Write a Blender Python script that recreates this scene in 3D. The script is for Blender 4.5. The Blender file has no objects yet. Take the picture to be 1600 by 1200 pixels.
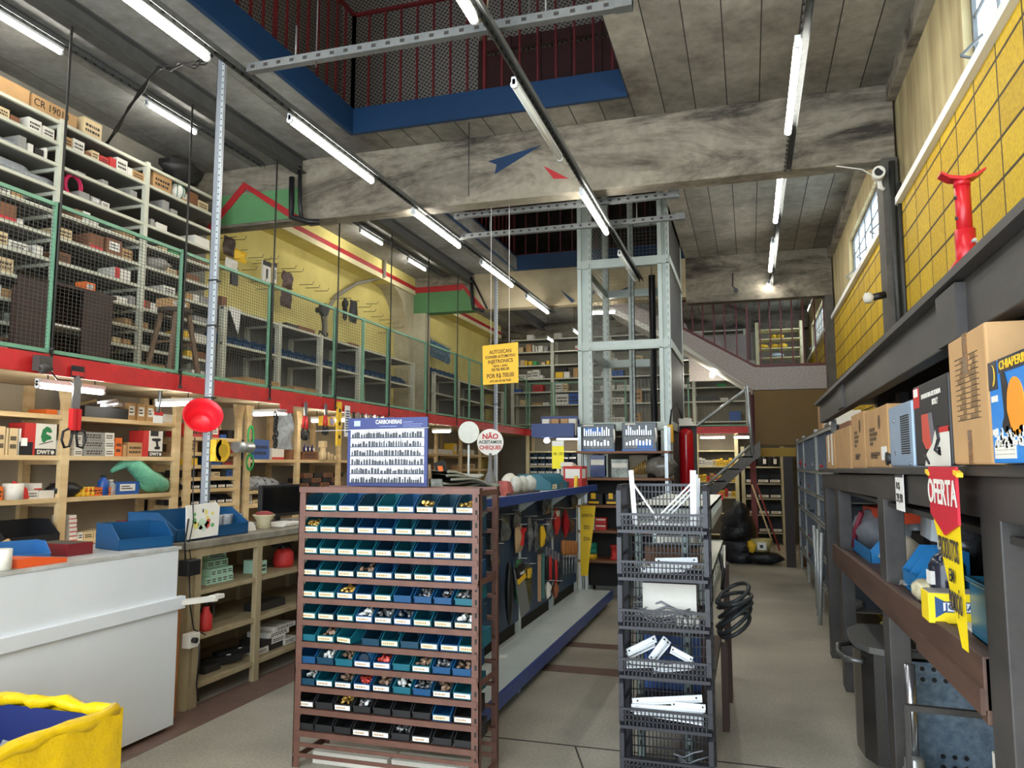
import bpy, math, random
from mathutils import Vector, Matrix
random.seed(7)
PI = math.pi
SC = bpy.context.scene
COL = SC.collection

# ------------------------------------------------------------------ camera
FOC = 1210.0; EYE = 1.6; HOR = 725.0; VPX = 1172.0       # survey of the photograph (1600x1200)
_p = math.atan((HOR - 600) / FOC)
_y = Vector(((VPX - 800) / FOC, (600 - HOR) / FOC, 1.0)).normalized()
_z = Vector((0, math.cos(_p), math.sin(_p)))
_x = _y.cross(_z)
if _x.x < 0: _x = -_x
def _world(c): return Vector((_x.dot(c), _y.dot(c), _z.dot(c)))
cam_d = bpy.data.cameras.new('camera'); cam_d.sensor_width = 36.0; cam_d.lens = FOC / 1600 * 36.0
cam_d.clip_start = 0.05; cam_d.clip_end = 200
cam = bpy.data.objects.new('camera', cam_d); COL.objects.link(cam)
_r, _u, _f = _world(Vector((1, 0, 0))), _world(Vector((0, 1, 0))), _world(Vector((0, 0, 1)))
cam.matrix_world = Matrix(((_r.x, _u.x, -_f.x, 0), (_r.y, _u.y, -_f.y, 0), (_r.z, _u.z, -_f.z, EYE), (0, 0, 0, 1)))
SC.camera = cam
# survey helpers: a measured photo point on a known plane of the room
def _ray(u, v): return _world(Vector(((u - 800) / FOC, (600 - v) / FOC, 1.0)))
def onX(u, v, X):
    d = _ray(u, v); t = X / d.x; return (t * d.y, EYE + t * d.z)
def onY(u, v, Y):
    d = _ray(u, v); t = Y / d.y; return (t * d.x, EYE + t * d.z)
def onZ(u, v, Z):
    d = _ray(u, v); t = (Z - EYE) / d.z; return (t * d.x, t * d.y)

# ------------------------------------------------------------------ world, exposure
W = bpy.data.worlds.new('world'); SC.world = W; W.use_nodes = True
_nt = W.node_tree; _nt.nodes.clear()
_o = _nt.nodes.new('ShaderNodeOutputWorld'); _b = _nt.nodes.new('ShaderNodeBackground')
_b.inputs['Color'].default_value = (0.80, 0.90, 1.0, 1); _b.inputs['Strength'].default_value = 2.6
_nt.links.new(_b.outputs[0], _o.inputs[0])
SC.view_settings.view_transform = 'Standard'; SC.view_settings.look = 'None'
SC.view_settings.gamma = 1.0; SC.view_settings.exposure = 1.38; SC.view_settings.use_curve_mapping = False
TUBE = 19.0        # radiance of a lit fluorescent tube
TUBE_LOW = 15.0     # the small tubes under the mezzanine

# ------------------------------------------------------------------ materials
def lin(c):
    return tuple((x / 255 / 12.92) if x / 255 <= 0.04045 else ((x / 255 + 0.055) / 1.055) ** 2.4 for x in c)
MATS = {}
def mat(name, rgb, rough=0.6, metal=0.0, var=0.0, scale=8.0, rgb2=None, bump=0.0, emit=0.0, alpha=1.0, trans=0.0, stretch=(1, 1, 1), spec=0.5):
    if name in MATS: return MATS[name]
    m = bpy.data.materials.new(name); m.use_nodes = True
    nt = m.node_tree; b = nt.nodes['Principled BSDF']; L = nt.links
    c = lin(rgb)
    b.inputs['Base Color'].default_value = (*c, 1)
    b.inputs['Roughness'].default_value = rough; b.inputs['Metallic'].default_value = metal
    b.inputs['Specular IOR Level'].default_value = spec
    if var > 0 or rgb2 or bump > 0:
        tc = nt.nodes.new('ShaderNodeTexCoord'); mp = nt.nodes.new('ShaderNodeMapping')
        mp.inputs['Scale'].default_value = stretch
        nz = nt.nodes.new('ShaderNodeTexNoise'); nz.inputs['Scale'].default_value = scale
        nz.inputs['Detail'].default_value = 6; nz.inputs['Roughness'].default_value = 0.65
        L.new(tc.outputs['Object'], mp.inputs[0]); L.new(mp.outputs[0], nz.inputs['Vector'])
        if var > 0 or rgb2:
            rp = nt.nodes.new('ShaderNodeValToRGB')
            c2 = lin(rgb2) if rgb2 else tuple(max(0, x * (1 - var)) for x in c)
            c1 = c if rgb2 else tuple(min(1, x * (1 + var * .6)) for x in c)
            rp.color_ramp.elements[0].position = 0.36; rp.color_ramp.elements[1].position = 0.66
            rp.color_ramp.elements[0].color = (*c2, 1); rp.color_ramp.elements[1].color = (*c1, 1)
            L.new(nz.outputs['Fac'], rp.inputs[0]); L.new(rp.outputs[0], b.inputs['Base Color'])
        if bump > 0:
            bp = nt.nodes.new('ShaderNodeBump'); bp.inputs['Strength'].default_value = bump; bp.inputs['Distance'].default_value = 0.02
            L.new(nz.outputs['Fac'], bp.inputs['Height']); L.new(bp.outputs[0], b.inputs['Normal'])
    if emit > 0:
        b.inputs['Emission Color'].default_value = (*c, 1); b.inputs['Emission Strength'].default_value = emit
    if trans > 0: b.inputs['Transmission Weight'].default_value = trans
    if alpha < 1: b.inputs['Alpha'].default_value = alpha
    MATS[name] = m
    return m

# ------------------------------------------------------------------ mesh builder
class MB:
    def __init__(s): s.v = []; s.f = []; s.m = []; s.sm = []
    def face(s, idx, m=0, smooth=False): s.f.append(idx); s.m.append(m); s.sm.append(smooth)
    def add(s, vs):
        n = len(s.v); s.v.extend(tuple(p) for p in vs); return n
    def quad(s, a, b, c, d, m=0):
        n = s.add((a, b, c, d)); s.face((n, n + 1, n + 2, n + 3), m); return s
    def hexa(s, p, m=0, top=None):      # 8 corners: bottom 0..3 ccw, top 4..7
        n = s.add(p)
        for i, q in enumerate(((3, 2, 1, 0), (4, 5, 6, 7), (0, 1, 5, 4), (1, 2, 6, 5), (2, 3, 7, 6), (3, 0, 4, 7))):
            s.face(tuple(n + k for k in q), m)
        return s
    def box(s, x0, y0, z0, x1, y1, z1, m=0):
        if x0 > x1: x0, x1 = x1, x0
        if y0 > y1: y0, y1 = y1, y0
        if z0 > z1: z0, z1 = z1, z0
        return s.hexa(((x0, y0, z0), (x1, y0, z0), (x1, y1, z0), (x0, y1, z0), (x0, y0, z1), (x1, y0, z1), (x1, y1, z1), (x0, y1, z1)), m)
    def bar(s, p0, p1, w, h=None, m=0, up=(0, 0, 1)):     # rectangular bar from p0 to p1
        h = w if h is None else h
        a = Vector(p0); b = Vector(p1); d = (b - a)
        if d.length < 1e-6: return s
        d.normalize(); u = Vector(up)
        if abs(d.dot(u)) > 0.98: u = Vector((0, 1, 0))
        r = d.cross(u).normalized() * (w / 2); q = r.cross(d).normalized() * (h / 2)
        return s.hexa([a - r - q, a + r - q, b + r - q, b - r - q, a - r + q, a + r + q, b + r + q, b - r + q], m)
    def ring(s, c, ax, r, n, ph=0):
        ax = Vector(ax).normalized(); u = Vector((0, 0, 1)) if abs(ax.z) < .9 else Vector((1, 0, 0))
        e1 = ax.cross(u).normalized(); e2 = ax.cross(e1)
        return [Vector(c) + e1 * (r * math.cos(ph + 2 * PI * i / n)) + e2 * (r * math.sin(ph + 2 * PI * i / n)) for i in range(n)]
    def cyl(s, p0, p1, r0, r1=None, n=12, m=0, caps=True, smooth=True):
        r1 = r0 if r1 is None else r1
        ax = Vector(p1) - Vector(p0)
        a = s.add(s.ring(p0, ax, r0, n)); b = s.add(s.ring(p1, ax, r1, n))
        for i in range(n): s.face((a + i, a + (i + 1) % n, b + (i + 1) % n, b + i), m, smooth)
        if caps: s.face(tuple(a + i for i in range(n))[::-1], m); s.face(tuple(b + i for i in range(n)), m)
        return s
    def tube(s, pts, r, n=6, m=0, closed=False):
        P = [Vector(p) for p in pts]; k = len(P); rings = []
        for i, p in enumerate(P):
            t = (P[(i + 1) % k] - P[i - 1]) if closed else (P[min(i + 1, k - 1)] - P[max(i - 1, 0)])
            rr = r[i] if isinstance(r, (list, tuple)) else r
            t = t.normalized() if t.length > 1e-9 else Vector((0, 0, 1))
            if i == 0:
                u = Vector((0, 0, 1)) if abs(t.z) < .9 else Vector((1, 0, 0)); e1 = t.cross(u).normalized()
            else:
                e1 = (e1 - t * e1.dot(t))
                e1 = e1.normalized() if e1.length > 1e-6 else t.orthogonal().normalized()
            e2 = t.cross(e1)
            rings.append(s.add([p + e1 * (rr * math.cos(2 * PI * j / n)) + e2 * (rr * math.sin(2 * PI * j / n)) for j in range(n)]))
        for i in range(k if closed else k - 1):
            a, b = rings[i], rings[(i + 1) % k]
            for j in range(n): s.face((a + j, a + (j + 1) % n, b + (j + 1) % n, b + j), m, True)
        if not closed:
            s.face(tuple(rings[0] + j for j in range(n))[::-1], m); s.face(tuple(rings[-1] + j for j in range(n)), m)
        return s
    def lathe(s, c, prof, n=16, m=0, axis='z', caps=True):
        c = Vector(c); rings = []
        for r, h in prof:
            vs = []
            for i in range(n):
                a = 2 * PI * i / n; q = (r * math.cos(a), r * math.sin(a), h)
                if axis == 'x': q = (q[2], q[0], q[1])
                elif axis == 'y': q = (q[1], q[2], q[0])
                vs.append(c + Vector(q))
            rings.append(s.add(vs))
        for a, b in zip(rings, rings[1:]):
            for i in range(n): s.face((a + i, a + (i + 1) % n, b + (i + 1) % n, b + i), m, True)
        if caps: s.face(tuple(rings[0] + i for i in range(n))[::-1], m); s.face(tuple(rings[-1] + i for i in range(n)), m)
        return s
    def prism(s, pts, axis, a0, a1, m=0):     # extrude a 2-D outline along an axis
        def P(q, a): return (a, q[0], q[1]) if axis == 'x' else ((q[0], a, q[1]) if axis == 'y' else (q[0], q[1], a))
        n = len(pts); a = s.add([P(q, a0) for q in pts]); b = s.add([P(q, a1) for q in pts])
        s.face(tuple(a + i for i in range(n)), m); s.face(tuple(b + i for i in range(n))[::-1], m)
        for i in range(n): s.face((a + i, b + i, b + (i + 1) % n, a + (i + 1) % n), m)
        return s
    def blob(s, c, sx, sy, sz, n=10, k=7, m=0, j=0.15, seed=0):   # lumpy closed surface
        rd = random.Random(seed); c = Vector(c); rings = []
        s0 = s.add([c + Vector((0, 0, -sz))])
        for a in range(1, k):
            th = PI * a / k; vs = []
            for i in range(n):
                q = 1 + rd.uniform(-j, j); ph = 2 * PI * i / n
                vs.append(c + Vector((sx * math.sin(th) * math.cos(ph) * q, sy * math.sin(th) * math.sin(ph) * q, -sz * math.cos(th) * (1 + rd.uniform(-j, j) * .5))))
            rings.append(s.add(vs))
        s1 = s.add([c + Vector((0, 0, sz))])
        for i in range(n):
            s.face((s0, rings[0] + (i + 1) % n, rings[0] + i), m, True); s.face((s1, rings[-1] + i, rings[-1] + (i + 1) % n), m, True)
        for a, b in zip(rings, rings[1:]):
            for i in range(n): s.face((a + i, a + (i + 1) % n, b + (i + 1) % n, b + i), m, True)
        return s
    def pillow(s, c, w, h, d, m=0, n=7, seed=0, axis='x'):    # sealed flat pack: sharp rim, bulging crumpled faces
        rd = random.Random(seed); k1, k2, p1, p2 = rd.uniform(4, 9), rd.uniform(4, 9), rd.uniform(0, 6), rd.uniform(0, 6)
        for sg in (1, -1):
            def fn(u, v):
                b = (1 - (2 * u - 1) ** 4) * (1 - (2 * v - 1) ** 4); q = d * sg * b * (.75 + .25 * math.sin(k1 * u + p1) * math.sin(k2 * v + p2) * 1.6)
                e = (.04 * w * math.sin(k2 * v + p1), .03 * h * math.sin(k1 * u + p2))
                a, z = (u - .5) * w * sg + e[0] * (1 if sg > 0 else 1), (v - .5) * h
                if sg < 0: a = (u - .5) * -w + e[0]
                return (c[0] + q, c[1] + a, c[2] + z) if axis == 'x' else (c[0] + a, c[1] - q, c[2] + z)
            s.sheet(fn, n, n + 2, m)
        return s
    def sheet(s, fn, nu, nv, m=0, th=0.0):   # fn(u,v) -> point; a crumpled sheet
        a = s.add([fn(i / nu, j / nv) for j in range(nv + 1) for i in range(nu + 1)])
        for j in range(nv):
            for i in range(nu):
                k = a + j * (nu + 1) + i; s.face((k, k + 1, k + nu + 2, k + nu + 1), m, True)
        return s
    def mesh(s, name, mats, off=(0, 0, 0)):
        me = bpy.data.meshes.new(name)
        ox, oy, oz = off
        me.from_pydata([(x - ox, y - oy, z - oz) for x, y, z in s.v], [], s.f)
        if not isinstance(mats, (list, tuple)): mats = [mats]
        for q in mats: me.materials.append(q)
        me.polygons.foreach_set('material_index', [min(i, len(mats) - 1) for i in s.m])
        me.polygons.foreach_set('use_smooth', s.sm)
        me.update(); return me

def tag(o, label=None, cat=None, group=None, kind=None):
    if label: o['label'] = label
    if cat: o['category'] = cat
    if group: o['group'] = group
    if kind: o['kind'] = kind
    return o
def _bev(o, w):
    if w: b = o.modifiers.new('bevel', 'BEVEL'); b.width = w; b.segments = 2; b.limit_method = 'ANGLE'
def thing(name, label, cat, loc=(0, 0, 0), rz=0.0, group=None):
    o = bpy.data.objects.new(name, None); o.empty_display_size = .1; COL.objects.link(o)
    o.location = loc; o.rotation_euler = (0, 0, rz); return tag(o, label, cat, group)
def part(name, mb, mats, parent, label=None, world=False, bevel=0, kind=None):
    off = (0, 0, 0)
    if world:
        q = parent
        while q is not None: off = tuple(a + b for a, b in zip(off, q.location)); q = q.parent
    o = bpy.data.objects.new(name, mb.mesh(name, mats, off)); COL.objects.link(o); o.parent = parent; _bev(o, bevel)
    if label: o['label'] = label
    if kind: o['kind'] = kind
    return o
def solo(name, mb, mats, label, cat, group=None, bevel=0, kind=None):     # a thing that is one mesh, its origin at its base
    xs = [p[0] for p in mb.v]; ys = [p[1] for p in mb.v]; zs = [p[2] for p in mb.v]
    off = ((min(xs) + max(xs)) / 2, (min(ys) + max(ys)) / 2, min(zs))
    o = bpy.data.objects.new(name, mb.mesh(name, mats, off)); COL.objects.link(o); o.location = off; _bev(o, bevel)
    return tag(o, label, cat, group, kind)
def struct(name, mb, mats, bevel=0):
    o = bpy.data.objects.new(name, mb.mesh(name, mats)); COL.objects.link(o); o['kind'] = 'structure'; _bev(o, bevel); return o
def dup(root, loc, rz=None, label=None, group=None):
    r = root.copy(); COL.objects.link(r); r.location = loc
    if rz is not None: r.rotation_euler = (0, 0, rz)
    if label: r['label'] = label
    if group: r['group'] = group
    for ch in list(root.children):
        c = ch.copy(); COL.objects.link(c); c.parent = r
        for g in list(ch.children):
            d = g.copy(); COL.objects.link(d); d.parent = c
    return r
FONT = None
def text(s, size, m, parent, loc, rot=(PI / 2, 0, 0), name='lettering', align='CENTER', sx=1.0, off=0.0, bold=0.0):
    cu = bpy.data.curves.new(name, 'FONT'); cu.body = s; cu.size = size; cu.align_x = align; cu.align_y = 'CENTER'
    cu.extrude = 0.0006; cu.offset = bold; cu.resolution_u = 3
    tmp = bpy.data.objects.new(name + '_curve', cu); COL.objects.link(tmp); bpy.context.view_layer.update()
    me = bpy.data.meshes.new_from_object(tmp); bpy.data.objects.remove(tmp); bpy.data.curves.remove(cu)
    me.materials.clear(); me.materials.append(m)
    o = bpy.data.objects.new(name, me); COL.objects.link(o); o.parent = parent; o.location = loc; o.rotation_euler = rot; o.scale = (sx, 1, 1)
    return o
R_FRONT = (PI / 2, 0, 0)             # reads from -Y
R_RIGHT = (PI / 2, 0, PI / 2)        # reads from +X (things on the left shelves)
R_LEFT = (PI / 2, 0, -PI / 2)        # reads from -X (things on the right shelves)
ORD = ['first', 'second', 'third', 'fourth', 'fifth', 'sixth', 'seventh', 'eighth', 'ninth', 'tenth', 'eleventh', 'twelfth', 'thirteenth', 'fourteenth', 'fifteenth', 'sixteenth', 'seventeenth', 'eighteenth', 'nineteenth', 'twentieth']
# ------------------------------------------------------------------ room materials
def concrete(name, base, dark, stain, seam=None, seam_w=0.275, seam_x0=-0.655, stretch=None, hard=0.0):
    m = bpy.data.materials.new(name); m.use_nodes = True; nt = m.node_tree; L = nt.links; b = nt.nodes['Principled BSDF']
    b.inputs['Roughness'].default_value = 0.85
    tc = nt.nodes.new('ShaderNodeTexCoord')
    n1 = nt.nodes.new('ShaderNodeTexNoise'); n1.inputs['Scale'].default_value = 1.3; n1.inputs['Detail'].default_value = 8; n1.inputs['Roughness'].default_value = .7
    n2 = nt.nodes.new('ShaderNodeTexNoise'); n2.inputs['Scale'].default_value = 14; n2.inputs['Detail'].default_value = 5
    mp = nt.nodes.new('ShaderNodeMapping'); mp.inputs['Scale'].default_value = stretch or (1, 1, 1); n1.inputs['Distortion'].default_value = .6 if stretch else 0
    L.new(tc.outputs['Object'], mp.inputs[0]); L.new(mp.outputs[0], n1.inputs['Vector']); L.new(tc.outputs['Object'], n2.inputs['Vector'])
    r1 = nt.nodes.new('ShaderNodeValToRGB'); e = r1.color_ramp.elements
    e[0].position = .30 + hard; e[0].color = (*lin(dark), 1); e[1].position = .62 - hard; e[1].color = (*lin(base), 1)
    q = e.new(.46); q.color = (*lin(stain), 1)
    L.new(n1.outputs['Fac'], r1.inputs[0])
    mx = nt.nodes.new('ShaderNodeMix'); mx.data_type = 'RGBA'; mx.blend_type = 'OVERLAY'; mx.inputs['Factor'].default_value = .35
    L.new(r1.outputs[0], mx.inputs['A']); L.new(n2.outputs['Fac'], mx.inputs['B'])
    out = mx.outputs['Result']
    if seam:
        sp = nt.nodes.new('ShaderNodeSeparateXYZ'); L.new(tc.outputs['Object'], sp.inputs[0])
        def mth(op, a, bb=None):
            k = nt.nodes.new('ShaderNodeMath'); k.operation = op
            for i, w in enumerate((a, bb)):
                if w is None: continue
                if isinstance(w, (int, float)): k.inputs[i].default_value = w
                else: L.new(w, k.inputs[i])
            return k.outputs[0]
        t = mth('FRACT', mth('DIVIDE', mth('SUBTRACT', sp.outputs['X'], seam_x0 - seam_w * 20), seam_w))
        d = mth('LESS_THAN', t, 0.035)
        # each slab strip takes its own slight tone
        wn = nt.nodes.new('ShaderNodeTexWhiteNoise'); wn.noise_dimensions = '1D'
        L.new(mth('FLOOR', mth('DIVIDE', mth('SUBTRACT', sp.outputs['X'], seam_x0 - seam_w * 20), seam_w)), wn.inputs['W'])
        hs = nt.nodes.new('ShaderNodeHueSaturation'); L.new(out, hs.inputs['Color']); L.new(mth('ADD', mth('MULTIPLY', wn.outputs[0], .3), .85), hs.inputs['Value'])
        m2 = nt.nodes.new('ShaderNodeMix'); m2.data_type = 'RGBA'; L.new(d, m2.inputs['Factor']); L.new(hs.outputs[0], m2.inputs['A'])
        m2.inputs['B'].default_value = (*lin(seam), 1); out = m2.outputs['Result']
    L.new(out, b.inputs['Base Color'])
    bp = nt.nodes.new('ShaderNodeBump'); bp.inputs['Strength'].default_value = .25; bp.inputs['Distance'].default_value = .01
    L.new(n2.outputs['Fac'], bp.inputs['Height']); L.new(bp.outputs[0], b.inputs['Normal'])
    MATS[name] = m; return m

def floor_material():
    m = bpy.data.materials.new('floor_concrete'); m.use_nodes = True; nt = m.node_tree; L = nt.links; b = nt.nodes['Principled BSDF']
    b.inputs['Roughness'].default_value = .45; b.inputs['Specular IOR Level'].default_value = .35
    tc = nt.nodes.new('ShaderNodeTexCoord')
    n1 = nt.nodes.new('ShaderNodeTexNoise'); n1.inputs['Scale'].default_value = 60; n1.inputs['Detail'].default_value = 3
    n2 = nt.nodes.new('ShaderNodeTexNoise'); n2.inputs['Scale'].default_value = 1.1; n2.inputs['Detail'].default_value = 7
    for n in (n1, n2): L.new(tc.outputs['Object'], n.inputs['Vector'])
    r = nt.nodes.new('ShaderNodeValToRGB'); e = r.color_ramp.elements
    e[0].position = .33; e[0].color = (*lin((146, 140, 126)), 1); e[1].position = .68; e[1].color = (*lin((182, 175, 158)), 1)
    L.new(n2.outputs['Fac'], r.inputs[0])
    mx = nt.nodes.new('ShaderNodeMix'); mx.data_type = 'RGBA'; mx.blend_type = 'OVERLAY'; mx.inputs['Factor'].default_value = .45
    L.new(r.outputs[0], mx.inputs['A']); L.new(n1.outputs['Fac'], mx.inputs['B'])
    L.new(mx.outputs['Result'], b.inputs['Base Color']); MATS['floor_concrete'] = m; return m

def blocks_material(name, c1, c2, mortar, axis='x'):
    m = bpy.data.materials.new(name); m.use_nodes = True; nt = m.node_tree; L = nt.links; b = nt.nodes['Principled BSDF']
    b.inputs['Roughness'].default_value = .7
    tc = nt.nodes.new('ShaderNodeTexCoord'); sp = nt.nodes.new('ShaderNodeSeparateXYZ'); cb = nt.nodes.new('ShaderNodeCombineXYZ')
    L.new(tc.outputs['Object'], sp.inputs[0]); L.new(sp.outputs['Y'], cb.inputs['X']); L.new(sp.outputs['Z'], cb.inputs['Y'])
    br = nt.nodes.new('ShaderNodeTexBrick'); br.offset = 0.5; br.inputs['Scale'].default_value = 1.0
    br.inputs['Brick Width'].default_value = .40; br.inputs['Row Height'].default_value = .205; br.inputs['Mortar Size'].default_value = .009
    br.inputs['Color1'].default_value = (*lin(c1), 1); br.inputs['Color2'].default_value = (*lin(c2), 1); br.inputs['Mortar'].default_value = (*lin(mortar), 1)
    br.offset = 0.0
    mp = nt.nodes.new('ShaderNodeMapping'); mp.inputs['Location'].default_value = (.12, -.15, 0)
    L.new(cb.outputs[0], mp.inputs[0]); L.new(mp.outputs[0], br.inputs['Vector'])
    nz = nt.nodes.new('ShaderNodeTexNoise'); nz.inputs['Scale'].default_value = 45; nz.inputs['Detail'].default_value = 4; L.new(tc.outputs['Object'], nz.inputs['Vector'])
    mx = nt.nodes.new('ShaderNodeMix'); mx.data_type = 'RGBA'; mx.blend_type = 'OVERLAY'; mx.inputs['Factor'].default_value = .5
    L.new(br.outputs['Color'], mx.inputs['A']); L.new(nz.outputs['Fac'], mx.inputs['B']); L.new(mx.outputs['Result'], b.inputs['Base Color'])
    bp = nt.nodes.new('ShaderNodeBump'); bp.inputs['Strength'].default_value = .7; bp.inputs['Distance'].default_value = .012; bp.invert = True
    ad = nt.nodes.new('ShaderNodeMath'); ad.operation = 'MULTIPLY_ADD'; L.new(nz.outputs['Fac'], ad.inputs[0]); ad.inputs[1].default_value = .35; L.new(br.outputs['Fac'], ad.inputs[2])
    L.new(ad.outputs[0], bp.inputs['Height']); L.new(bp.outputs[0], b.inputs['Normal'])
    MATS[name] = m; return m

M_CEIL = concrete('ceiling_concrete', (142, 137, 124), (84, 78, 69), (121, 116, 104), seam=(38, 34, 30))
M_CEIL2 = concrete('ceiling_concrete_smooth', (138, 138, 133), (96, 92, 86), (124, 122, 116), seam=(112, 110, 104), seam_w=.52, seam_x0=-4.05)
M_BEAM = concrete('beam_concrete', (144, 136, 119), (54, 48, 42), (112, 104, 90), stretch=(.55, 1, 2.0), hard=.06)
M_FLOOR = floor_material()
M_YBLOCK = blocks_material('yellow_blockwork', (206, 170, 14), (190, 154, 10), (58, 42, 8))
M_PLAST = mat('cream_plaster', (186, 172, 128), .85, rgb2=(150, 132, 92), scale=2.2, stretch=(1, 3, .35), bump=.1)
M_LWALL = mat('pale_yellow_plaster', (226, 212, 132), .85, rgb2=(208, 192, 114), scale=1.6, bump=.05)
M_BLUE = mat('blue_edge_paint', (10, 48, 82), .5, var=.12, scale=6)
M_RED = mat('red_edge_paint', (196, 36, 36), .45, var=.18, scale=9)
M_REDS = mat('red_stripe_paint', (178, 36, 40), .6, var=.1)
M_GREENP = mat('green_beam_paint', (92, 142, 92), .7, var=.1, scale=3)
M_CREAM = mat('cream_trim_paint', (226, 216, 170), .7, var=.06)
M_RUST = mat('dark_red_railing_paint', (92, 22, 24), .5, var=.15)
M_GSTEEL = mat('grey_steel', (150, 154, 152), .45, .5, var=.12, scale=12)
M_DSTEEL = mat('dark_steel', (62, 62, 60), .5, .4, var=.2, scale=9)
M_GALV = mat('galvanised_steel', (178, 184, 186), .38, .6, var=.12, scale=30)
M_WHITE = mat('white_paint', (226, 228, 228), .45, var=.03, scale=3)
M_BLACK = mat('black_plastic', (26, 26, 28), .45)
M_DARK = mat('dark_board', (44, 40, 36), .8, var=.2)
CZ = 4.82

# ------------------------------------------------------------------ shell
m = MB(); m.box(-6.2, -1.5, -.2, 1.6, 17.6, 0); struct('floor', m, M_FLOOR)
M_STRIP = mat('reddish_floor_strip', (112, 88, 78), .5, var=.15, scale=10)
m = MB()
for y0, y1 in ((6.02, 6.22), (6.86, 7.04)): m.box(-1.62, y0, 0, -.3, y1, .002)
struct('trim_1', m, M_STRIP)
m = MB(); m.box(-3.60, 1.5, 0, -3.28, 8.2, .002); struct('trim_2', m, M_STRIP)
M_JOINT = mat('floor_joint', (62, 58, 52), .8)
m = MB()
m.box(-1.6, 4.50, 0, 1.0, 4.512, .0025); m.box(-3.3, 2.9, 0, -.3, 2.91, .0025)
m.bar((-.82, 4.0, .001), (-1.0, 4.5, .001), .01, .002); struct('trim_3', m, M_JOINT)

H1 = (-3.62, -.93, 1.2, 6.5); H2 = (-3.64, -.885, 7.9, 12.12)
def slab(x0, x1, y0, y1): m.box(x0, y0, CZ, x1, y1, 5.02)
m = MB()
slab(H1[1], 1.25, -1.5, 7.9); slab(H2[1], 1.25, 7.9, 17.6); slab(H1[0], H1[1], -1.5, H1[2]); slab(H1[0], H1[1], H1[3], H2[2]); slab(H1[0], H2[1], H2[3], 17.6)
struct('ceiling', m, M_CEIL)
m = MB(); m.box(-6.2, -1.5, CZ, H1[0], 17.6, 5.02); struct('ceiling_left', m, M_CEIL2)

# blue painted edges of the two openings
m = MB()
for (x0, x1, y0, y1) in (H1, H2):
    m.box(x0 - .03, y1 - .012, CZ - .015, x1, y1 + .03, 5.06); m.box(x0 - .03, y0, CZ - .015, x0 + .012, y1, 5.06)
struct('trim_4', m, M_BLUE)

# beams
M_BEAMD = M_BEAM
m = MB(); m.prism([(-4.47, 4.15), (1.25, 4.15), (1.25, CZ), (-4.47, CZ)], 'y', 6.95, 7.16); struct('trim_5', m, M_BEAM, .012)
m = MB(); m.box(-4.47, 6.9, 4.52, 1.25, 6.95, 4.56); m.box(-4.47, 6.94, 4.14, 1.25, 6.955, 4.2)
m = MB(); m.box(-6.2, 6.98, 4.17, -4.47, 7.16, CZ); struct('trim_6', m, M_BEAM)
# painted gable on the left end of the first beam
m = MB()
m.prism([(-5.6, 4.2), (-4.47, 4.2), (-4.47, 4.53), (-5.6, 4.53)], 'y', 6.972, 6.98, 0)
m.prism([(-5.68, 4.16), (-5.58, 4.16), (-5.16, 4.58), (-5.19, 4.66)], 'y', 6.962, 6.972, 1)
m.prism([(-5.19, 4.66), (-5.16, 4.58), (-4.6, 4.2), (-4.47, 4.2)], 'y', 6.962, 6.972, 1)
m.prism([(-5.7, 4.25), (-5.19, 4.66), (-4.9, 4.54), (-5.0, CZ), (-5.7, CZ)], 'y', 6.9735, 6.9745, 2)
struct('trim_7', m, [M_GREENP, M_REDS, M_BEAM])
# loose painted triangles on the beam face
m = MB()
P = lambda u, v, Y: onY(u, v, Y)
m.prism([P(763, 252, 6.945), P(845, 227, 6.945), P(773, 272, 6.945), P(776, 257, 6.945)], 'y', 6.944, 6.95, 0)
m.prism([P(849, 259, 6.945), P(888, 279, 6.945), P(865, 279, 6.945)], 'y', 6.944, 6.95, 1)
m.prism([P(875, 452, 12.19), P(898, 470, 12.19), P(893, 473, 12.19)], 'y', 12.188, 12.2, 0)
m.prism([P(919, 463, 12.19), P(932, 450, 12.19), P(930, 455, 12.19), P(920, 468, 12.19)], 'y', 12.188, 12.2, 0)
m.prism([P(960, 457, 12.19), P(995, 443, 12.19), P(963, 460, 12.19)], 'y', 12.188, 12.2, 0)
struct('trim_8', m, [M_BLUE, M_REDS])
M_B2 = mat('beige_beam_paint', (196, 182, 150), .8, rgb2=(168, 152, 120), scale=1.5)
m = MB(); m.box(-4.4, 12.2, 4.2, -.88, 12.42, CZ); struct('trim_9', m, M_B2)
m = MB(); m.box(-.88, 12.2, 4.1, 1.25, 12.42, CZ); struct('trim_10', m, M_BEAM)
m = MB()
m.box(-6.2, 12.2, 4.2, -4.4, 12.42, 4.56, 0); m.box(-6.2, 12.2, 4.66, -4.4, 12.42, CZ, 2); m.box(-6.2, 12.19, 4.56, -4.62, 12.42, 4.66, 1)
m.box(-4.62, 12.2, 4.56, -4.4, 12.42, 4.66, 2)
m.prism([(-4.66, 4.66), (-4.6, 4.66), (-4.2, 4.2), (-4.3, 4.2)], 'y', 12.185, 12.2, 1)
struct('trim_11', m, [M_GREENP, M_REDS, M_BEAM])
m = MB(); m.box(-6.2, 17.1, 4.45, 1.25, 17.4, CZ); struct('trim_12', m, M_BEAM)

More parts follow.
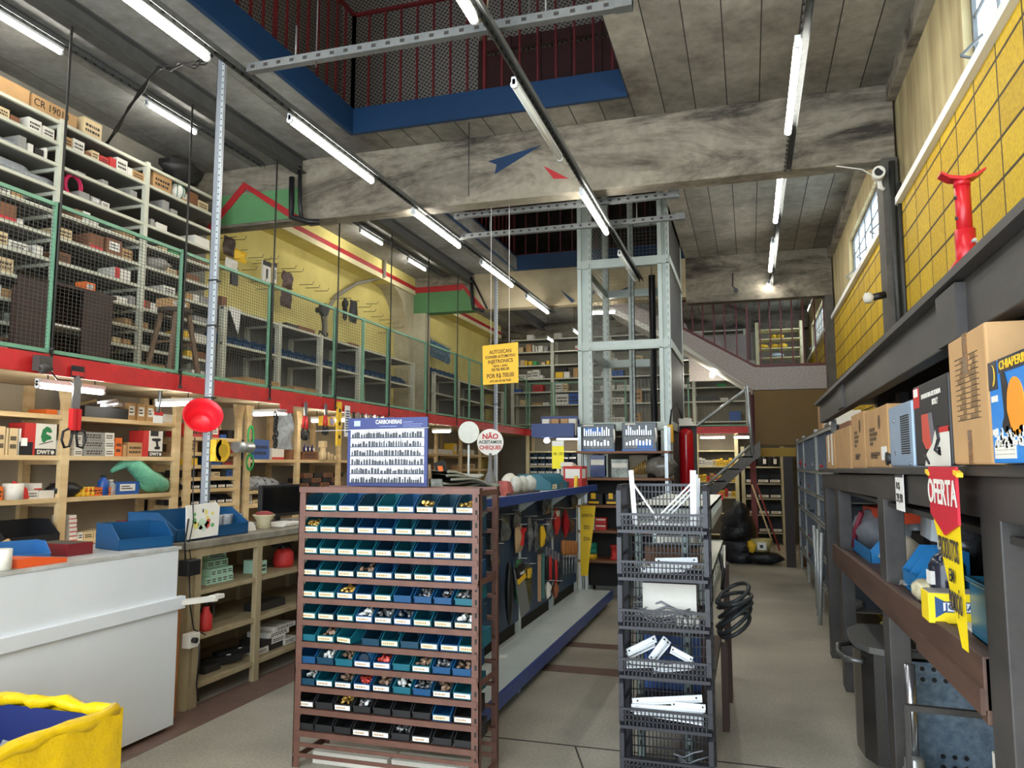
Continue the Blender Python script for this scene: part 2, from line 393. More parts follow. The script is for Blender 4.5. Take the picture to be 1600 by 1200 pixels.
# left wall: recessed lower wall, projecting upper band with a red stripe, curved piers
m = MB(); m.box(-5.95, -1.5, 0, -5.8, 7.16, CZ); struct('wall_left', m, mat('grey_wall_plaster', (140, 136, 124), .85, rgb2=(112, 108, 98), scale=1.4)); m = MB(); m.box(-5.95, 7.16, 0, -5.8, 17.6, CZ); struct('wall_left_rear', m, M_LWALL)
m = MB()
m.box(-5.8, 7.16, 4.53, -5.5, 12.2, CZ, 0); m.box(-5.8, 12.42, 4.53, -5.5, 17.1, CZ, 0)
m.box(-5.5, 7.16, 4.60, -5.49, 12.2, 4.67, 1); m.box(-5.5, 12.42, 4.60, -5.49, 17.1, 4.67, 1)
m.box(-5.5, 7.16, 4.525, -5.488, 12.2, 4.60, 2); m.box(-5.5, 12.42, 4.525, -5.488, 17.1, 4.60, 2)
struct('trim_13', m, [M_LWALL, M_REDS, M_CREAM])
M_PIER = mat('pier_plaster', (196, 188, 160), .8, rgb2=(168, 158, 130), scale=2)
m = MB()
for yb, s in ((12.2, -1), (12.42, 1)):
    pts = [(yb, 2.34), (yb + s * .16, 2.34), (yb + s * .17, 3.5)]
    for k in range(9):
        a = k / 8 * PI / 2; pts.append((yb + s * (.17 + .75 * (1 - math.cos(a))), 3.5 + 1.03 * math.sin(a)))
    pts.append((yb, 4.53)); m.prism(pts, 'x', -5.8, -5.52)
m.box(-5.8, 12.2, 2.34, -5.3, 12.42, 4.2)
struct('trim_14', m, M_PIER)

# right wall: yellow blockwork to the sill, plaster and windows above
m = MB(); m.box(1.25, -1.5, 0, 1.45, 17.6, 3.72); struct('wall_right', m, M_YBLOCK)
m = MB()
SZ0, SZ1 = 3.78, 4.40
WIN = ((2.2, 4.9), (7.42, 10.35), (13.5, 16.6))
ys = [-1.5] + [y for w in WIN for y in w] + [17.6]
for k in range(0, len(ys), 2): m.box(1.27, ys[k], 3.72, 1.345, ys[k + 1], SZ1)
m.box(1.27, -1.5, SZ1, 1.345, 17.6, CZ)
struct('wall_right_upper', m, M_PLAST)
m = MB(); m.box(1.20, -1.5, CZ - .16, 1.27, 6.95, CZ); m.box(1.20, 7.16, CZ - .16, 1.27, 12.2, CZ); struct('trim_15', m, M_BEAM)
m = MB(); m.box(1.205, -1.5, 3.72, 1.45, 6.95, 3.78); m.box(1.205, 7.16, 3.72, 1.45, 17.6, 3.78); struct('trim_16', m, mat('daylit_sill', (236, 236, 230), .5))  # ledge painted bright white to carry the daylight falling on it
M_GLASS = bpy.data.materials.new('window_glass'); M_GLASS.use_nodes = True
_n = M_GLASS.node_tree; _n.nodes.clear(); _a = _n.nodes.new('ShaderNodeOutputMaterial'); _mx = _n.nodes.new('ShaderNodeMixShader'); _t = _n.nodes.new('ShaderNodeBsdfTransparent'); _g = _n.nodes.new('ShaderNodeBsdfGlossy')
_t.inputs[0].default_value = (.93, .97, 1, 1); _g.inputs['Roughness'].default_value = .1; _mx.inputs[0].default_value = .08
_n.links.new(_t.outputs[0], _mx.inputs[1]); _n.links.new(_g.outputs[0], _mx.inputs[2]); _n.links.new(_mx.outputs[0], _a.inputs[0])
M_WFRAME = mat('window_frame_paint', (96, 98, 96), .5, .2, var=.1)
for wi, (y0, y1) in enumerate(WIN):
    g = bpy.data.objects.new('window_%d' % (wi + 1), None); COL.objects.link(g); g.location = (1.33, (y0 + y1) / 2, SZ0); g['kind'] = 'structure'
    m = MB(); t = .03
    m.box(1.318, y0, SZ0, 1.343, y1, SZ0 + t); m.box(1.318, y0, SZ1 - t, 1.343, y1, SZ1); m.box(1.318, y0, SZ0, 1.343, y0 + t, SZ1); m.box(1.318, y1 - t, SZ0, 1.343, y1, SZ1)
    n = 6
    for k in range(1, n):
        y = y0 + (y1 - y0) * k / n; w = .03 if k % 3 == 0 else .012; m.box(1.322, y - w / 2, SZ0, 1.338, y + w / 2, SZ1)
    for zz in (3.98, 4.19): m.box(1.323, y0, zz - .007, 1.337, y1, zz + .007)
    for k in range(1, n, 2):      # latch arms of the tilting sashes
        y = y0 + (y1 - y0) * (k + .5) / n; m.bar((1.31, y, 3.98), (1.2, y + .02, 3.88), .014); m.bar((1.2, y + .02, 3.88), (1.31, y, 3.83), .012)
    part('window_frame', m, M_WFRAME, g, world=True)
    m = MB(); m.box(1.328, y0 + t, SZ0 + t, 1.332, y1 - t, SZ1 - t); part('window_pane', m, M_GLASS, g, world=True)
# column on the right wall
m = MB(); m.box(1.13, 6.9, 0, 1.25, 7.2, 4.15); m.box(1.14, 12.15, 0, 1.25, 12.45, 4.1); struct('trim_17', m, mat('grey_column', (86, 82, 74), .8, var=.25, scale=5))

# back wall and upper storey
m = MB(); m.box(-6.2, 17.4, 0, 1.6, 17.6, CZ); struct('wall_back', m, mat('back_wall', (136, 128, 112), .8, var=.15, scale=2))
M_UP = mat('upper_wall', (92, 80, 70), .8, rgb2=(60, 50, 44), scale=2)
def lattice(name, c1, c2):
    m = bpy.data.materials.new(name); m.use_nodes = True; nt = m.node_tree; L = nt.links; b = nt.nodes['Principled BSDF']; b.inputs['Roughness'].default_value = .5
    tc = nt.nodes.new('ShaderNodeTexCoord'); w = []
    for r in ((0, 0, .8), (0, .8, 0.)):
        mp = nt.nodes.new('ShaderNodeMapping'); mp.inputs['Rotation'].default_value = (.8, .7, r[2]); L.new(tc.outputs['Object'], mp.inputs[0])
        wv = nt.nodes.new('ShaderNodeTexWave'); wv.inputs['Scale'].default_value = 9; wv.bands_direction = 'X' if r[2] else 'Z'; L.new(mp.outputs[0], wv.inputs['Vector']); w.append(wv)
    a = nt.nodes.new('ShaderNodeMath'); a.operation = 'MAXIMUM'; L.new(w[0].outputs['Fac'], a.inputs[0]); L.new(w[1].outputs['Fac'], a.inputs[1])
    rp = nt.nodes.new('ShaderNodeValToRGB'); rp.color_ramp.elements[0].color = (*lin(c1), 1); rp.color_ramp.elements[1].color = (*lin(c2), 1); rp.color_ramp.elements[0].position = .55; rp.color_ramp.elements[1].position = .9
    L.new(a.outputs[0], rp.inputs[0]); L.new(rp.outputs[0], b.inputs['Base Color']); MATS[name] = m; return m
M_LATT = lattice('upper_mesh_panel', (52, 48, 46), (150, 142, 132))
m = MB(); m.box(-6.2, -1.5, 5.02, -5.9, 17.6, 7.6); m.box(-6.2, 16.5, 5.02, 1.5, 16.7, 7.6); m.box(1.3, -1.5, 5.02, 1.5, 17.6, 7.6); m.box(-6.2, -1.6, 5.02, 1.5, -1.5, 7.6); struct('wall_upper', m, M_UP)  # last box: unseen front wall added to keep sky light out upstairs
m = MB(); m.box(-6.2, -1.5, 7.6, 1.5, 17.6, 7.75); struct('ceiling_upper', m, mat('upper_ceiling', (120, 106, 90), .8, rgb2=(88, 74, 62), scale=3))
# expanded-mesh screens standing upstairs around the opening
m = MB(); m.box(-4.5, 1.0, 5.02, -4.46, 12.0, 7.3); m.box(-4.5, 7.7, 5.02, -2.75, 7.74, 7.3); struct('trim_18', m, M_LATT)
m = MB(); m.box(-2.7, 7.6, 5.02, -.95, 7.66, 6.02); m.box(-2.7, 7.6, 6.08, -.95, 7.66, 6.2)
for k in range(6): m.box(-2.7 + k * .33, 7.58, 5.02, -2.66 + k * .33, 7.6, 6.2)
struct('trim_19', m, mat('brown_upper_cladding', (58, 24, 22), .6, var=.25, scale=6))
m = MB(); m.box(-2.7, 7.9, 6.2, .2, 7.94, 7.5); struct('trim_20', m, M_LATT)
M_CLUT = mat('upper_clutter', (34, 32, 30), .6, rgb2=(90, 84, 78), scale=16)
m = MB()
for k in range(24): m.box(-4.3 + .03 * (k % 3), 1.2 + .25 * k, 5.02, -3.95, 1.42 + .25 * k, 5.16 + .07 * ((k * 5) % 4))
for k in range(6): m.box(-3.4 + .1 * k, 6.9, 5.02, -3.32 + .1 * k, 7.2, 5.1 + .05 * ((k * 3) % 4))
struct('trim_28', m, M_CLUT)
# steel joists under the left ceiling
m = MB()
for y0, y1 in ((-1.5, 6.95), (7.16, 12.2), (12.42, 17.1)):
    m.box(-4.52, y0, 4.66, -4.40, y1, 4.672); m.box(-4.468, y0, 4.67, -4.452, y1, 4.808); m.box(-4.52, y0, 4.808, -4.40, y1, CZ)
struct('trim_21', m, mat('joist_steel', (78, 78, 76), .6, .2, var=.2))

# ------------------------------------------------------------------ red-edged mezzanine on the left and at the back
MX = -4.5
M_MEZ = mat('mezzanine_underside', (214, 196, 160), .7, var=.08)
m = MB(); m.box(-5.8, -1.5, 2.24, MX - .03, 17.4, 2.33); m.box(MX - .03, 15.83, 2.24, .2, 17.4, 2.33); struct('trim_22', m, M_MEZ)
m = MB(); m.box(MX - .03, -1.5, 2.2, MX, 15.83, 2.335); m.box(MX - .03, 15.8, 2.2, .2, 15.83, 2.335); struct('trim_23', m, M_RED)

def railing(p, q, z0, z1, pitch, lab, every=8):
    a = Vector((*p, 0)); b = Vector((*q, 0)); d = b - a; L = d.length; d.normalize(); t = thing('opening_railing', lab, 'railing', (p[0], p[1], z0))
    for z in (z0 + .07, z1): m = MB(); m.bar((a.x, a.y, z), (b.x, b.y, z), .035, .03); part('rail', m, M_RUST, t, world=True)
    n = int(L / pitch)
    for i in range(n + 1):
        c = a + d * (L * i / n); w = .03 if i % every == 0 else .018; m = MB(); m.box(c.x - w / 2, c.y - w / 2, z0, c.x + w / 2, c.y + w / 2, z1); part('baluster', m, M_RUST, t, world=True)
railing((-3.68, 6.6), (-.9, 6.6), 5.02, 6.1, .165, 'dark red railing beyond the far edge of the near ceiling opening')
railing((-3.68, 1.3), (-3.68, 6.6), 5.02, 6.1, .165, 'dark red railing along the fence side of the near ceiling opening')
railing((-3.7, 12.24), (-.9, 12.24), 5.02, 6.05, .2, 'dark red railing beyond the far edge of the lift opening')
railing((-3.7, 7.9), (-3.7, 12.2), 5.02, 6.05, .2, 'dark red railing along the fence side of the lift opening')
# ------------------------------------------------------------------ lamps and their rails
M_TUBE = mat('lit_tube', (255, 252, 244), .3, emit=TUBE)
M_TUBE2 = mat('lit_small_tube', (255, 250, 238), .3, emit=TUBE_LOW)
M_OFF = mat('unlit_tube', (214, 216, 206), .25)
M_RAIL = mat('perforated_rail_steel', (104, 106, 104), .5, .4, var=.2, scale=20)
def lamp(a, b, label, lit=True, r=.023, tube=None, group='ceiling fluorescent lamps', hang=None):
    a = Vector(a); b = Vector(b); c = (a + b) / 2
    t = thing('fluorescent_lamp', label, 'lamp', c, group=group)
    d = (b - a).normalized(); up = Vector((0, 0, 1))
    m = MB(); m.bar(a + up * .036, b + up * .036, .034, .03); part('housing', m, M_WHITE, t, world=True)
    m = MB(); m.cyl(a + d * .02, b - d * .02, r, n=10); part('tube', m, tube or (M_TUBE if lit else M_OFF), t, 'glowing tube' if lit else 'unlit grey tube', world=True)
    if hang:
        for s in (.15, .85):
            c0 = a + (b - a) * s; m = MB(); m.cyl((c0.x, c0.y, c0.z + .05), (c0.x, c0.y, hang), .004, n=6); part('hanger', m, M_DSTEEL, t, world=True)
    for p, q in ((a, a + d * .02), (b - d * .02, b)):
        m = MB(); m.cyl(p, q, r + .002, n=10); m.bar((p + q) / 2, (p + q) / 2 + up * .036, .02); part('end_cap', m, M_WHITE, t, world=True)
    return t
LX, MXL, RX = -3.14, -1.38, .345
for k, (xx, y0, zz_) in enumerate(((LX, .6, 4.1), (MXL, .5, 4.03), (RX, 2.1, 4.07), (RX, .4, 4.07))):     # unseen tubes added to brighten the front, where the rails carry on
    lamp((xx, y0, zz_), (xx, y0 + 1.3, zz_), 'added unseen tube over the shop front on the %s rail, %s' % (('fence side', 'middle', 'yellow wall', 'yellow wall')[k], 'nearer the door' if k == 3 else 'nearer the hall'))
n = 0
for y0, y1 in ((2.6, 3.82), (4.71, 6.02), (6.89, 8.19), (8.95, 10.27), (11.0, 12.3)):
    lamp((LX, y0, 4.10), (LX, y1, 4.10), '%s lit tube along the rail nearest the green fence' % ORD[n].capitalize().lower()); n += 1
for n, (y0, y1, lit) in enumerate(((2.5, 3.81, True), (4.55, 5.83, False), (6.64, 7.95, True), (8.79, 10.1, False))):
    lamp((MXL, y0, 4.03), (MXL, y1, 4.03), '%s tube on the rail below the two openings, %s' % (ORD[n], 'lit' if lit else 'switched off'), lit)
for n, (y0, y1, z) in enumerate(((4.64, 5.95, 4.07), (7.19, 8.75, 4.24), (9.6, 11.1, 4.26), (11.85, 12.9, 4.27))):
    lamp((RX, y0, z), (RX, y1, z), '%s lit tube from the front above the yellow-wall aisle' % ORD[n])
for n, (y0, y1) in enumerate(((3.75, 4.39), (5.26, 5.9), (9.15, 9.82), (10.69, 11.38), (13.4, 14.0))):
    lamp((-4.95, y0, 4.73), (-4.95, y1, 4.73), '%s short lit tube under the ceiling above the mezzanine racks' % ORD[n], r=.016)
for k, (x0, x1, y) in enumerate(((-2.6, -2.0, 12.31), (-1.6, -1.2, 16.6))):
    lamp((x0, y, 4.05), (x1, y, 4.05), ('crosswise lit tube below the beige beam', 'far lit tube seen beyond the lift cage')[k], hang=(4.2, CZ)[k])
for k, (u0, v0, u1, v1) in enumerate(((672, 10, 708, 62), (722, -10, 742, 25), (826, -10, 847, 42))):
    a = onZ(u0, v0, 7.4); b = onZ(u1, v1, 7.4); lamp((*a, 7.4), (*b, 7.4), '%s lit tube on the upper storey seen through the opening' % ORD[k], r=.025, hang=7.6)
lamp((-3.35, 15.2, 4.3), (-3.35, 15.9, 4.3), 'short lit tube above the far racks behind the hanging sign', r=.016, hang=CZ)
lamp((-4.1, 16.0, 4.3), (-4.1, 16.5, 4.3), 'short lit tube at the far end beside the green beam', r=.016, hang=CZ)

def rail(p0, p1, label, w=.045, h=.04, holes=True):
    a = Vector(p0); b = Vector(p1); m = MB(); d = (b - a); L = d.length; d.normalize(); side = d.cross(Vector((0, 0, 1))).normalized()
    m.bar(a, b, .004, h); m.bar(a + side * w - Vector((0, 0, 0)), b + side * w, .004, h)
    m.bar(a + side * w / 2 + Vector((0, 0, h / 2)), b + side * w / 2 + Vector((0, 0, h / 2)), w, .004)
    if holes:
        k = int(L / .09)
        for i in range(k):
            q = a + d * (L * (i + .5) / k); m.box(q.x - .012 - abs(d.y) * 0, q.y - .012, q.z - .008, q.x + .006, q.y + .012, q.z + .008, 1)
    return solo('perforated_rail', m, [M_RAIL, M_DARK], label, 'rail')
rail((LX + .02, 1.0, 4.155), (LX + .02, 12.6, 4.155), 'perforated steel rail carrying the tubes nearest the green fence')
rail((MXL + .02, 1.0, 4.085), (MXL + .02, 10.4, 4.085), 'perforated steel rail carrying tubes below the two ceiling openings')
rail((RX + .02, -1, 4.12), (RX + .02, 6.9, 4.12), 'perforated steel rail above the aisle beside the yellow wall')
rail((RX + .02, 7.1, 4.31), (RX + .02, 13.2, 4.31), 'thin steel rail beyond the big beam over the yellow-wall aisle')
rail((-4.93, -1, 4.79), (-4.93, 6.9, 4.79), 'dark rail under the ceiling above the near mezzanine rack')
rail((-4.93, 7.2, 4.79), (-4.93, 12.1, 4.79), 'dark rail under the ceiling above the middle mezzanine racks')
for k, (x0, x1, y, s) in enumerate(((-3.05, -.55, 4.1, 'nearest'), (-2.86, -.57, 7.32, 'middle'), (-3.06, -.57, 8.02, 'farthest'))):
    m = MB(); m.bar((x0, y, 4.16), (x1, y, 4.16), .05, .055); 
    for i in range(26): q = x0 + (x1 - x0) * (i + .5) / 26; m.box(q - .014, y - .028, 4.15, q + .014, y - .025, 4.17, 1)
    for x in (x0 + .35, x1 - .5): m.cyl((x, y, 4.18), (x, y, 4.4), .006, n=6)
    m.box(x1 - .1, y - .035, 4.13, x1, y + .035, 4.2)
    solo('cross_bracket', m, [mat('cross_arm_steel', (112, 114, 112), .5, .4, var=.15, scale=14), M_DARK], 'perforated steel cross arm, the %s of three under the ceiling openings' % s, 'bracket')
# suspension rods of the cross arms
for k, (x, y, z1) in enumerate(((-2.55, 4.1, 4.82), (-1.15, 4.1, 4.82), (-2.45, 6.62, 4.82))):
    m = MB(); m.cyl((x, y, 4.1), (x, y, z1 + (.6 if k < 2 else 0)), .005, n=6)
    solo('hanger_wire', m, M_DSTEEL, '%s thin wire holding the light rails in the near opening' % ORD[k], 'wire')

# perforated posts
def perf_post(x, y, z0, z1, label):
    t = thing('perforated_post', label, 'post', (x, y, z0))
    m = MB(); m.box(-.045, -.004, 0, .0, .0, z1 - z0, 0); m.box(0, -.004, 0, .004, .045, z1 - z0, 0); m.box(-.045, -.004, 0, -.041, .03, z1 - z0)
    part('post', m, mat('grey_post_paint', (150, 154, 160), .45, .3, var=.08), t)
    m = MB(); k = int((z1 - z0) / .05)
    m.box(.0, -.006, 0, .022, -.004, z1 - z0, 0)
    for i in range(k): z = .03 + i * .05; m.cyl((.011, -.0085, z), (.011, -.0062, z), .0055, n=8, m=1)
    part('perforated_flange', m, [mat('pale_perforated_strip', (196, 204, 206), .4, .3), M_DARK], t)
    m = MB()
    for z in (1.0, 1.55, 1.9): m = MB(); m.box(-.049, -.012, z, .026, .05, z + .012); part('strap', m, M_DSTEEL, t)
    return t
perf_post(-3.87, 4.88, 1.09, CZ, 'tall perforated steel post standing on the wooden counter')
perf_post(-3.87, 11.8, 1.0, 4.8, 'tall perforated steel post behind the hanging yellow sign')

# mezzanine fence: one panel between two rods
M_FENCE = mat('green_fence_paint', (112, 158, 128), .5, var=.12)
M_WIRE = mat('fence_wire', (74, 74, 70), .5, .3)
FY = [1.55, 2.79, 4.03, 5.27, 6.52, 7.78, 9.15, 10.4, 11.6, 12.9, 14.3, 15.78]
def fence(p0, p1, z0, z1, label, pitch, group, posts=1):
    a = Vector(p0); b = Vector(p1); d = b - a; L = d.length; d.normalize()
    t = thing('mesh_fence_panel', label, 'fence', (*a[:2], z0), group=group)
    m = MB()
    for z in (z0 + .012, z1): m = MB(); m.bar((a.x, a.y, z), (b.x, b.y, z), .025, .025); part('rail', m, M_FENCE, t, world=True)
    for i in range(posts + 1):
        q = a + d * (L * (i + .02) / (posts + .02) if i else 0.012); m = MB(); m.box(q.x - .014, q.y - .014, z0, q.x + .014, q.y + .014, z1 + .02); part('post', m, M_FENCE, t, world=True)
    m = MB(); w = .0024; k = int(L / pitch)
    for i in range(1, k): q = a + d * (L * i / k); m.bar((q.x, q.y, z0), (q.x, q.y, z1), w, w)
    kz = int((z1 - z0) / (pitch * .78))
    for i in range(1, kz): z = z0 + (z1 - z0) * i / kz; m.bar((a.x, a.y, z), (b.x, b.y, z), w, w)
    part('wire_mesh', m, M_WIRE, t, world=True); return t
for i in range(1, len(FY) - 1):
    fence((MX - .005, FY[i], 0), (MX - .005, FY[i + 1], 0), 2.345, 3.37, '%s green mesh fence panel along the mezzanine edge, counted from the front' % ORD[i - 1], .034 if i < 5 else (.045 if i < 8 else .06), 'mezzanine fence panels', 2 if i in (1, 5, 8) else 1)
for i in range(3):
    x0 = (-4.45, -3.9, -1.15)[i]; x1 = (-3.95, -2.4, .1)[i]; fence((x0, 15.79, 0), (x1, 15.79, 0), 2.345, 3.3, '%s mesh fence panel on the far back mezzanine' % ORD[i], .07, 'back mezzanine fence panels')
M_ROD = mat('dark_rod', (56, 54, 50), .6, .3)
for i, y in enumerate(FY[2:9]):
    t = thing('hanger_rod', '%s dark rod hanging the mezzanine edge from the ceiling joist' % ORD[i], 'rod', (MX + .03, y, 2.22), group='mezzanine hanger rods')
    m = MB(); m.cyl((0, 0, 0), (0, 0, 2.44), .0085, n=8); part('rod', m, M_ROD, t)
    for z in (0, .14): m = MB(); m.cyl((0, 0, z), (0, 0, z + .02), .016, n=6); part('nut', m, M_DSTEEL, t)

# ------------------------------------------------------------------ shelf goods registry: labels single each thing out
REG = {}
def reg(place, o, desc, key):
    REG.setdefault(place, []).append((key, o, desc)); return o
def finish_labels():
    for place, items in REG.items():
        items.sort(key=lambda q: q[0]); by = {}
        for _, o, d in items: by.setdefault(d, []).append(o)
        for d, os_ in by.items():
            for i, o in enumerate(os_):
                if len(os_) == 1: lab = '%s %s' % (d, place)
                elif i < 20: lab = '%s %s %s' % (ORD[i], d, place)
                else: lab = '%s %s of a second lot %s' % (ORD[i - 20], d, place)
                o['label'] = lab
KRAFT = mat('kraft_card', (186, 146, 98), .8, var=.1, scale=5)
KRAFT_D = mat('brown_card', (132, 88, 60), .8, var=.12, scale=5)
KRAFT_L = mat('pale_card', (214, 190, 146), .8, var=.06, scale=5)
CARD_W = mat('white_card', (224, 220, 208), .7, var=.05)
CARD_G = mat('grey_card', (150, 148, 142), .7, var=.1)
CARD_R = mat('red_card', (196, 48, 44), .6)
CARD_B = mat('blue_card', (44, 88, 160), .5)
CARD_Y = mat('yellow_card', (236, 190, 44), .55)
CARD_O = mat('orange_card', (228, 110, 40), .55)
CARD_K = mat('black_card', (36, 34, 34), .5)
CARD_GR = mat('green_card', (66, 160, 90), .55)
CARD_MINT = mat('mint_card', (176, 214, 190), .6, var=.05)
PRINT = mat('print_ink', (54, 46, 40), .7)
PAPER = mat('paper', (238, 236, 228), .7)
CLEAR = mat('clear_plastic_bag', (206, 210, 212), .16, alpha=.66, var=.25, scale=22, bump=1.0)
CARDC = {'k': (KRAFT, 'kraft'), 'd': (KRAFT_D, 'brown'), 'l': (KRAFT_L, 'pale card'), 'w': (CARD_W, 'white'), 'g': (CARD_G, 'grey'), 'r': (CARD_R, 'red'), 'b': (CARD_B, 'blue'),
         'y': (CARD_Y, 'yellow'), 'o': (CARD_O, 'orange'), 'K': (CARD_K, 'black'), 'G': (CARD_GR, 'green'), 'm': (CARD_MINT, 'mint green')}
def carton(x0, x1, y0, y1, z0, h, c, face='x', style='', group=None, place='', key=None, kind='box', rz=0):
    """a closed box with flap seam, printed marks or a paper label on the side turned to the aisle"""
    cx, cy = (x0 + x1) / 2, (y0 + y1) / 2; a, b = abs(x1 - x0) / 2, abs(y1 - y0) / 2
    m = MB(); m.box(-a, -b, 0, a, b, h, 0)
    m.box(-a + .002, -.0015 if face == 'x' else -b + .002, h - .0002, a - .002, .0015 if face == 'x' else b - .002, h + .0006, 1)
    def mark(s0, s1, t0, t1, mi):       # panel on the front face in fractions
        e = .0012
        if face == 'x': m.box(a, -b + 2 * b * s0, h * t0, a + e, -b + 2 * b * s1, h * t1, mi)
        elif face == '-x': m.box(-a - e, b - 2 * b * s1, h * t0, -a, b - 2 * b * s0, h * t1, mi)
        else: m.box(-a + 2 * a * s0, -b - e, h * t0, -a + 2 * a * s1, -b, h * t1, mi)
    rd = random.Random(int(cy * 977 + z0 * 131 + cx * 37))
    if 't' in style:        # rows of print
        for r in range(2):
            s = .12
            while s < .82:
                w = rd.uniform(.05, .14); mark(s, min(.88, s + w), .24 + .3 * r, .40 + .3 * r, 1); s += w + .04
    if 'p' in style: mark(.18, .82, .28, .82, 2); mark(.24, .7, .42, .5, 1); mark(.24, .6, .6, .68, 1)
    if 's' in style: mark(0, 1, .0, .22, 3)
    if 'e' in style: mark(0, .3, 0, 1, 3)
    o = solo('cardboard_box' if kind == 'box' else kind, m, [CARDC[c][0], PRINT, PAPER, CARD_R], None, 'box', group)
    o.location = (cx, cy, z0); o.rotation_euler = (0, 0, rz)
    desc = ('%s %s' % (CARDC[c][1], {'box': 'box'}.get(kind, kind.replace('_', ' ')))) + (' with a paper label' if 'p' in style else ' with printed rows' if 't' in style else ' with a red band' if 's' in style or 'e' in style else '')
    reg(place, o, desc, key if key is not None else cy); return o
def yu(u, X, z):      # Y on plane X where photo column u meets height z
    lo, hi = .5, 40.
    for _ in range(40):
        mid = (lo + hi) / 2
        c = Vector((X, mid, z - EYE)); uu = 800 + FOC * c.dot(_r) / c.dot(_f)
        if uu < u: lo = mid
        else: hi = mid
    return lo
def bag(c, sx, sy, sz, mt, place, desc, seed=1, key=None, group=None, n=14, k=9, j=.22, name='plastic_bag'):
    m = MB(); m.blob((c[0], c[1], c[2] + sz), sx, sy, sz, n=n, k=k, j=j, seed=seed)
    o = solo(name, m, mt, None, 'bag', group); reg(place, o, desc, key if key is not None else c[1]); return o

# ------------------------------------------------------------------ tall shelf racks on the mezzanine
M_RACK = mat('pale_rack_paint', (206, 206, 186), .5, var=.06)
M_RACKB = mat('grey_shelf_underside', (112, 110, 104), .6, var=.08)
def rack(name, label, X0, X1, ys, zs, z0, z1, w=.045, group=None, back=True, cat='shelf', mats=None, backm=None):
    mp, mb_ = mats or (M_RACK, M_RACKB)
    t = thing(name, label, cat, ((X0 + X1) / 2, (ys[0] + ys[-1]) / 2, z0), group=group)
    for y in ys:
        for x in (X0, X1):
            m = MB(); m.box(x - w / 2, y - w / 2, z0, x + w / 2, y + w / 2, z1); part('upright', m, mp, t, world=True)
    for i, z in enumerate(zs):
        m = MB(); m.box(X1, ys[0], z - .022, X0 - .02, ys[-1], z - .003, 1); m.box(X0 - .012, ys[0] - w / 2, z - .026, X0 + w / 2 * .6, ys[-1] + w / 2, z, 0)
        for y in ys[1:-1] or []: m.box(X1, y - .012, z - .05, X0, y + .012, z - .022, 0)
        part('shelf', m, [mp, mb_], t, world=True)
    if back:
        m = MB(); m.box(X1 - .02, ys[0], z0, X1 - .014, ys[-1], z1 - .02); part('back_panel', m, backm or M_RACKB, t, world=True)
    return t
MZ = [4.38, 4.20, 4.02, 3.82, 3.63, 3.43, 3.23, 3.03, 2.84, 2.66, 2.47]
rack('mezzanine_rack', 'tall pale steel rack full of small boxes behind the near mezzanine fence', -5.3, -5.74, [2.9, 3.8, 4.74, 5.68, 6.66], MZ, 2.335, 4.40)
PL = ['on the %s shelf of the tall mezzanine rack' % s for s in ('topmost', 'second', 'third', 'fourth', 'fifth', 'sixth', 'seventh', 'eighth', 'ninth', 'tenth', 'lowest')]
G = 'boxes in the tall mezzanine rack'
def mz(i, u0, u1, h, c, style='', d=.2, kind='box', z=None):
    z = MZ[i] if z is None else z
    y0 = yu(u0, -5.3, z + h / 2); y1 = yu(u1, -5.3, z + h / 2)
    return carton(-5.3 - d, -5.305, y0 + .002, y1 - .002, z + .001, h, c, 'x', style, G, PL[i], kind=kind)
mz(0, -40, 47, .125, 'k'); b1 = mz(0, 51, 104, .12, 'k'); mz(0, 105, 121, .11, 'k'); mz(0, 131, 160, .15, 'l', 't', .24)
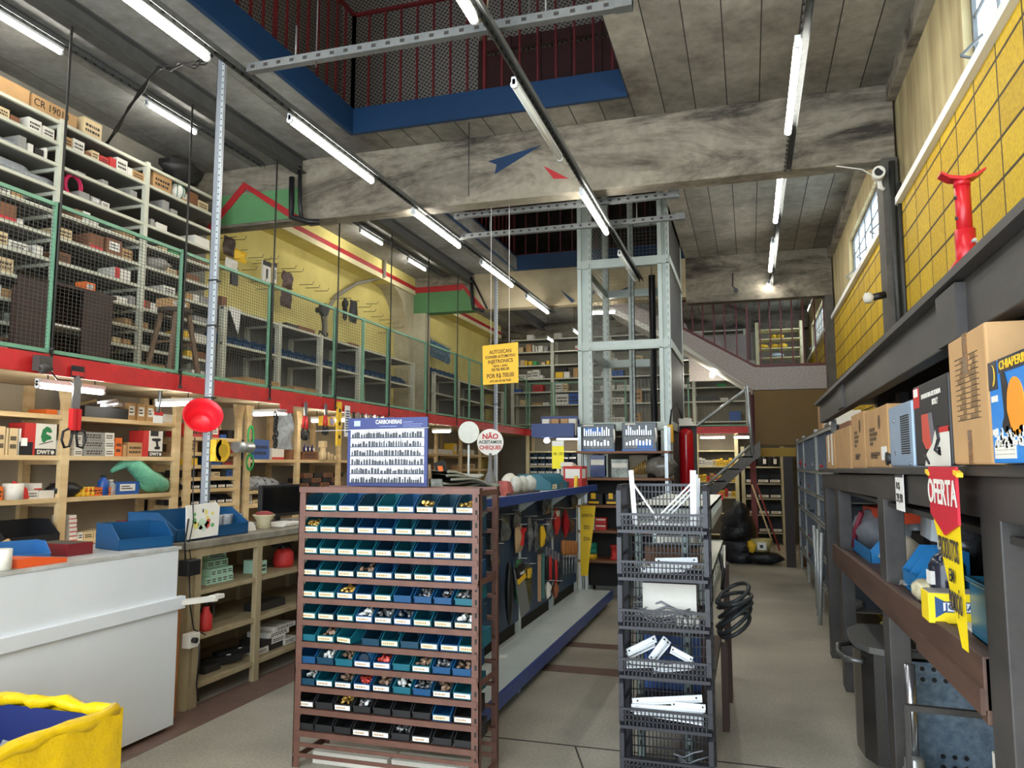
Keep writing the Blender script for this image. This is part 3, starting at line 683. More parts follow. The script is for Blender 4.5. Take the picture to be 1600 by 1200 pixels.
for a in ((1, -10, 16, .075, 'l', 't'), (1, 17, 32, .05, 'd'), (1, 45, 66, .10, 'w', 't'), (1, 68, 86, .085, 'w', 't'), (1, 102, 114, .085, 'k', 't'), (1, 115, 133, .10, 'w', 't'), (1, 134, 143, .04, 'd'),
          (1, 144, 156, .075, 'l', 't'), (1, 157, 171, .065, 'r', 't'), (1, 172, 182, .09, 'r'), (1, 183, 200, .12, 'w', 't'), (1, 200, 208, .075, 'w'), (1, 208, 226, .075, 'k', 't'),
          (1, 240, 269, .15, 'k', 't', .25), (1, 285, 294, .09, 'k', 'p'), (1, 296, 310, .13, 'd'), (1, 310, 326, .085, 'l', 't'),
          (2, 30, 42, .10, 'g'), (2, 45, 53, .07, 'w'), (2, 55, 69, .06, 'K', 't'), (2, 70, 75, .09, 'w'), (2, 120, 135, .02, 'g'), (2, 160, 170, .04, 'g'), (2, 204, 215, .06, 'g'), (2, 255, 265, .10, 'g'), (2, 268, 278, .05, 'g'),
          (3, 125, 141, .06, 'g'), (3, 143, 158, .055, 'g', 'p'), (3, 160, 172, .05, 'w', 't'), (3, 236, 242, .07, 'g'), (3, 245, 262, .06, 'w'), (3, 305, 328, .09, 'w'),
          (4, -8, 17, .05, 'w', 't'), (4, 19, 37, .05, 'k'), (4, 118, 130, .085, 'd'), (4, 130, 142, .09, 'w', 'p'), (4, 143, 155, .075, 'w', 'p'), (4, 193, 212, .06, 'k', 't'), (4, 255, 262, .05, 'l'), (4, 266, 280, .03, 'G'), (4, 312, 325, .06, 'd'),
          (5, 0, 27, .13, 'd', 's'), (5, 28, 37, .04, 'w'), (5, 92, 114, .085, 'l', 't'), (5, 142, 163, .13, 'd', 's'), (5, 167, 192, .14, 'd', 'p'), (5, 192, 208, .09, 'k', 't'), (5, 262, 277, .05, 'l', 't'), (5, 280, 312, .06, 'd'),
          (6, -8, 13, .10, 'l', 't'), (6, 14, 45, .06, 'w', 't'), (6, 55, 68, .08, 'w'), (6, 88, 112, .085, 'd', 't'), (6, 180, 205, .10, 'w', 'e'), (6, 256, 275, .07, 'w', 't'), (6, 292, 302, .06, 'k'), (6, 303, 312, .07, 'w'), (6, 314, 326, .08, 'g'),
          (7, -10, 22, .11, 'l', 't'), (7, 183, 200, .05, 'w'), (7, 202, 212, .08, 'g'), (7, 224, 236, .075, 'd', 'e'), (7, 236, 249, .07, 'w'), (7, 304, 325, .06, 'g'),
          (8, -10, 3, .09, 'w'), (8, 4, 27, .07, 'k'), (8, 195, 206, .06, 'k'), (8, 220, 232, .06, 'k'), (8, 285, 296, .07, 'y'), (8, 300, 325, .07, 'w'),
          (9, 176, 190, .05, 'l'), (9, 193, 206, .05, 'k'), (9, 218, 240, .03, 'w'), (9, 292, 304, .06, 'y'), (9, 306, 322, .07, 'd'), (10, 0, 34, .07, 'd', 't'), (10, 222, 258, .06, 'k'), (10, 300, 320, .07, 'w')): mz(*a)
t = text('CR 19010', .085, PRINT, b1, (.1, .02, .062), R_RIGHT, sx=.95)
# a few soft goods between the boxes
bag((-5.45, yu(12, -5.4, 3.9), 3.82), .12, .28, .06, CLEAR, PL[3], 'crumpled clear plastic bag', 3); bag((-5.45, yu(60, -5.4, 3.9), 3.82), .12, .2, .04, CLEAR, PL[3], 'flat clear plastic bag', 4)
bag((-5.45, yu(10, -5.4, 4.05), 4.02), .1, .25, .035, CLEAR, PL[2], 'flat clear plastic bag', 5); bag((-5.4, yu(242, -5.4, 3.45), 3.43), .12, .14, .07, mat('grey_plastic_sheet', (150, 146, 138), .35), PL[5], 'grey plastic sheet hanging over the edge', 6)
m = MB()
for k in range(7): m.tube([(-5.36 + .012 * math.sin(k), yu(113, -5.36, 3.9) + (.075 + .006 * (k % 3)) * math.cos(a * PI / 8) + .01 * (k % 2), 3.915 + (.085 + .004 * k) * math.sin(a * PI / 8)) for a in range(16)], .008, 6, closed=True)
reg(PL[3], solo('hose_coil', m, mat('pink_hose', (206, 40, 90), .5), None, 'hose'), 'pink coiled hose standing upright', 5)
m = MB(); yb = yu(277, -5.36, 4.3)
m.lathe((-5.37, yb, 4.285), [(.085 * math.sin(PI * k / 12) + 1e-4, -.085 * math.cos(PI * k / 12)) for k in range(13)], 18, 0)
for k in range(5):
    a = k * 1.2; m.tube([(-5.37 + .087 * math.cos(q * PI / 8) * math.cos(a), yb + .087 * math.cos(q * PI / 8) * math.sin(a), 4.285 + .087 * math.sin(q * PI / 8)) for q in range(16)], .004, 5, 1, True)
reg(PL[1], solo('ball', m, [CARD_W, mat('ball_green', (30, 110, 90), .5)], None, 'ball'), 'white ball with green lines', yb)
# black bundle on the rack top
bag((-5.4, 6.25, 4.4), .14, .24, .13, mat('black_bundle', (40, 38, 36), .6, var=.3), 'lying on top of the tall mezzanine rack', 'dark bundle of tool bags', 8, j=.35)
# dark cabinet and stool in the walkway
M_CABW = mat('dark_cabinet_wood', (66, 42, 32), .55, rgb2=(50, 32, 26), scale=4, stretch=(1, 1, 6))
t = thing('cabinet', 'dark brown wooden cabinet with open doors in the mezzanine walkway', 'cabinet', (-5.08, 4.68, 2.335))
m = MB(); m.box(-.18, -.32, 0, .14, -.30, .62); m.box(-.18, .30, 0, .14, .32, .62); m.box(-.18, -.32, .6, .16, .34, .625); m.box(-.18, -.3, 0, -.165, .3, .6); m.box(-.18, -.3, .02, .14, .3, .04); part('carcass', m, M_CABW, t)
m = MB(); m.box(-.16, -.30, .3, .13, .3, .315); part('shelf', m, CARD_W, t, 'pale shelf board')
m = MB(); m.box(.14, -.55, .03, .155, -.30, .6); part('door', m, M_CABW, t)
m = MB(); m.box(.14, .02, .03, .155, .31, .6); part('door', m, M_CABW, t)
m = MB(); m.box(.14, -.3, 0, .16, -.262, .6); part('stile', m, mat('worn_wood', (124, 88, 62), .6, var=.15), t, 'paler front stile')
m = MB(); y0 = yu(130, -5.0, 3.0); carton(-5.08, -4.98, y0, y0 + .1, 2.962, .075, 'o', 'x', 'p', None, 'standing on the dark mezzanine cabinet')
t = thing('stool', 'brown wooden stool with splayed legs in the mezzanine walkway', 'stool', (-4.95, 5.73, 2.335))
m = MB(); m.cyl((0, 0, .62), (0, 0, .66), .15, n=20); part('seat', m, mat('stool_seat', (70, 58, 48), .6), t)
M_STW = mat('stool_wood', (122, 96, 72), .6, var=.15)
for sx, sy in ((1, 1), (1, -1), (-1, 1), (-1, -1)):
    m = MB(); m.bar((sx * .08, sy * .08, .63), (sx * .13, sy * .2, 0), .035); part('leg', m, M_STW, t)
for q in (-.12, .12): m = MB(); m.bar((-.11, q, .35), (.11, q, .35), .02); part('stretcher', m, M_STW, t)
carton(-5.05, -4.9, 5.6, 5.86, 2.996, .08, 'k', 'x', 'p', None, 'resting on the mezzanine stool seat')

# lower racks further along the mezzanine, blue bins in them
rack('low_mezzanine_rack', 'long low pale rack with blue bins below the hook wall', -5.3, -5.74, [6.85, 7.86, 8.8, 9.84, 10.8, 11.7], [3.26, 2.88, 2.5], 2.335, 3.27, w=.06)
rack('far_mezzanine_rack', 'pale rack at the mezzanine far end past the green beam', -5.3, -5.74, [12.6, 13.8, 15.2, 16.6], [3.2, 2.86, 2.5], 2.335, 3.22, w=.06)
def bin_mesh(w, d, h, t=.003):      # open-fronted stacking bin: opening towards -Y, back at +Y, width along X
    m = MB(); fh = h * .42; c = d * .38
    m.box(-w / 2, 0, 0, w / 2, d, t, 0)
    for s in (-1, 1):
        x = s * (w / 2 - t / 2); m.prism([(0, 0), (d, 0), (d, h), (c, h), (0, fh)], 'x', x - t / 2, x + t / 2, 0)
        m.bar((x, c, h), (x, 0, fh), .006, .004, 0); m.box(x - .003, c, h - .003, x + .003, d, h + .001, 0)
    m.box(-w / 2, d - t, 0, w / 2, d, h, 0); m.box(-w / 2, 0, 0, w / 2, t, fh, 0); m.box(-w / 2 - .001, -.003, fh - .006, w / 2 + .001, .004, fh + .001, 0)
    return m
M_BINB = mat('blue_bin_plastic', (16, 74, 118), .42, var=.06)
M_BINT = mat('teal_bin_plastic', (16, 96, 112), .42, var=.06)
M_BIND = mat('dark_teal_bin_plastic', (18, 62, 84), .42, var=.08)
M_BINK = mat('black_bin_plastic', (34, 34, 36), .5, var=.1)
M_BINL = mat('bright_blue_bin_plastic', (28, 118, 178), .4, var=.06)
BINM = {}
def bin_thing(w, d, h, mt, loc, rz, label=None, tagc=None, group=None):
    key = (round(w, 3), round(d, 3), round(h, 3), mt.name)
    if key not in BINM: BINM[key] = bin_mesh(w, d, h).mesh('bin', mt)
    o = bpy.data.objects.new('storage_bin', BINM[key]); COL.objects.link(o); o.location = loc; o.rotation_euler = (0, 0, rz)
    tag(o, label, 'bin', group)
    if tagc:
        tk = ('tag',) + key + (tagc,)
        if tk not in BINM:
            m = MB(); m.box(-w * .44, -.0055, h * .1, w * .44, -.003, h * .37, 0)
            rd = random.Random(len(BINM)); s = -.36
            while s < .2: q = rd.uniform(.04, .1); m.box(w * s, -.0062, h * .17, w * (s + q), -.0055, h * .29, 1); s += q + .03
            BINM[tk] = m.mesh('bin_tag', [{'w': mat('cream_tag', (232, 224, 190), .6), 'p': PAPER}[tagc], mat('tag_ink', (176, 140, 92), .7)])
        c = bpy.data.objects.new('label_card', BINM[tk]); COL.objects.link(c); c.parent = o; c['label'] = 'cream card tag' if tagc == 'w' else 'white paper tag'
    return o
R90 = PI / 2          # bin opening turned to +X
for i in range(26):
    y = 6.98 + i * .178
    if abs(((y - 6.85) % .97)) < .06: continue
    o = bin_thing(.15, .24, .12, M_BINB, (-5.34, y, 2.883), R90, group='blue bins on the low mezzanine rack'); reg('in the low rack on the mezzanine', o, 'blue open-front bin', y)
for i in range(5):
    o = bin_thing(.18, .26, .13, M_BINB, (-5.34, 12.9 + i * .22, 3.203), R90, group='blue bins on the far mezzanine rack'); reg('on top of the far mezzanine rack', o, 'blue open-front bin', i)
for (u0, u1, z, h, c, st) in ((365, 418, 2.336, .17, 'k', 's'), (442, 478, 2.336, .16, 'k', ''), (262, 282, 2.336, .1, 'k', '')):
    y0 = yu(u0, -5.15, z + h / 2); y1 = yu(u1, -5.15, z + h / 2); carton(-5.26, -5.0, y0, y1, z, h, c, 'x', st, None, 'on the mezzanine floor behind the fence')
P3 = 'on the low mezzanine rack top'
for (u0, u1, h, c) in ((344, 352, .12, 'd'), (446, 462, .05, 'K'), (464, 490, .06, 'd'), (395, 412, .02, 'K'), (545, 560, .04, 'd')):
    y0 = yu(u0, -5.35, 3.3); y1 = yu(u1, -5.35, 3.3); carton(-5.5, -5.33, y0, y1, 3.262, h, c, 'x', '', None, P3)
m = MB(); y0, y1 = yu(356, -5.27, 3.2), yu(378, -5.27, 3.2)
m.prism([(y0, 3.28), (y1 - .02, 3.27), (y1 - .06, 3.0), (y0 + .1, 3.12)], 'x', -5.268, -5.266); solo('paper_sheet', m, PAPER, 'white sheet hanging off the low mezzanine rack top', 'paper')
t = thing('fan', 'dark stand fan on the low mezzanine rack against the yellow wall', 'fan', (-5.5, yu(503, -5.5, 3.4), 3.262))
m = MB(); m.cyl((0, 0, 0), (0, 0, .02), .09, n=14); m.tube([(0, 0, 0), (0, .02, .2), (0, -.02, .36)], .012, 6)
for k in range(6): m.tube([(.02, .12 * math.sin(k * 2 + q * .7), .03 + .03 * q) for q in range(4)], .008, 5)
part('stand', m, M_BLACK, t)
m = MB(); m.cyl((.0, -.02, .42), (.06, -.02, .42), .09, n=16); m.cyl((-.08, -.02, .42), (0, -.02, .42), .04, n=12); part('fan_head', m, M_BLACK, t)
# curved conduit on the wall
m = MB(); yc = yu(507, -5.78, 3.6)
m.tube([(-5.765, yc, 3.3), (-5.765, yc, 3.75), (-5.755, yc + .25, 4.05), (-5.7, yc + .75, 4.35), (-5.6, yc + 1.2, 4.52), (-5.47, yc + 1.25, 4.56), (-5.47, yc + 1.25, CZ)], .03, 8); solo('conduit', m, mat('grey_conduit', (140, 134, 120), .6), 'grey conduit curving up the yellow mezzanine wall', 'pipe')
m = MB(); m.tube([(-4.52, 6.86, 4.6), (-4.5, 6.84, 4.3), (-4.5, 6.84, 4.16), (-4.3, 6.86, 4.1), (-4.2, 6.9, 4.1)], .03, 8); m.tube([(-4.42, 6.85, 4.7), (-4.4, 6.84, 4.3), (-4.38, 6.84, 4.14)], .022, 8)
solo('conduit', m, M_BLACK, 'black cables bent around the green painted beam end', 'pipe')
m = MB(); m.tube([(-4.44, 12.15, 4.75), (-4.42, 12.14, 4.4), (-4.4, 12.14, 4.22), (-4.2, 12.14, 4.16)], .03, 7); m.tube([(-4.4, 12.14, 4.7), (-4.25, 12.14, 4.4), (-4.15, 12.14, 4.2)], .018, 6)
solo('conduit', m, M_BLACK, 'black cables bent around the far green beam', 'pipe')
# loose cables below the ceiling
m = MB()
for k in range(4):
    w = lambda q: .02 * math.sin(q * 2.3 + k * 1.6)
    m.tube([(-3.14, 3.86, 4.14 + .012 * k), (-3.3, 3.98 + w(1), 4.2 + w(2)), (-3.5, 4.12 + w(3), 4.27 + w(4)), (-3.75, 4.28 + w(5), 4.40), (-4.0, 4.46 + w(6), 4.5 + w(7)), (-4.25, 4.62, 4.62 + w(3)), (-4.46, 4.76, 4.64), (-4.62, 4.86 + w(2), 4.62), (-4.9, 5.02 + w(4) * .5, 4.58), (-5.2, 5.2 + w(5), 4.5), (-5.5, 5.38 + w(6), 4.46)], .0065, 5)
solo('cable_bundle', m, M_BLACK, 'bundle of black cables crossing from the rail to the rack', 'cable')
# hook wall
M_HOOK = mat('hook_wire', (120, 112, 90), .5, .5)
def hookset(u, v, label):
    y, z = onX(u, v, -5.79); t = thing('wall_hook', label, 'hook', (-5.79, y, z), group='wire hooks on the yellow wall')
    m = MB(); m.tube([(0, 0, 0), (.2, 0, -.01), (.22, 0, .03)], .0045, 5); part('hook', m, M_HOOK, t)
HK = [(360, 375), (388, 403), (400, 407), (412, 405), (440, 420), (452, 425), (468, 445), (478, 450), (492, 455), (515, 467), (378, 422), (400, 452), (392, 440), (560, 480), (568, 487), (580, 495), (592, 500), (604, 505), (572, 475), (612, 512), (620, 525), (590, 520)]
HK.sort()
for i, (u, v) in enumerate(HK): hookset(u, v, '%s wire hook on the yellow wall, counted from the front%s' % (ORD[i % 20], ' past the twentieth' if i >= 20 else ''))
def hung(u, v, w, h, mt, label, blob=True, seed=1):
    y, z = onX(u, v, -5.6); m = MB()
    if blob: m.pillow((-5.6, y, z), w, h, .05, seed=seed); m.cyl((-5.79, y, z + h * .48), (-5.5, y, z + h * .47), .004, n=5, m=1)
    else: m.box(-5.61, y - w / 2, z - h / 2, -5.59, y + w / 2, z + h / 2, 0); m.box(-5.59, y - w / 2, z + h * .28, -5.588, y + w / 2, z + h / 2, 1); m.box(-5.59, y - w * .1, z - h * .3, -5.587, y + w * .12, z + h * .15, 1); m.cyl((-5.79, y, z + h * .46), (-5.55, y, z + h * .46), .004, n=5, m=1)
    solo('hanging_pack', m, [mt, M_BLACK], label, 'pack')
hung(375, 400, .22, .14, CARD_Y, 'yellow pack hanging on the yellow wall beside the post', True, 2); hung(358, 385, .2, .22, mat('dark_pack', (70, 56, 50), .5, var=.4), 'dark pack hanging beside the tall perforated post', True, 3)
hung(362, 415, .22, .16, CARD_W, 'white pack hanging below the yellow pack', True, 4)
hung(416, 425, .17, .26, CARD_W, 'white blister card hanging on the yellow wall', False); hung(429, 427, .06, .26, CARD_W, 'narrow white blister card behind the hanger rod', False)
hung(449, 438, .22, .22, mat('dark_parts', (92, 70, 62), .5, var=.5, scale=20), 'dark metal part hanging on the yellow wall', True, 5); hung(447, 466, .24, .24, mat('dark_parts2', (84, 58, 56), .5, var=.5, scale=20), 'lower dark metal part hanging behind the fence', True, 6)
hung(366, 432, .12, .2, CARD_K, 'black pack hanging behind the fence post', False); hung(552, 487, .22, .34, M_BLACK, 'black tool pouch hanging on the yellow wall', True, 7); hung(539, 483, .05, .34, M_BLACK, 'thin black tool hanging on the yellow wall', True, 8)
m = MB()
m.blob((-5.48, yu(620, -5.48, 2.9), 2.99), .08, .14, .05, seed=4)
for i in range(13):
    y = yu(652 + i * 4.3, -5.5, 3.75); m = MB(); z = 3.78 - .008 * i; m.pillow((-5.55, y, z), .1, .32, .06, seed=i); m.cyl((-5.79, y, z + .15), (-5.45, y, z + .15), .004, n=5)
    solo('blister_pack', m, mat('blue_silver_pack', (88, 128, 152), .25, var=.6, scale=14), '%s blue and silver pack in the row hung past the pier' % ORD[i], 'pack', 'packs hung past the pier')
# ------------------------------------------------------------------ wooden shelving under the mezzanine
M_WOOD = mat('pale_pine', (226, 200, 152), .6, rgb2=(200, 168, 118), scale=3, stretch=(1, .35, 3))
M_WOODB = mat('shelf_back_board', (168, 158, 138), .8, var=.12, scale=2)
WXF, WXB = -5.2, -5.62
def wood_shelf(name, label, ys, zs, z1=2.235, w=.075, x0=WXF, x1=WXB):
    t = thing(name, label, 'shelf', ((x0 + x1) / 2, (ys[0] + ys[-1]) / 2, 0))
    for y in ys:
        for x in (x0, x1 + .03):
            m = MB(); m.box(x - .03, y - w / 2, 0, x + .012, y + w / 2, z1)
            if x == x0: m.prism([(y - w / 2, z1 - .16), (y + w / 2, z1 - .16), (y + w, z1 - .001), (y - w, z1 - .001)], 'x', x - .03, x + .016)
            part('upright', m, M_WOOD, t, world=True)
        for z in zs: m = MB(); m.box(x1, y - .02, z - .07, x0, y + .02, z - .03); part('bearer', m, M_WOOD, t, world=True)
    for z in zs:
        m = MB(); m.box(x1, ys[0], z - .03, x0 - .006, ys[-1], z); m.box(x0 - .006, ys[0] + w / 2, z - .036, x0 + .006, ys[-1] - w / 2, z + .001); part('shelf', m, M_WOOD, t, world=True, bevel=.002)
    m = MB(); m.box(x1 - .02, ys[0], 0, x1, ys[-1], z1); part('back_panel', m, M_WOODB, t, world=True)
    return t
ZA = [1.985, 1.665, 1.335, .985, .62, .12]
wood_shelf('wooden_shelf', 'pale wooden shelf unit with power tool boxes behind the white counter', [2.3, 3.6, 4.86, 6.12], ZA)
ZC = [1.865, 1.715, 1.59, 1.47, 1.355, 1.2, .9, .5, .12]
wood_shelf('wooden_shelf', 'narrow wooden shelf unit with closely spaced boards behind the tall post', [6.285, 7.05], ZC)
ZD = [1.65, 1.31, 1.16, .8, .4, .12]
wood_shelf('wooden_shelf', 'wooden shelf unit with a blue tool box and clear bags', [7.215, 8.19, 9.17, 10.2, 11.2], ZD)
ZE = [1.78, 1.5, 1.2, .9, .5, .12]
wood_shelf('wooden_shelf', 'far wooden shelf unit with white packs behind the display board', [11.4, 12.52, 13.71, 14.8, 15.9], ZE)
# lamps under the mezzanine
def low(a, b, lab): lamp(a, b, lab, True, .017, M_TUBE2, 'tubes under the mezzanine', hang=2.24)
y0, y1 = yu(57, -4.62, 2.13), yu(162, -4.62, 2.13)
low((-4.62, y0, 2.13), (-4.62, y1, 2.13), 'lit tube under the mezzanine above the white counter')
low((-5.0, 5.6, 2.12), (-4.4 - .2, 5.6, 2.12), 'lit tube under the mezzanine beside the red funnel')
low((-5.0, 7.0, 2.12), (-4.5 - .05, 7.0, 2.12), 'lit tube under the mezzanine behind the tall post'); low((-5.1, 8.3, 2.12), (-4.56, 8.3, 2.12), 'lit tube under the mezzanine behind the cutting shears')
low((-5.0, 9.6, 2.12), (-4.56, 9.6, 2.12), 'lit tube under the mezzanine behind the small key display'); low((-4.9, 11.6, 2.12), (-4.56, 11.6, 2.12), 'lit tube under the mezzanine right of the display board')
low((-3.9, 15.95, 2.12), (-3.2, 15.95, 2.12), 'lit tube under the back mezzanine by the bin rows'); low((-.95, 15.95, 2.12), (-.45, 15.95, 2.12), 'first lit tube under the back mezzanine past the red column'); low((-.3, 15.95, 2.12), (.1, 15.95, 2.12), 'second lit tube under the back mezzanine past the red column')

PB = ['on the %s shelf behind the white counter' % s for s in ('top', 'second', 'third', 'fourth', 'fifth')]
def wd(zl, i, u0, u1, h, c, style='', d=.18, place=None, x=WXF - .03, dz=0, kind='box'):
    z = zl[i] + dz; y0 = yu(u0, x, z + h / 2); y1 = yu(u1, x, z + h / 2)
    return carton(x - d, x, y0 + .003, y1 - .003, z + .0005, h, c, 'x', style, 'boxes behind the counter', place or PB[i], kind=kind)
for a in ((0, 72, 90, .04, 'o'), (0, 94, 102, .04, 'w', 't'), (0, 199, 213, .155, 'k', 'p'), (0, 214, 228, .15, 'k', 'p'), (0, 229, 241, .15, 'k', 'p'), (0, 258, 270, .08, 'w'),
          (1, -8, 8, .21, 'l', 't'), (1, 9, 13, .2, 'l'), (1, 14, 28, .2, 'l', 't'), (1, 29, 33, .2, 'w'), (1, 89, 98, .12, 'w', 't'), (1, 116, 129, .055, 'w', 't'), (1, 180, 191, .16, 'o', 't'), (1, 192, 198, .1, 'k'), (1, 199, 223, .125, 'k', 't'),
          (2, -8, 5, .1, 'o', 't'), (2, 43, 60, .065, 'w', 't'), (2, 60, 85, .06, 'w'), (2, 180, 218, .11, 'b', 'p'), (2, 135, 178, .07, 'o', 't'),
          (3, 122, 130, .06, 'w', 't'), (3, 131, 146, .055, 'l', 't'), (3, 147, 163, .06, 'l', 't'), (3, 164, 180, .065, 'l', 't'), (3, 181, 203, .06, 'w', 't'), (3, 206, 236, .11, 'r', 't'), (3, 238, 270, .12, 'd', 't'),
          (4, 125, 160, .14, 'k', 't'), (4, 162, 182, .12, 'k', 't'), (4, 184, 204, .14, 'l', 't')): wd(ZA, *a)
for k in range(2): wd(ZA, 1, 116, 129, .055, 'w', 't', dz=.057 * (k + 1))
for k in range(3):
    wd(ZA, 1, 131, 164, .065, 'g', 't', dz=.067 * k); wd(ZA, 1, 164, 179, .065, 'w', 't', dz=.067 * k)
for k in range(6): wd(ZA, 3, 108, 121 - (k % 2), .033, 'w', 's', dz=.0345 * k)
wd(ZA, 2, 53, 66, .05, 'w', 's', dz=.068)
# boxes of power tools with printed pictures
def tool_box(u0, u1, z, h, ured, label, kind):
    x = WXF - .02; y0 = yu(u0, x, z + h / 2); y1 = yu(u1, x, z + h / 2); yr = yu(ured, x, z + h / 2); w = y1 - y0
    t = thing('tool_box', label, 'box', (x - .08, (y0 + y1) / 2, z + .001))
    c = (y0 + y1) / 2
    m = MB(); m.box(-.08, -w / 2, 0, .08, w / 2, h, 0); part('carton', m, CARD_W, t, bevel=.002)
    m = MB(); m.box(.08, -w / 2, 0, .0815, yr - c, h, 0); m.box(-.0805, -w / 2 - .001, 0, .0815, -w / 2, h, 0); part('red_panel', m, CARD_R, t)
    m = MB(); m.box(.08, yr - c, 0, .0818, w / 2, h * .21, 0); part('black_band', m, CARD_K, t)
    text('DWT', h * .16, CARD_W, t, (.0825, (yr - c + w / 2) / 2 - w * .06, h * .1), R_RIGHT, sx=1.25, bold=.002)
    m = MB(); m.cyl((.082, w / 2 - w * .11, h * .1), (.083, w / 2 - w * .11, h * .1), h * .065, n=12); part('round_mark', m, CARD_W, t)
    m = MB(); yc = (yr - c + w / 2) / 2
    if kind == 'jigsaw':
        G_ = mat('jigsaw_green', (30, 120, 70), .5)
        q = [(-.3, .5), (-.22, .78), (0, .92), (.22, .86), (.34, .7), (.2, .66), (.02, .7), (-.02, .62), (.28, .52), (.3, .4), (.05, .36), (-.1, .25), (-.22, .3)]
        m.prism([(yc + a * w * .55, h * (.2 + .78 * b)) for a, b in q], 'x', .081, .0822, 0); m.bar((.0818, yc - w * .2, h * .34), (.0818, yc + w * .22, h * .46), .002, .006, 1); part('picture', m, [G_, M_BLACK], t, 'printed green jigsaw')
    else:
        q = [(-.3, .85), (-.28, .98), (.3, 1.0), (.4, .9), (.3, .82), (.16, .8), (.22, .5), (.34, .46), (.3, .3), (-.05, .3), (-.1, .42), (.05, .5), (0, .78)]
        m.prism([(yc + a * w * .7, h * (.1 + .62 * b)) for a, b in q], 'x', .081, .0822, 0); m.box(.081, yr - c + .02, h * .8, .0822, w / 2 - .06, h, 0); part('picture', m, M_BLACK, t, 'printed black drill')
    return t
tool_box(38, 88, ZA[1], .245, 55, 'red and white carton picturing a green jigsaw', 'jigsaw')
tool_box(224, 254, ZA[1], .235, 232, 'red and white carton picturing a black drill', 'drill')
# objects between the boxes
x = WXF - .06
def cylthing(name, u, z, r, h, mt, label, cat, x=x, cap=None):
    y = yu(u, x, z + h / 2); t = thing(name, label, cat, (x, y, z + .001))
    m = MB(); m.lathe((0, 0, 0), [(r, 0), (r, h * .68), (r * .45, h * .84), (r * .4, h * .9)] if cap else [(r, 0), (r, h)], 16); part('body', m, mt, t)
    if cap: m = MB(); m.cyl((0, 0, h * .9), (0, 0, h), r * .5, n=12); part('cap', m, cap, t)
    return t
cylthing('bottle', 161, ZA[2], .045, .17, mat('blue_bottle', (38, 84, 160), .3), 'blue plastic bottle beside the green bag', 'bottle', cap=M_BLACK)
cylthing('bottle', 173, ZA[2], .04, .13, CLEAR, 'clear plastic bottle with a printed label beside the green bag', 'bottle', cap=CARD_W)
cylthing('roll', 20, ZA[2], .07, .12, CARD_W, 'white round pack behind a red stamped piece', 'roll')
m = MB(); y = yu(27, x + .02, 1.42); m.prism([(y - .05, ZA[2] + .14), (y - .07, ZA[2] + .09), (y + .02, ZA[2] + .005), (y + .08, ZA[2] + .005), (y + .06, ZA[2] + .08)], 'x', x + .03, x + .05); solo('red_pack', m, CARD_R, 'slanted red pack leaning on a white round pack', 'pack')
m = MB(); y = yu(40, x + .04, 1.75); m.box(x, y - .045, ZA[1], x + .06, y + .045, ZA[1] + .1, 0); m.box(x + .05, y - .05, ZA[1] + .07, x + .062, y - .005, ZA[1] + .13, 1); solo('speaker', m, [M_BLACK, PAPER], 'small black gadget with white tag before the jigsaw carton', 'gadget')
bag((x - .02, yu(102, x, 1.4), ZA[2]), .1, .15, .06, M_BLACK, 'beside the shelf upright', 'black crumpled bag', 11)
M_GRB = mat('green_plastic', (118, 196, 160), .3, var=.12, scale=14, bump=1.0)
y0 = yu(180, x, 1.4); y1 = yu(258, x, 1.4); m = MB()
m.blob((x, (y0 + y1) / 2 + .12, ZA[2] + .1), .06, .17, .09, 16, 10, j=.12, seed=5); m.tube([(x - .05, y0, ZA[2] + .20), (x - .02, y0 + .12, ZA[2] + .28), (x, y0 + .2, ZA[2] + .26), (x + .02, y0 + .34, ZA[2] + .14), (x + .02, y1 - .06, ZA[2] + .07), (x, y1, ZA[2] + .045)], [.015, .05, .07, .085, .07, .04], 10); solo('plastic_bag', m, M_GRB, 'green plastic bag sagging over a dark blue box', 'bag')
m = MB(); y = yu(131, x, 1.4)
for k in range(4): m.lathe((x + .01, y - .07 + .045 * k, ZA[2] + .001), [(.024, 0), (.028, .03), (.02, .035), (.024, .075)], 10)
solo('yellow_pack', m, CARD_Y, 'bright yellow ribbed pack on the third shelf behind the counter', 'pack')
m = MB(); y0, y1 = yu(128, x, 2.02), yu(196, x, 2.02); m.box(x - .15, y0, ZA[0], x + .03, y1, ZA[0] + .095, 0); solo('tray', m, M_BLACK, 'black tray full of chrome parts on the top shelf', 'tray')
M_CHR = mat('chrome', (176, 178, 184), .2, .9)
rd = random.Random(5)
for k in range(9):
    m = MB(); yy = y0 + .06 + (y1 - y0 - .1) * rd.random(); zz = ZA[0] + .1 + .03 * rd.random()
    a = rd.uniform(-.6, .6); L = rd.uniform(.07, .13); m.bar((x - .08 + .07 * rd.random(), yy - L, zz + .01), (x - .02, yy + L * .6, zz + .03 + a * .05), .035, .02); reg('lying in the black tray', solo('metal_part', m, M_CHR, None, 'part', 'chrome parts in the black tray'), 'chrome part', yy); pass
# big bins of the counter area
def tote(c, w, d, h, mt, rz, label):
    o = bin_thing(w, d, h, mt, c, rz, label, None); return o
y0, y1 = yu(10, -5.1, 1.1), yu(97, -5.1, 1.1)
tote((-5.12, (y0 + y1) / 2, ZA[3] + .001), (y1 - y0), .3, .19, M_BINK, R90, 'large black open-front bin on the shelf behind the counter')
m = MB(); m.cyl((-5.02, yu(-8, -5, 1.05), ZA[3] + .03), (-5.05, yu(22, -5, 1.09), ZA[3] + .075), .016, n=8); solo('mallet_handle', m, M_WOOD, 'light wooden handle leaning before the black bin', 'tool')

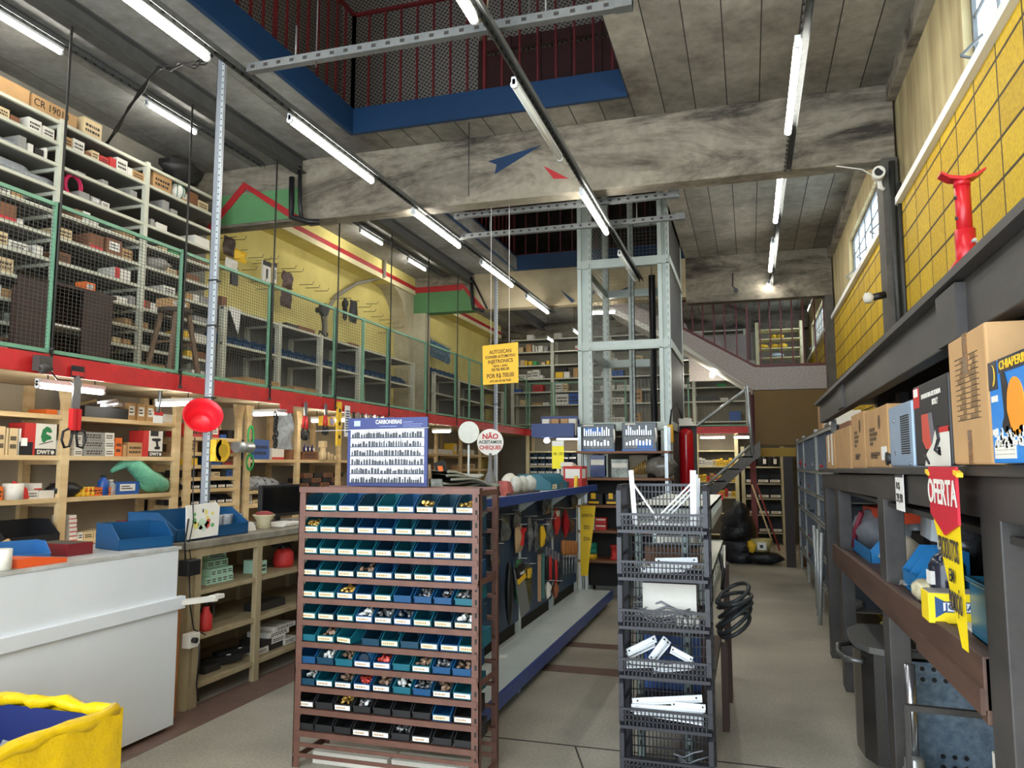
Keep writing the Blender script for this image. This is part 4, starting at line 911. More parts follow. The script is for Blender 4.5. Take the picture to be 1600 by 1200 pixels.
# ------------------------------------------------------------------ white counter cabinet
t = thing('counter_cabinet', 'white panelled counter cabinet with a raised rail along its front', 'counter', (-3.7, 2.5, 0))
M_WCAB = mat('white_laminate', (222, 226, 230), .35, var=.04, scale=1.5)
m = MB(); m.box(-4.0, .4, .03, -3.405, 4.06, 1.075); part('body', m, M_WCAB, t, world=True)
m = MB(); m.box(-3.405, .4, .03, -3.39, 4.065, .715); part('lower_panel', m, M_WCAB, t, world=True)
m = MB(); m.box(-3.405, .4, .79, -3.393, 4.05, 1.085); part('upper_panel', m, M_WCAB, t, world=True)
m = MB(); m.box(-3.41, .4, .715, -3.365, 4.10, .79); part('bumper_rail', m, M_WCAB, t, world=True, bevel=.003)
m = MB(); m.box(-4.02, .4, 1.075, -3.385, 4.07, 1.092); part('top', m, mat('counter_top', (206, 210, 208), .4, rgb2=(170, 168, 160), scale=5), t, world=True)
m = MB(); m.bar((-3.39, 4.07, .75), (-3.3, 4.3, .745), .05, .03); m.box(-3.33, 4.27, .74, -3.28, 4.36, .765); solo('cable_duct', m, CARD_W, 'short white duct poking out at the counter cabinet end', 'duct')
tote((-3.5, yu(240, -3.45, 1.14), 1.093), .34, .27, .15, M_BINB, 1.25, 'blue open-front bin at the end of the white counter')
tote((-3.58, yu(55, -3.5, 1.13), 1.093), .26, .2, .1, mat('faded_blue_bin', (46, 104, 160), .45), 1.2, 'faded blue bin on the white counter')
m = MB(); y0 = yu(10, -3.5, 1.11); m.prism([(y0, 1.093), (y0 + .28, 1.093), (y0 + .28, 1.115), (y0 + .08, 1.14), (y0, 1.135)], 'x', -3.62, -3.42); solo('tray', m, mat('orange_plastic', (226, 92, 40), .4), 'orange plastic tray on the white counter', 'tray')
m = MB(); y0 = yu(84, -3.7, 1.13); m.box(-3.86, y0, 1.093, -3.6, y0 + .17, 1.16, 0); m.box(-3.85, y0 + .01, 1.16, -3.61, y0 + .16, 1.161, 1); solo('tray', m, [mat('dark_red_plastic', (120, 28, 34), .4), M_BLACK], 'dark red box behind the faded blue bin', 'tray')
cylthing('jar', 2, 1.093, .045, .1, CARD_W, 'white jar with orange print at the edge of the counter', 'jar', x=-3.45)

# ------------------------------------------------------------------ wooden counter with shelves
M_CW = mat('worn_counter_wood', (176, 160, 126), .6, rgb2=(146, 128, 96), scale=3, stretch=(3, 1, .4))
t = thing('shop_counter', 'worn wooden counter with open shelves facing the aisle', 'counter', (-3.85, 5.6, 0))
CYS = [4.44, 5.12, 5.76, 6.5, 7.3, 8.0]
m = MB(); m.box(-4.25, 4.28, 1.04, -3.53, 8.1, 1.085); part('top', m, mat('counter_top_grey', (150, 144, 130), .55, rgb2=(116, 110, 98), scale=6), t, world=True, bevel=.004)
m = MB(); m.box(-4.22, 4.30, .98, -3.55, 8.05, 1.04); part('apron', m, M_CW, t, world=True)
m = MB(); m.box(-4.2, 4.36, 0, -3.56, 4.40, .98); part('side_panel', m, M_CW, t, world=True)
for y in CYS:
    for xx in (-3.59, -4.2):
        m = MB(); m.box(xx, y - .03, 0, xx + .04, y + .03, .98); part('leg', m, M_CW, t, world=True)
for z in (.755, .46, .145):
    m = MB(); m.box(-4.2, 4.4, z - .03, -3.56, 8.0, z); part('shelf', m, M_CW, t, world=True)
m = MB(); m.box(-4.22, 4.36, .12, -4.2, 8.0, .98); part('back_panel', m, M_CW, t, world=True)
def ct(u0, u1, z, h, c, style='', d=.16, dz=0, xx=-3.6, name='box'):
    y0 = yu(u0, xx, z + h / 2 + dz); y1 = yu(u1, xx, z + h / 2 + dz); return carton(xx - d, xx, y0 + .002, y1 - .002, z + dz + .0005, h, c, 'x', style, None, 'in the wooden counter', kind=name)
for k in range(5): ct(322 + k * 8.6, 330.4 + k * 8.6, .755, .05, 'm', 't', xx=-3.66)
for k in range(4): ct(330 + k * 8.6, 338 + k * 8.6, .755, .05, 'm', 't', dz=.052, xx=-3.66)
for k in range(3): ct(324 + k * 11, 334.6 + k * 11, .755, .05, 'm', 't', dz=.104, xx=-3.72)
ct(325, 354, .755, .05, 'm', 't', dz=.156, xx=-3.74)
ct(408, 417, .755, .1, 'm', 't', xx=-3.63)
ct(405, 446, .46, .06, 'K', 't', .14, xx=-3.66); ct(320, 345, .145, .05, 'K', '', .12, xx=-3.66)
for k, (u0, u1, c, dz) in enumerate(((402, 420, 'w', 0), (422, 442, 'K', 0), (444, 462, 'w', 0), (408, 425, 'K', .05), (424, 446, 'w', .045), (420, 452, 'w', .09), (430, 462, 'w', .13))): ct(u0, u1, .145, .045 if dz < .1 else .035, c, 't', .2, dz, xx=-3.64)
for k, (u0, u1, r) in enumerate(((340, 362, .3), (358, 380, -.2))):
    m = MB(); y0, y1 = yu(u0, -3.7, .18), yu(u1, -3.7, .2); m.bar((-3.8, y0 - .03, .175 + .02 * k), (-3.66, y1 + .04, .19 + .03 * k), .09, .05); m.box(-3.69, (y0 + y1) / 2, .215 + .02 * k, -3.67, (y0 + y1) / 2 + .03, .218 + .02 * k, 1)
    solo('power_drill_case', m, [M_BLACK, PAPER], '%s black tool case lying on the counter bottom shelf' % ORD[k], 'case')
t = thing('garden_sprayer', 'red hand pump sprayer with black pump head on the counter shelf', 'sprayer', (-3.72, yu(443, -3.72, .83), .756))
m = MB(); m.lathe((0, 0, 0), [(.075, 0), (.085, .03), (.082, .11), (.05, .15)], 18); part('tank', m, CARD_R, t)
m = MB(); m.lathe((0, 0, .15), [(.05, 0), (.03, .02), (.03, .05)], 12); m.bar((0, -.13, .19), (0, .12, .2), .04); m.bar((0, .06, .2), (.0, .14, .04), .03, .02); m.cyl((0, -.16, .19), (0, -.13, .19), .012); part('pump_head', m, M_BLACK, t)
t = thing('oil_pump', 'small red sprayer can with a black handle inside the counter', 'sprayer', (-3.62, yu(321, -3.62, .52), .461))
m = MB(); m.lathe((0, 0, 0), [(.04, 0), (.045, .02), (.045, .1), (.025, .13), (.02, .16)], 14); part('can', m, CARD_R, t)
m = MB(); m.tube([(0, 0, .16), (0, .02, .19), (0, .08, .17), (0, .085, .09), (0, .04, .07)], .008, 6); m.tube([(0, 0, .17), (0, .06, .24)], .005, 5); part('handle', m, M_BLACK, t)
# things on the wooden counter
y0, y1 = yu(276, -3.62, 1.18), yu(388, -3.62, 1.15)
tote((-3.62, (y0 + y1) / 2, 1.087), y1 - y0, .4, .19, M_BINB, R90, 'large blue open-front bin of clear cups on the wooden counter')
for k in range(5):
    m = MB(); yy = yu(346 + k * 8, -3.75, 1.2); m.lathe((-3.78 + .03 * (k % 2), yy, 1.12), [(.03, 0), (.036, .1), (.036, .105)], 10); solo('plastic_cup', m, CLEAR, '%s clear cup standing in the large blue bin' % ORD[k], 'cup', 'clear cups in the blue bin')
t = thing('drawing', "child's coloured drawing on a white bag hung on the blue bin", 'paper', (-3.585, yu(316, -3.585, 1.2), 1.1))
a, b = yu(291, -3.585, 1.2) - t.location.y, yu(341, -3.585, 1.2) - t.location.y
m = MB(); m.prism([(a, .0), (b, .005), (b + .01, .2), (b - .03, .235), (a - .01, .225)], 'x', -.002, .002); part('sheet', m, PAPER, t)
m = MB(); rd = random.Random(3)
for k, (yy, zz, r, mi) in enumerate(((a * .5, .12, .025, 0), (a * .4, .09, .03, 1), (0, .09, .05, 2), (b * .3, .13, .02, 1), (b * .35, .11, .022, 3), (b * .3, .085, .03, 3), (b * .6, .16, .016, 1), (b * .62, .08, .02, 0), (a * .1, .07, .02, 4), (a * .5, .16, .014, 0), (b * .2, .17, .02, 1))):
    m.prism([(yy + r * rd.uniform(.6, 1.1) * math.cos(q * PI / 5), zz + r * rd.uniform(.6, 1.1) * math.sin(q * PI / 5)) for q in range(10)], 'x', .002, .0026, mi)
m.box(.002, -.004, .17, .003, .008, .195, 5)
part('picture', m, [mat('crayon_green', (110, 176, 110), .7), mat('crayon_yellow', (232, 220, 120), .7), mat('crayon_pale', (196, 220, 196), .7), mat('crayon_red', (214, 90, 76), .7), mat('crayon_pink', (226, 150, 160), .7), M_BLACK], t)
t = thing('pot', 'beige bag-lined pot with red contents on the wooden counter', 'pot', (-3.75, yu(412, -3.75, 1.13), 1.086))
m = MB(); m.lathe((0, 0, 0), [(.06, 0), (.055, .06), (.085, .1), (.09, .11)], 14); part('body', m, mat('beige_cloth', (206, 196, 160), .8, var=.15), t)
m = MB(); m.blob((0, 0, .11), .07, .07, .03, j=.2); part('contents', m, mat('red_stuff', (150, 60, 56), .6, var=.3), t)
t = thing('monitor', 'black flat monitor facing the aisle on the wooden counter', 'monitor', (-4.02, yu(440, -4.0, 1.2), 1.086))
m = MB(); m.box(-.02, -.3, .05, .02, .3, .33); part('screen', m, M_BLACK, t, bevel=.004)
m = MB(); m.box(.02, -.28, .08, .022, .28, .31); part('display', m, mat('dark_glass', (14, 15, 18), .12), t)
m = MB(); m.box(-.06, -.1, 0, .06, .1, .015); m.box(-.03, -.03, 0, -.01, .03, .12); part('stand', m, M_BLACK, t)
for k in range(5):
    m = MB(); yy = yu(446, -3.75, 1.09); m.box(-3.95 + .02 * k, yy - .14 + .01 * k, 1.086 + .006 * k, -3.68 + .01 * (k % 2), yy + .2 - .012 * k, 1.091 + .006 * k); solo('paper_stack', m, PAPER, '%s paper pad from the bottom of the pile on the counter' % ORD[k], 'paper', 'paper pads on the wooden counter')
m = MB(); yy = yu(395, -3.68, 1.13); m.prism([(yy - .05, 1.087), (yy + .07, 1.087), (yy + .03, 1.15), (yy - .09, 1.17)], 'x', -3.7, -3.695); solo('note_pad', m, PAPER, 'white note pad tilted between the blue bin and the pot', 'paper')
# charger, socket and cords by the counter end
t = thing('power_adapter', 'black power adapter hanging by its cords at the wooden counter end', 'adapter', (-3.51, 4.30, .88))
m = MB(); m.box(-.04, -.06, 0, .04, .06, .1); part('block', m, M_BLACK, t, bevel=.006)
m = MB(); m.tube([(-.01, .02, .1), (-.03, .02, .2), (-.05, .08, .34), (-.08, .1, .5), (-.1, .12, .9)], .004, 5); m.tube([(-.01, -.03, .1), (-.02, -.03, .2), (-.04, .02, .36)], .006, 5)
m.tube([(0, 0, 0), (.0, .02, -.2), (.02, .04, -.35), (.04, .13, -.4)], .005, 5); part('cord', m, M_BLACK, t)
t = thing('power_outlet', 'white double socket with black plug low on the counter end', 'socket', (-3.5, 4.33, .42))
m = MB(); m.box(-.03, -.05, 0, .03, .05, .09); part('plate', m, CARD_W, t, bevel=.004)
m = MB(); m.cyl((.03, -.02, .05), (.06, -.02, .05), .018, n=10); m.tube([(.05, .02, .02), (.02, .06, -.1), (.0, .07, -.25), (.01, .08, -.36)], .006, 5); part('plug', m, M_BLACK, t)
m = MB(); m.bar((-3.52, 4.2, .02), (-3.53, 4.22, .75), .035); solo('wooden_batten', m, mat('orange_wood', (176, 112, 60), .6, var=.2), 'orange wooden batten standing between the two counters', 'wood')

# goods in the other wooden shelves
PC = 'in the narrow closely boarded shelf unit'
def wc(zl, i, u0, u1, h, c, style='', d=.2, dz=0, place=PC, xx=WXF - .03, **k): return wd(zl, i, u0, u1, h, c, style, d, place, xx, dz, **k)
for a in ((0, 286, 319, .13, 'r', 't'), (0, 330, 343, .13, 'r', 'p'), (0, 344, 354, .04, 'b'), (0, 356, 364, .09, 'K'), (0, 365, 374, .09, 'K'), (1, 287, 309, .11, 'k', 't'), (1, 345, 365, .06, 'r', 't'), (2, 286, 298, .06, 'y', 't'), (2, 299, 309, .07, 'y'), (2, 330, 347, .09, 'b', 't'), (2, 348, 366, .055, 'd', 't'), (2, 352, 362, .03, 'r'),
          (3, 284, 306, .07, 'K', 't'), (3, 334, 344, .05, 'l', 't'), (3, 345, 353, .07, 'K'), (3, 354, 376, .07, 'b', 't')): wc(ZC, *a)
wc(ZC, 2, 349, 366, .05, 'd', 't', dz=.06)
for i in (4, 5):
    for k in range(6): o = bin_thing(.115, .2, .085, M_BINK, (WXF - .02, 6.3 + .13 * k, ZC[i] + .001), R90, None, 'p', 'black bins in the narrow shelf unit'); reg('on the %s board of the narrow shelf unit' % ('fifth' if i == 4 else 'sixth'), o, 'black bin', k)
t = thing('pipe_roll', 'grey metal roll lying on the narrow shelf unit', 'roll', (-5.1, yu(380, -5.1, 1.76), 1.716)); m = MB(); m.cyl((0, -.13, .06), (0, .13, .06), .058, n=18); part('roll', m, M_GALV, t)
PD = 'in the wooden shelves with clear bags'
for a in ((0, 395, 421, .22, 'b', 't'), (0, 425, 444, .13, 'w', 's'), (0, 452, 463, .12, 'd'), (1, 440, 460, .05, 'b', 'p'), (2, 383, 394, .025, 'w', 't'), (2, 396, 412, .04, 'l', 't'), (2, 412, 440, .05, 'l', 't'), (2, 470, 476, .04, 'l'), (0, 472, 497, .1, 'd', 't')): wc(ZD, *a, place=PD)
for k in range(4): wc(ZD, 2, 383, 394, .022, 'w', 't', dz=.027 * (k + 1), place=PD)
for k, (u, s) in enumerate(((390, 1), (402, 1.1), (414, 1), (424, .9))): bag((-5.27, yu(u, -5.25, 1.36), ZD[1]), .1, .1 * s, .07 * s, CLEAR, 'on the wooden shelf below the blue box', 'crumpled clear bag', 20 + k, j=.35)
for k in range(3):
    t = thing('small_bottle', '%s little dark bottle in the brown tray' % ORD[k], 'bottle', (-5.2, yu(476 + 6 * k, -5.2, 1.79), 1.753), group='bottles in the brown tray'); m = MB(); m.lathe((0, 0, 0), [(.02, 0), (.02, .05), (.008, .07), (.008, .09)], 8); part('body', m, mat('dark_blue_glass', (40, 40, 90), .2), t)
    m = MB(); m.box(.018, -.012, .01, .022, .012, .045); part('paper_label', m, PAPER, t)
t = thing('wooden_figure', 'pale turned wooden piece with a cube on top', 'ornament', (-5.2, yu(504, -5.2, 1.72), 1.651)); m = MB(); m.lathe((0, 0, 0), [(.05, 0), (.05, .1), (.035, .11), (.035, .15), (.03, .16)], 14); m.box(-.04, -.04, .16, .04, .04, .24); part('body', m, KRAFT_L, t)
for k in range(3):
    m = MB(); m.lathe((-5.2, yu(513 + 5 * k, -5.2, 1.7), 1.651), [(.022, 0), (.022, .1 - .02 * k)], 10); solo('pin', m, KRAFT_L, '%s pale peg beside the wooden figure' % ORD[k], 'peg', 'pale pegs')
for r in range(3):
    for k in range(4): wc(ZD, 1, 469 + 16 * k + r * 3, 483 + 16 * k + r * 3, .055, 'K' if (k + r) % 2 else 'd', 't', dz=.06 * r, place='stacked on the far board of the bagged shelves')
PE = 'in the far wooden shelf unit'
for a in ((0, 684, 708, .08, 'w'), (0, 709, 714, .2, 'y', 'p'), (0, 725, 728, .1, 'w'), (0, 731, 735, .08, 'w'), (0, 736, 741, .09, 'w'), (1, 720, 728, .08, 'k', 't'), (1, 729, 742, .1, 'l', 't'), (1, 686, 700, .1, 'd', 't')): wc(ZE, *a, place=PE)

# hung on the red edge
def hang(name, label, u, v, cat='tool', X=MX + .02, zt=None):
    y, z = onX(u, v, X); z = zt or z; return thing(name, label, cat, (X, y, z))
M_HR = mat('red_grip', (206, 40, 44), .4); M_BLADE = mat('blade_steel', (150, 152, 156), .3, .8)
t = hang('garden_shears', 'large red-handled shears hanging in their pack from the red edge', 122, 572)
m = MB(); m.box(-.002, -.055, -.085, .002, .055, 0); part('hang_card', m, M_BLACK, t); m = MB(); m.box(.002, -.05, -.07, .004, .05, -.04); part('card_band', m, CARD_R, t)
m = MB(); m.prism([(-.035, -.3), (.03, -.3), (.035, -.1), (0, -.06), (-.03, -.1)], 'x', -.006, .006); part('blade', m, M_BLADE, t)
for s in (-1, 1):
    m = MB(); m.bar((0, s * .022, -.3), (0, s * .02, -.45), .04, .03); part('grip', m, M_HR, t)
    m = MB(); m.tube([(0, s * .02, -.44), (0, s * .02, -.5), (0, s * .035, -.56), (0, s * .075, -.57), (0, s * .1, -.52), (0, s * .09, -.46), (0, s * .05, -.44)], .009, 6); part('finger_loop', m, M_BLACK, t)
def snips(u, v, h, label):
    t = hang('tin_snips', label, u, v); k = h / .4
    m = MB(); m.prism([(-.03 * k, -.02 * k), (0, 0), (.03 * k, -.03 * k), (.02 * k, -.17 * k), (-.02 * k, -.17 * k)], 'x', -.005, .005); part('blade', m, M_BLADE, t)
    for s in (-1, 1):
        m = MB(); m.tube([(0, s * .012 * k, -.15 * k), (0, s * .035 * k, -.22 * k), (0, s * .03 * k, -.28 * k)], .014 * k, 7); part('grip', m, M_HR, t)
        m = MB(); m.tube([(0, s * .03 * k, -.27 * k), (0, s * .065 * k, -.31 * k), (0, s * .06 * k, -.37 * k), (0, s * .02 * k, -.39 * k), (0, s * .02 * k, -.3 * k)], .011 * k, 7); part('handle_end', m, M_BLACK, t)
snips(478, 627, .42, 'red and black tin snips hanging beside the clear bag'); snips(509, 630, .36, 'smaller red and black snips hanging by the yellow level')
t = hang('pliers_pack', 'small pack of pliers with red card hanging by the second tube', 249, 610); m = MB(); m.tube([(0, 0, 0), (0, .01, -.1), (0, -.01, -.18)], .012, 6); part('tool', m, M_BLADE, t); m = MB(); m.box(-.002, -.05, -.26, .002, .05, -.17); part('hang_card', m, PAPER, t); m = MB(); m.box(.002, -.05, -.2, .003, .05, -.17); part('card_band', m, CARD_R, t)
t = hang('clear_pack', 'clear bag of white parts hanging below the red edge', 446, 640, 'pack'); m = MB(); m.sheet(lambda u, v: (.02 * math.sin(v * 9 + u * 4), -.14 + .28 * u, -.4 * v), 6, 8); m.pillow((-.02, 0, -.2), .24, .38, .03, seed=3); part('bag', m, CLEAR, t); m = MB(); m.box(-.003, -.1, -.03, .012, .12, .05); part('header_card', m, CARD_R, t)
t = hang('chain_pack', 'black chain links hanging left of the clear bag', 430, 643, 'pack'); m = MB()
for k in range(9): m.tube([(.01 * (k % 2), .022 * math.cos(q * PI / 4) + .01 * (k % 3), -.03 - .038 * k + .028 * math.sin(q * PI / 4)) for q in range(8)], .009, 5, closed=True)
part('links', m, M_BLACK, t)
t = hang('spirit_level', 'yellow spirit level hanging upright from the red edge', 530, 628); m = MB(); m.box(-.012, -.045, -.5, .012, .045, 0); part('body', m, CARD_Y, t); m = MB()
for z in (-.1, -.25, -.4): m.box(.012, -.02, z - .02, .014, .02, z + .02)
part('vial', m, M_BLACK, t)
t = hang('key_display', 'white and blue card of small blades hanging beside the level', 543, 634, 'card'); m = MB(); m.box(-.002, -.06, -.36, .002, .06, 0); part('card', m, PAPER, t); m = MB()
for k in range(9): m.box(.002, -.035, -.31 + .03 * k, .004, .045, -.295 + .03 * k)
part('blades', m, mat('navy_print', (44, 60, 110), .5), t)
t = hang('tape_box', 'yellow and white disc box hanging behind the snips', 511, 651, 'box', -4.7); m = MB(); m.cyl((0, 0, 0), (0, 0, 2.24 - t.location.z), .003, n=5); part('string', m, M_BLACK, t); m = MB(); m.box(-.03, -.14, -.11, .03, .14, 0); part('carton', m, CARD_Y, t); m = MB(); m.cyl((.03, .06, -.055), (.032, .06, -.055), .045, n=14); part('disc_picture', m, mat('violet_print', (90, 84, 130), .5), t)
HR = [CARD_R, M_BLADE, M_BLACK, CARD_W, M_HR]
rd = random.Random(9)
for k in range(17):
    u = 553 + k * 6.6; v = 634 + k * 2.3; t = hang('hanging_tool', '%s small hand tool hung along the red edge past the level' % ORD[k], u, v, zt=2.215); h = rd.uniform(.1, .2)
    m = MB(); m.bar((0, 0, 0), (0, .01, -h), .018 + .02 * rd.random(), .02); part('shank', m, M_BLADE if k % 2 else M_BLACK, t); m = MB(); m.bar((.005, .01, -h), (.005, .012, -h - .08), .035, .03); part('grip', m, HR[k % 5], t)
t = hang('camera', 'dark junction box with loose wires on the red edge', 61, 566, 'box'); m = MB(); m.box(0, -.05, -.06, .06, .05, .04); m.blob((.04, 0, -.04), .04, .05, .04, j=.3); part('body', m, mat('dark_box', (70, 66, 62), .6), t); m = MB(); m.tube([(.03, .05, -.04), (.0, .15, -.1), (-.05, .3, -.09), (-.09, .42, -.14)], .006, 5); part('wire', m, M_BLACK, t)
# on the tall post: red funnel, tape
t = thing('funnel', 'red plastic bucket hanging on the tall perforated post', 'bucket', (-3.78, yu(316, -3.78, 1.95), 1.93))
m = MB(); m.lathe((0, 0, 0), [(.0, -.09), (.07, -.085), (.115, .0), (.135, .05), (.14, .05), (.12, 0), (.07, -.08)], 22, axis='x', caps=False); part('bowl', m, mat('red_plastic', (226, 34, 48), .35), t)
for o in t.children: o.rotation_euler = (0, -.45, -.75)
t = thing('tape_measure', 'yellow tape reel strapped to the tall perforated post', 'reel', (-3.8, 4.93, 1.62)); m = MB(); m.cyl((-.02, 0, .08), (.03, 0, .08), .085, n=20); m.box(-.02, -.08, 0, .03, -.02, .16); part('case', m, CARD_Y, t); m = MB(); m.cyl((.03, 0, .08), (.034, 0, .08), .05, n=16); part('hub', m, mat('dull_yellow', (200, 160, 40), .5), t)
t = thing('cord_loop', 'green cord looped on the wooden upright past the post', 'cord', (-5.15, 7.15, 1.62)); m = MB()
for k in range(3): m.tube([(.03, .05 * math.cos(q * PI / 6), .28 + (.09 + .01 * k) * math.sin(q * PI / 6)) for q in range(12)], .01, 5, closed=True); m.tube([(.03, .06 * math.cos(q * PI / 6), .0 + (.07 + .01 * k) * math.sin(q * PI / 6)) for q in range(12)], .009, 5, closed=True)
part('loops', m, mat('cord_green', (40, 160, 80), .5), t)
# yellow crate in the foreground with blue inside and bagged goods
t = thing('yellow_crate', 'big yellow taped crate with blue inside at the front', 'crate', (-2.9, 2.1, 0))
M_YC = mat('yellow_tape', (236, 196, 14), .2, var=.14, scale=5, bump=1.0); M_NAVY = mat('navy_lining', (30, 44, 104), .6, var=.1)
def jag(p, q, n, s): rd = random.Random(s); return [(p[0] + (q[0] - p[0]) * i / n + rd.uniform(-.006, .006), p[1] + (q[1] - p[1]) * i / n + rd.uniform(-.006, .006), .62 + rd.uniform(-.008, .01)) for i in range(n + 1)]
X0, X1, Y0, Y1 = -3.3, -2.44, 1.35, 2.63
m = MB()
for (a, b, s) in (((X0, Y0), (X1, Y0), 1), ((X1, Y0), (X1, Y1), 2), ((X1, Y1), (X0, Y1), 3), ((X0, Y1), (X0, Y0), 4)):
    r = jag(a, b, 14, s)
    for p, q in zip(r, r[1:]): m.quad((p[0], p[1], 0), (q[0], q[1], 0), q, p)
m.box(X0, Y0, 0, X1, Y1, .02); part('shell', m, M_YC, t, world=True)
m = MB(); e = .035
for (a, b) in (((X0 + e, Y0 + e), (X1 - e, Y0 + e)), ((X1 - e, Y0 + e), (X1 - e, Y1 - e)), ((X1 - e, Y1 - e), (X0 + e, Y1 - e)), ((X0 + e, Y1 - e), (X0 + e, Y0 + e))): m.quad((*a, .6), (*b, .6), (*b, .03), (*a, .03))
m.box(X0 + e, Y0 + e, .02, X1 - e, Y1 - e, .1); part('lining', m, M_NAVY, t, 'dark blue inner lining', world=True)
m = MB()
for (a, b, s) in (((X0 + .015, Y0 + .015), (X1 - .015, Y0 + .015), 5), ((X1 - .015, Y0 + .015), (X1 - .015, Y1 - .015), 6), ((X1 - .015, Y1 - .015), (X0 + .015, Y1 - .015), 7), ((X0 + .015, Y1 - .015), (X0 + .015, Y0 + .015), 8)): m.tube(jag(a, b, 16, s), [.02 + .006 * ((i * 7) % 3) for i in range(17)], 7)
part('rim', m, M_YC, t, world=True)
m = MB(); m.prism([(2.38, .36), (2.42, .33), (2.46, .35), (2.45, .41), (2.47, .45), (2.42, .41)], 'x', X1, X1 + .004); part('torn_patch', m, mat('torn_paper', (236, 226, 180), .8), t, 'pale torn patch', world=True)
rd = random.Random(12)
for k in range(9):
    cx, cy = -3.15 + .1 * rd.random() + .27 * (k % 3), 1.55 + .3 * (k // 3) + .12 * rd.random()
    m = MB(); m.blob((cx, cy, .36 + .05 * rd.random()), .14, .15, .2, 14, 10, j=.28, seed=40 + k); o = solo('bagged_goods', m, CLEAR, None, 'bag', 'bagged goods in the yellow crate'); reg('inside the yellow crate', o, 'clear plastic bag', k)
# ------------------------------------------------------------------ brown angle-iron rack with rows of small bins
M_BROWN = mat('brown_rack_paint', (108, 74, 62), .5, .2, var=.15, scale=14)
RX0, RX1, RY = -2.375, -1.325, 3.77
RZ = [1.342 - .1152 * i for i in range(11)]
t = thing('bin_rack', 'brown angle-iron rack holding eleven rows of small parts bins', 'rack', ((RX0 + RX1) / 2, RY + .15, 0))
for x, s in ((RX0, 1), (RX1, -1)):
    for y, q in ((RY, 1), (RY + .32, -1)):
        m = MB(); m.box(x, y, 0, x + s * .04, y + q * .004, 1.475); m.box(x, y, 0, x + s * .004, y + q * .04, 1.475)
        if q > 0 and s < 0:
            for k in range(22): m.box(x - .024, y - .001, .06 + k * .064, x - .012, y, .085 + k * .064, 1)
        part('upright', m, [M_BROWN, M_DARK], t, world=True)
    for z in (.04, .5, 1.0, 1.45): m = MB(); m.bar((x + s * .004, RY, z), (x + s * .004, RY + .32, z), .006, .03); part('side_brace', m, M_BROWN, t, world=True)
for z in RZ:
    m = MB(); m.box(RX0 + .01, RY - .006, z - .028, RX1 - .01, RY + .002, z); m.box(RX0 + .01, RY, z - .006, RX1 - .01, RY + .03, z - .002)
    m.box(RX0 + .01, RY + .27, z + .018, RX1 - .01, RY + .30, z + .022); m.box(RX0 + .01, RY + .30, z - .002, RX1 - .01, RY + .304, z + .022)
    part('shelf_bar', m, M_BROWN, t, world=True)
m = MB(); m.box(RX0, RY - .004, 1.445, RX1, RY + .003, 1.475); m.box(RX0, RY + .3, 1.445, RX1, RY + .304, 1.475); m.box(RX0, RY, 1.471, RX1, RY + .05, 1.475); part('top_bar', m, M_BROWN, t, world=True)
for y in (RY - .002, RY + .3):
    for z in (.075, .13):
        m = MB(); m.box(RX0, y, z - .02, RX1, y + .005, z); part('foot_bar', m, M_BROWN, t, world=True)
ROWN = ['top', 'second', 'third', 'fourth', 'fifth', 'sixth', 'seventh', 'eighth', 'ninth', 'tenth', 'lowest']
rd = random.Random(21)
M_BRASS = mat('brass', (206, 166, 84), .35, .7, var=.3, scale=40); M_STEELP = mat('steel_parts', (150, 150, 150), .35, .7, var=.5, scale=50); M_MIXP = mat('mixed_parts', (150, 120, 96), .5, .2, var=.6, scale=40); M_WHP = mat('white_parts', (220, 220, 214), .4, var=.3, scale=40); M_REDP = mat('red_parts', (190, 60, 50), .4, var=.4, scale=30); M_CYP = mat('sky_blue_part', (70, 140, 190), .35)
FILL = {(0, 6): ('brass', M_BRASS), (0, 8): ('brass', M_BRASS), (1, 0): ('brass', M_BRASS), (3, 3): ('mixed', M_MIXP), (4, 2): ('brass', M_BRASS), (4, 6): ('steel', M_STEELP), (4, 7): ('steel', M_STEELP), (4, 8): ('steel', M_STEELP), (5, 3): ('white', M_WHP), (5, 4): ('steel', M_STEELP), (5, 5): ('steel', M_STEELP), (5, 8): ('white', M_WHP), (6, 1): ('mixed', M_MIXP),
        (7, 1): ('white', M_WHP), (7, 2): ('mixed', M_MIXP), (7, 4): ('red', M_REDP), (7, 6): ('mixed', M_MIXP), (7, 7): ('steel', M_STEELP), (7, 8): ('mixed', M_MIXP), (8, 0): ('white', M_WHP), (8, 2): ('mixed', M_MIXP), (8, 3): ('red', M_REDP), (8, 4): ('mixed', M_MIXP), (8, 5): ('white', M_WHP), (8, 6): ('steel', M_STEELP), (8, 7): ('mixed', M_MIXP), (9, 2): ('brass', M_BRASS), (9, 3): ('steel', M_STEELP), (10, 5): ('steel', M_STEELP)}
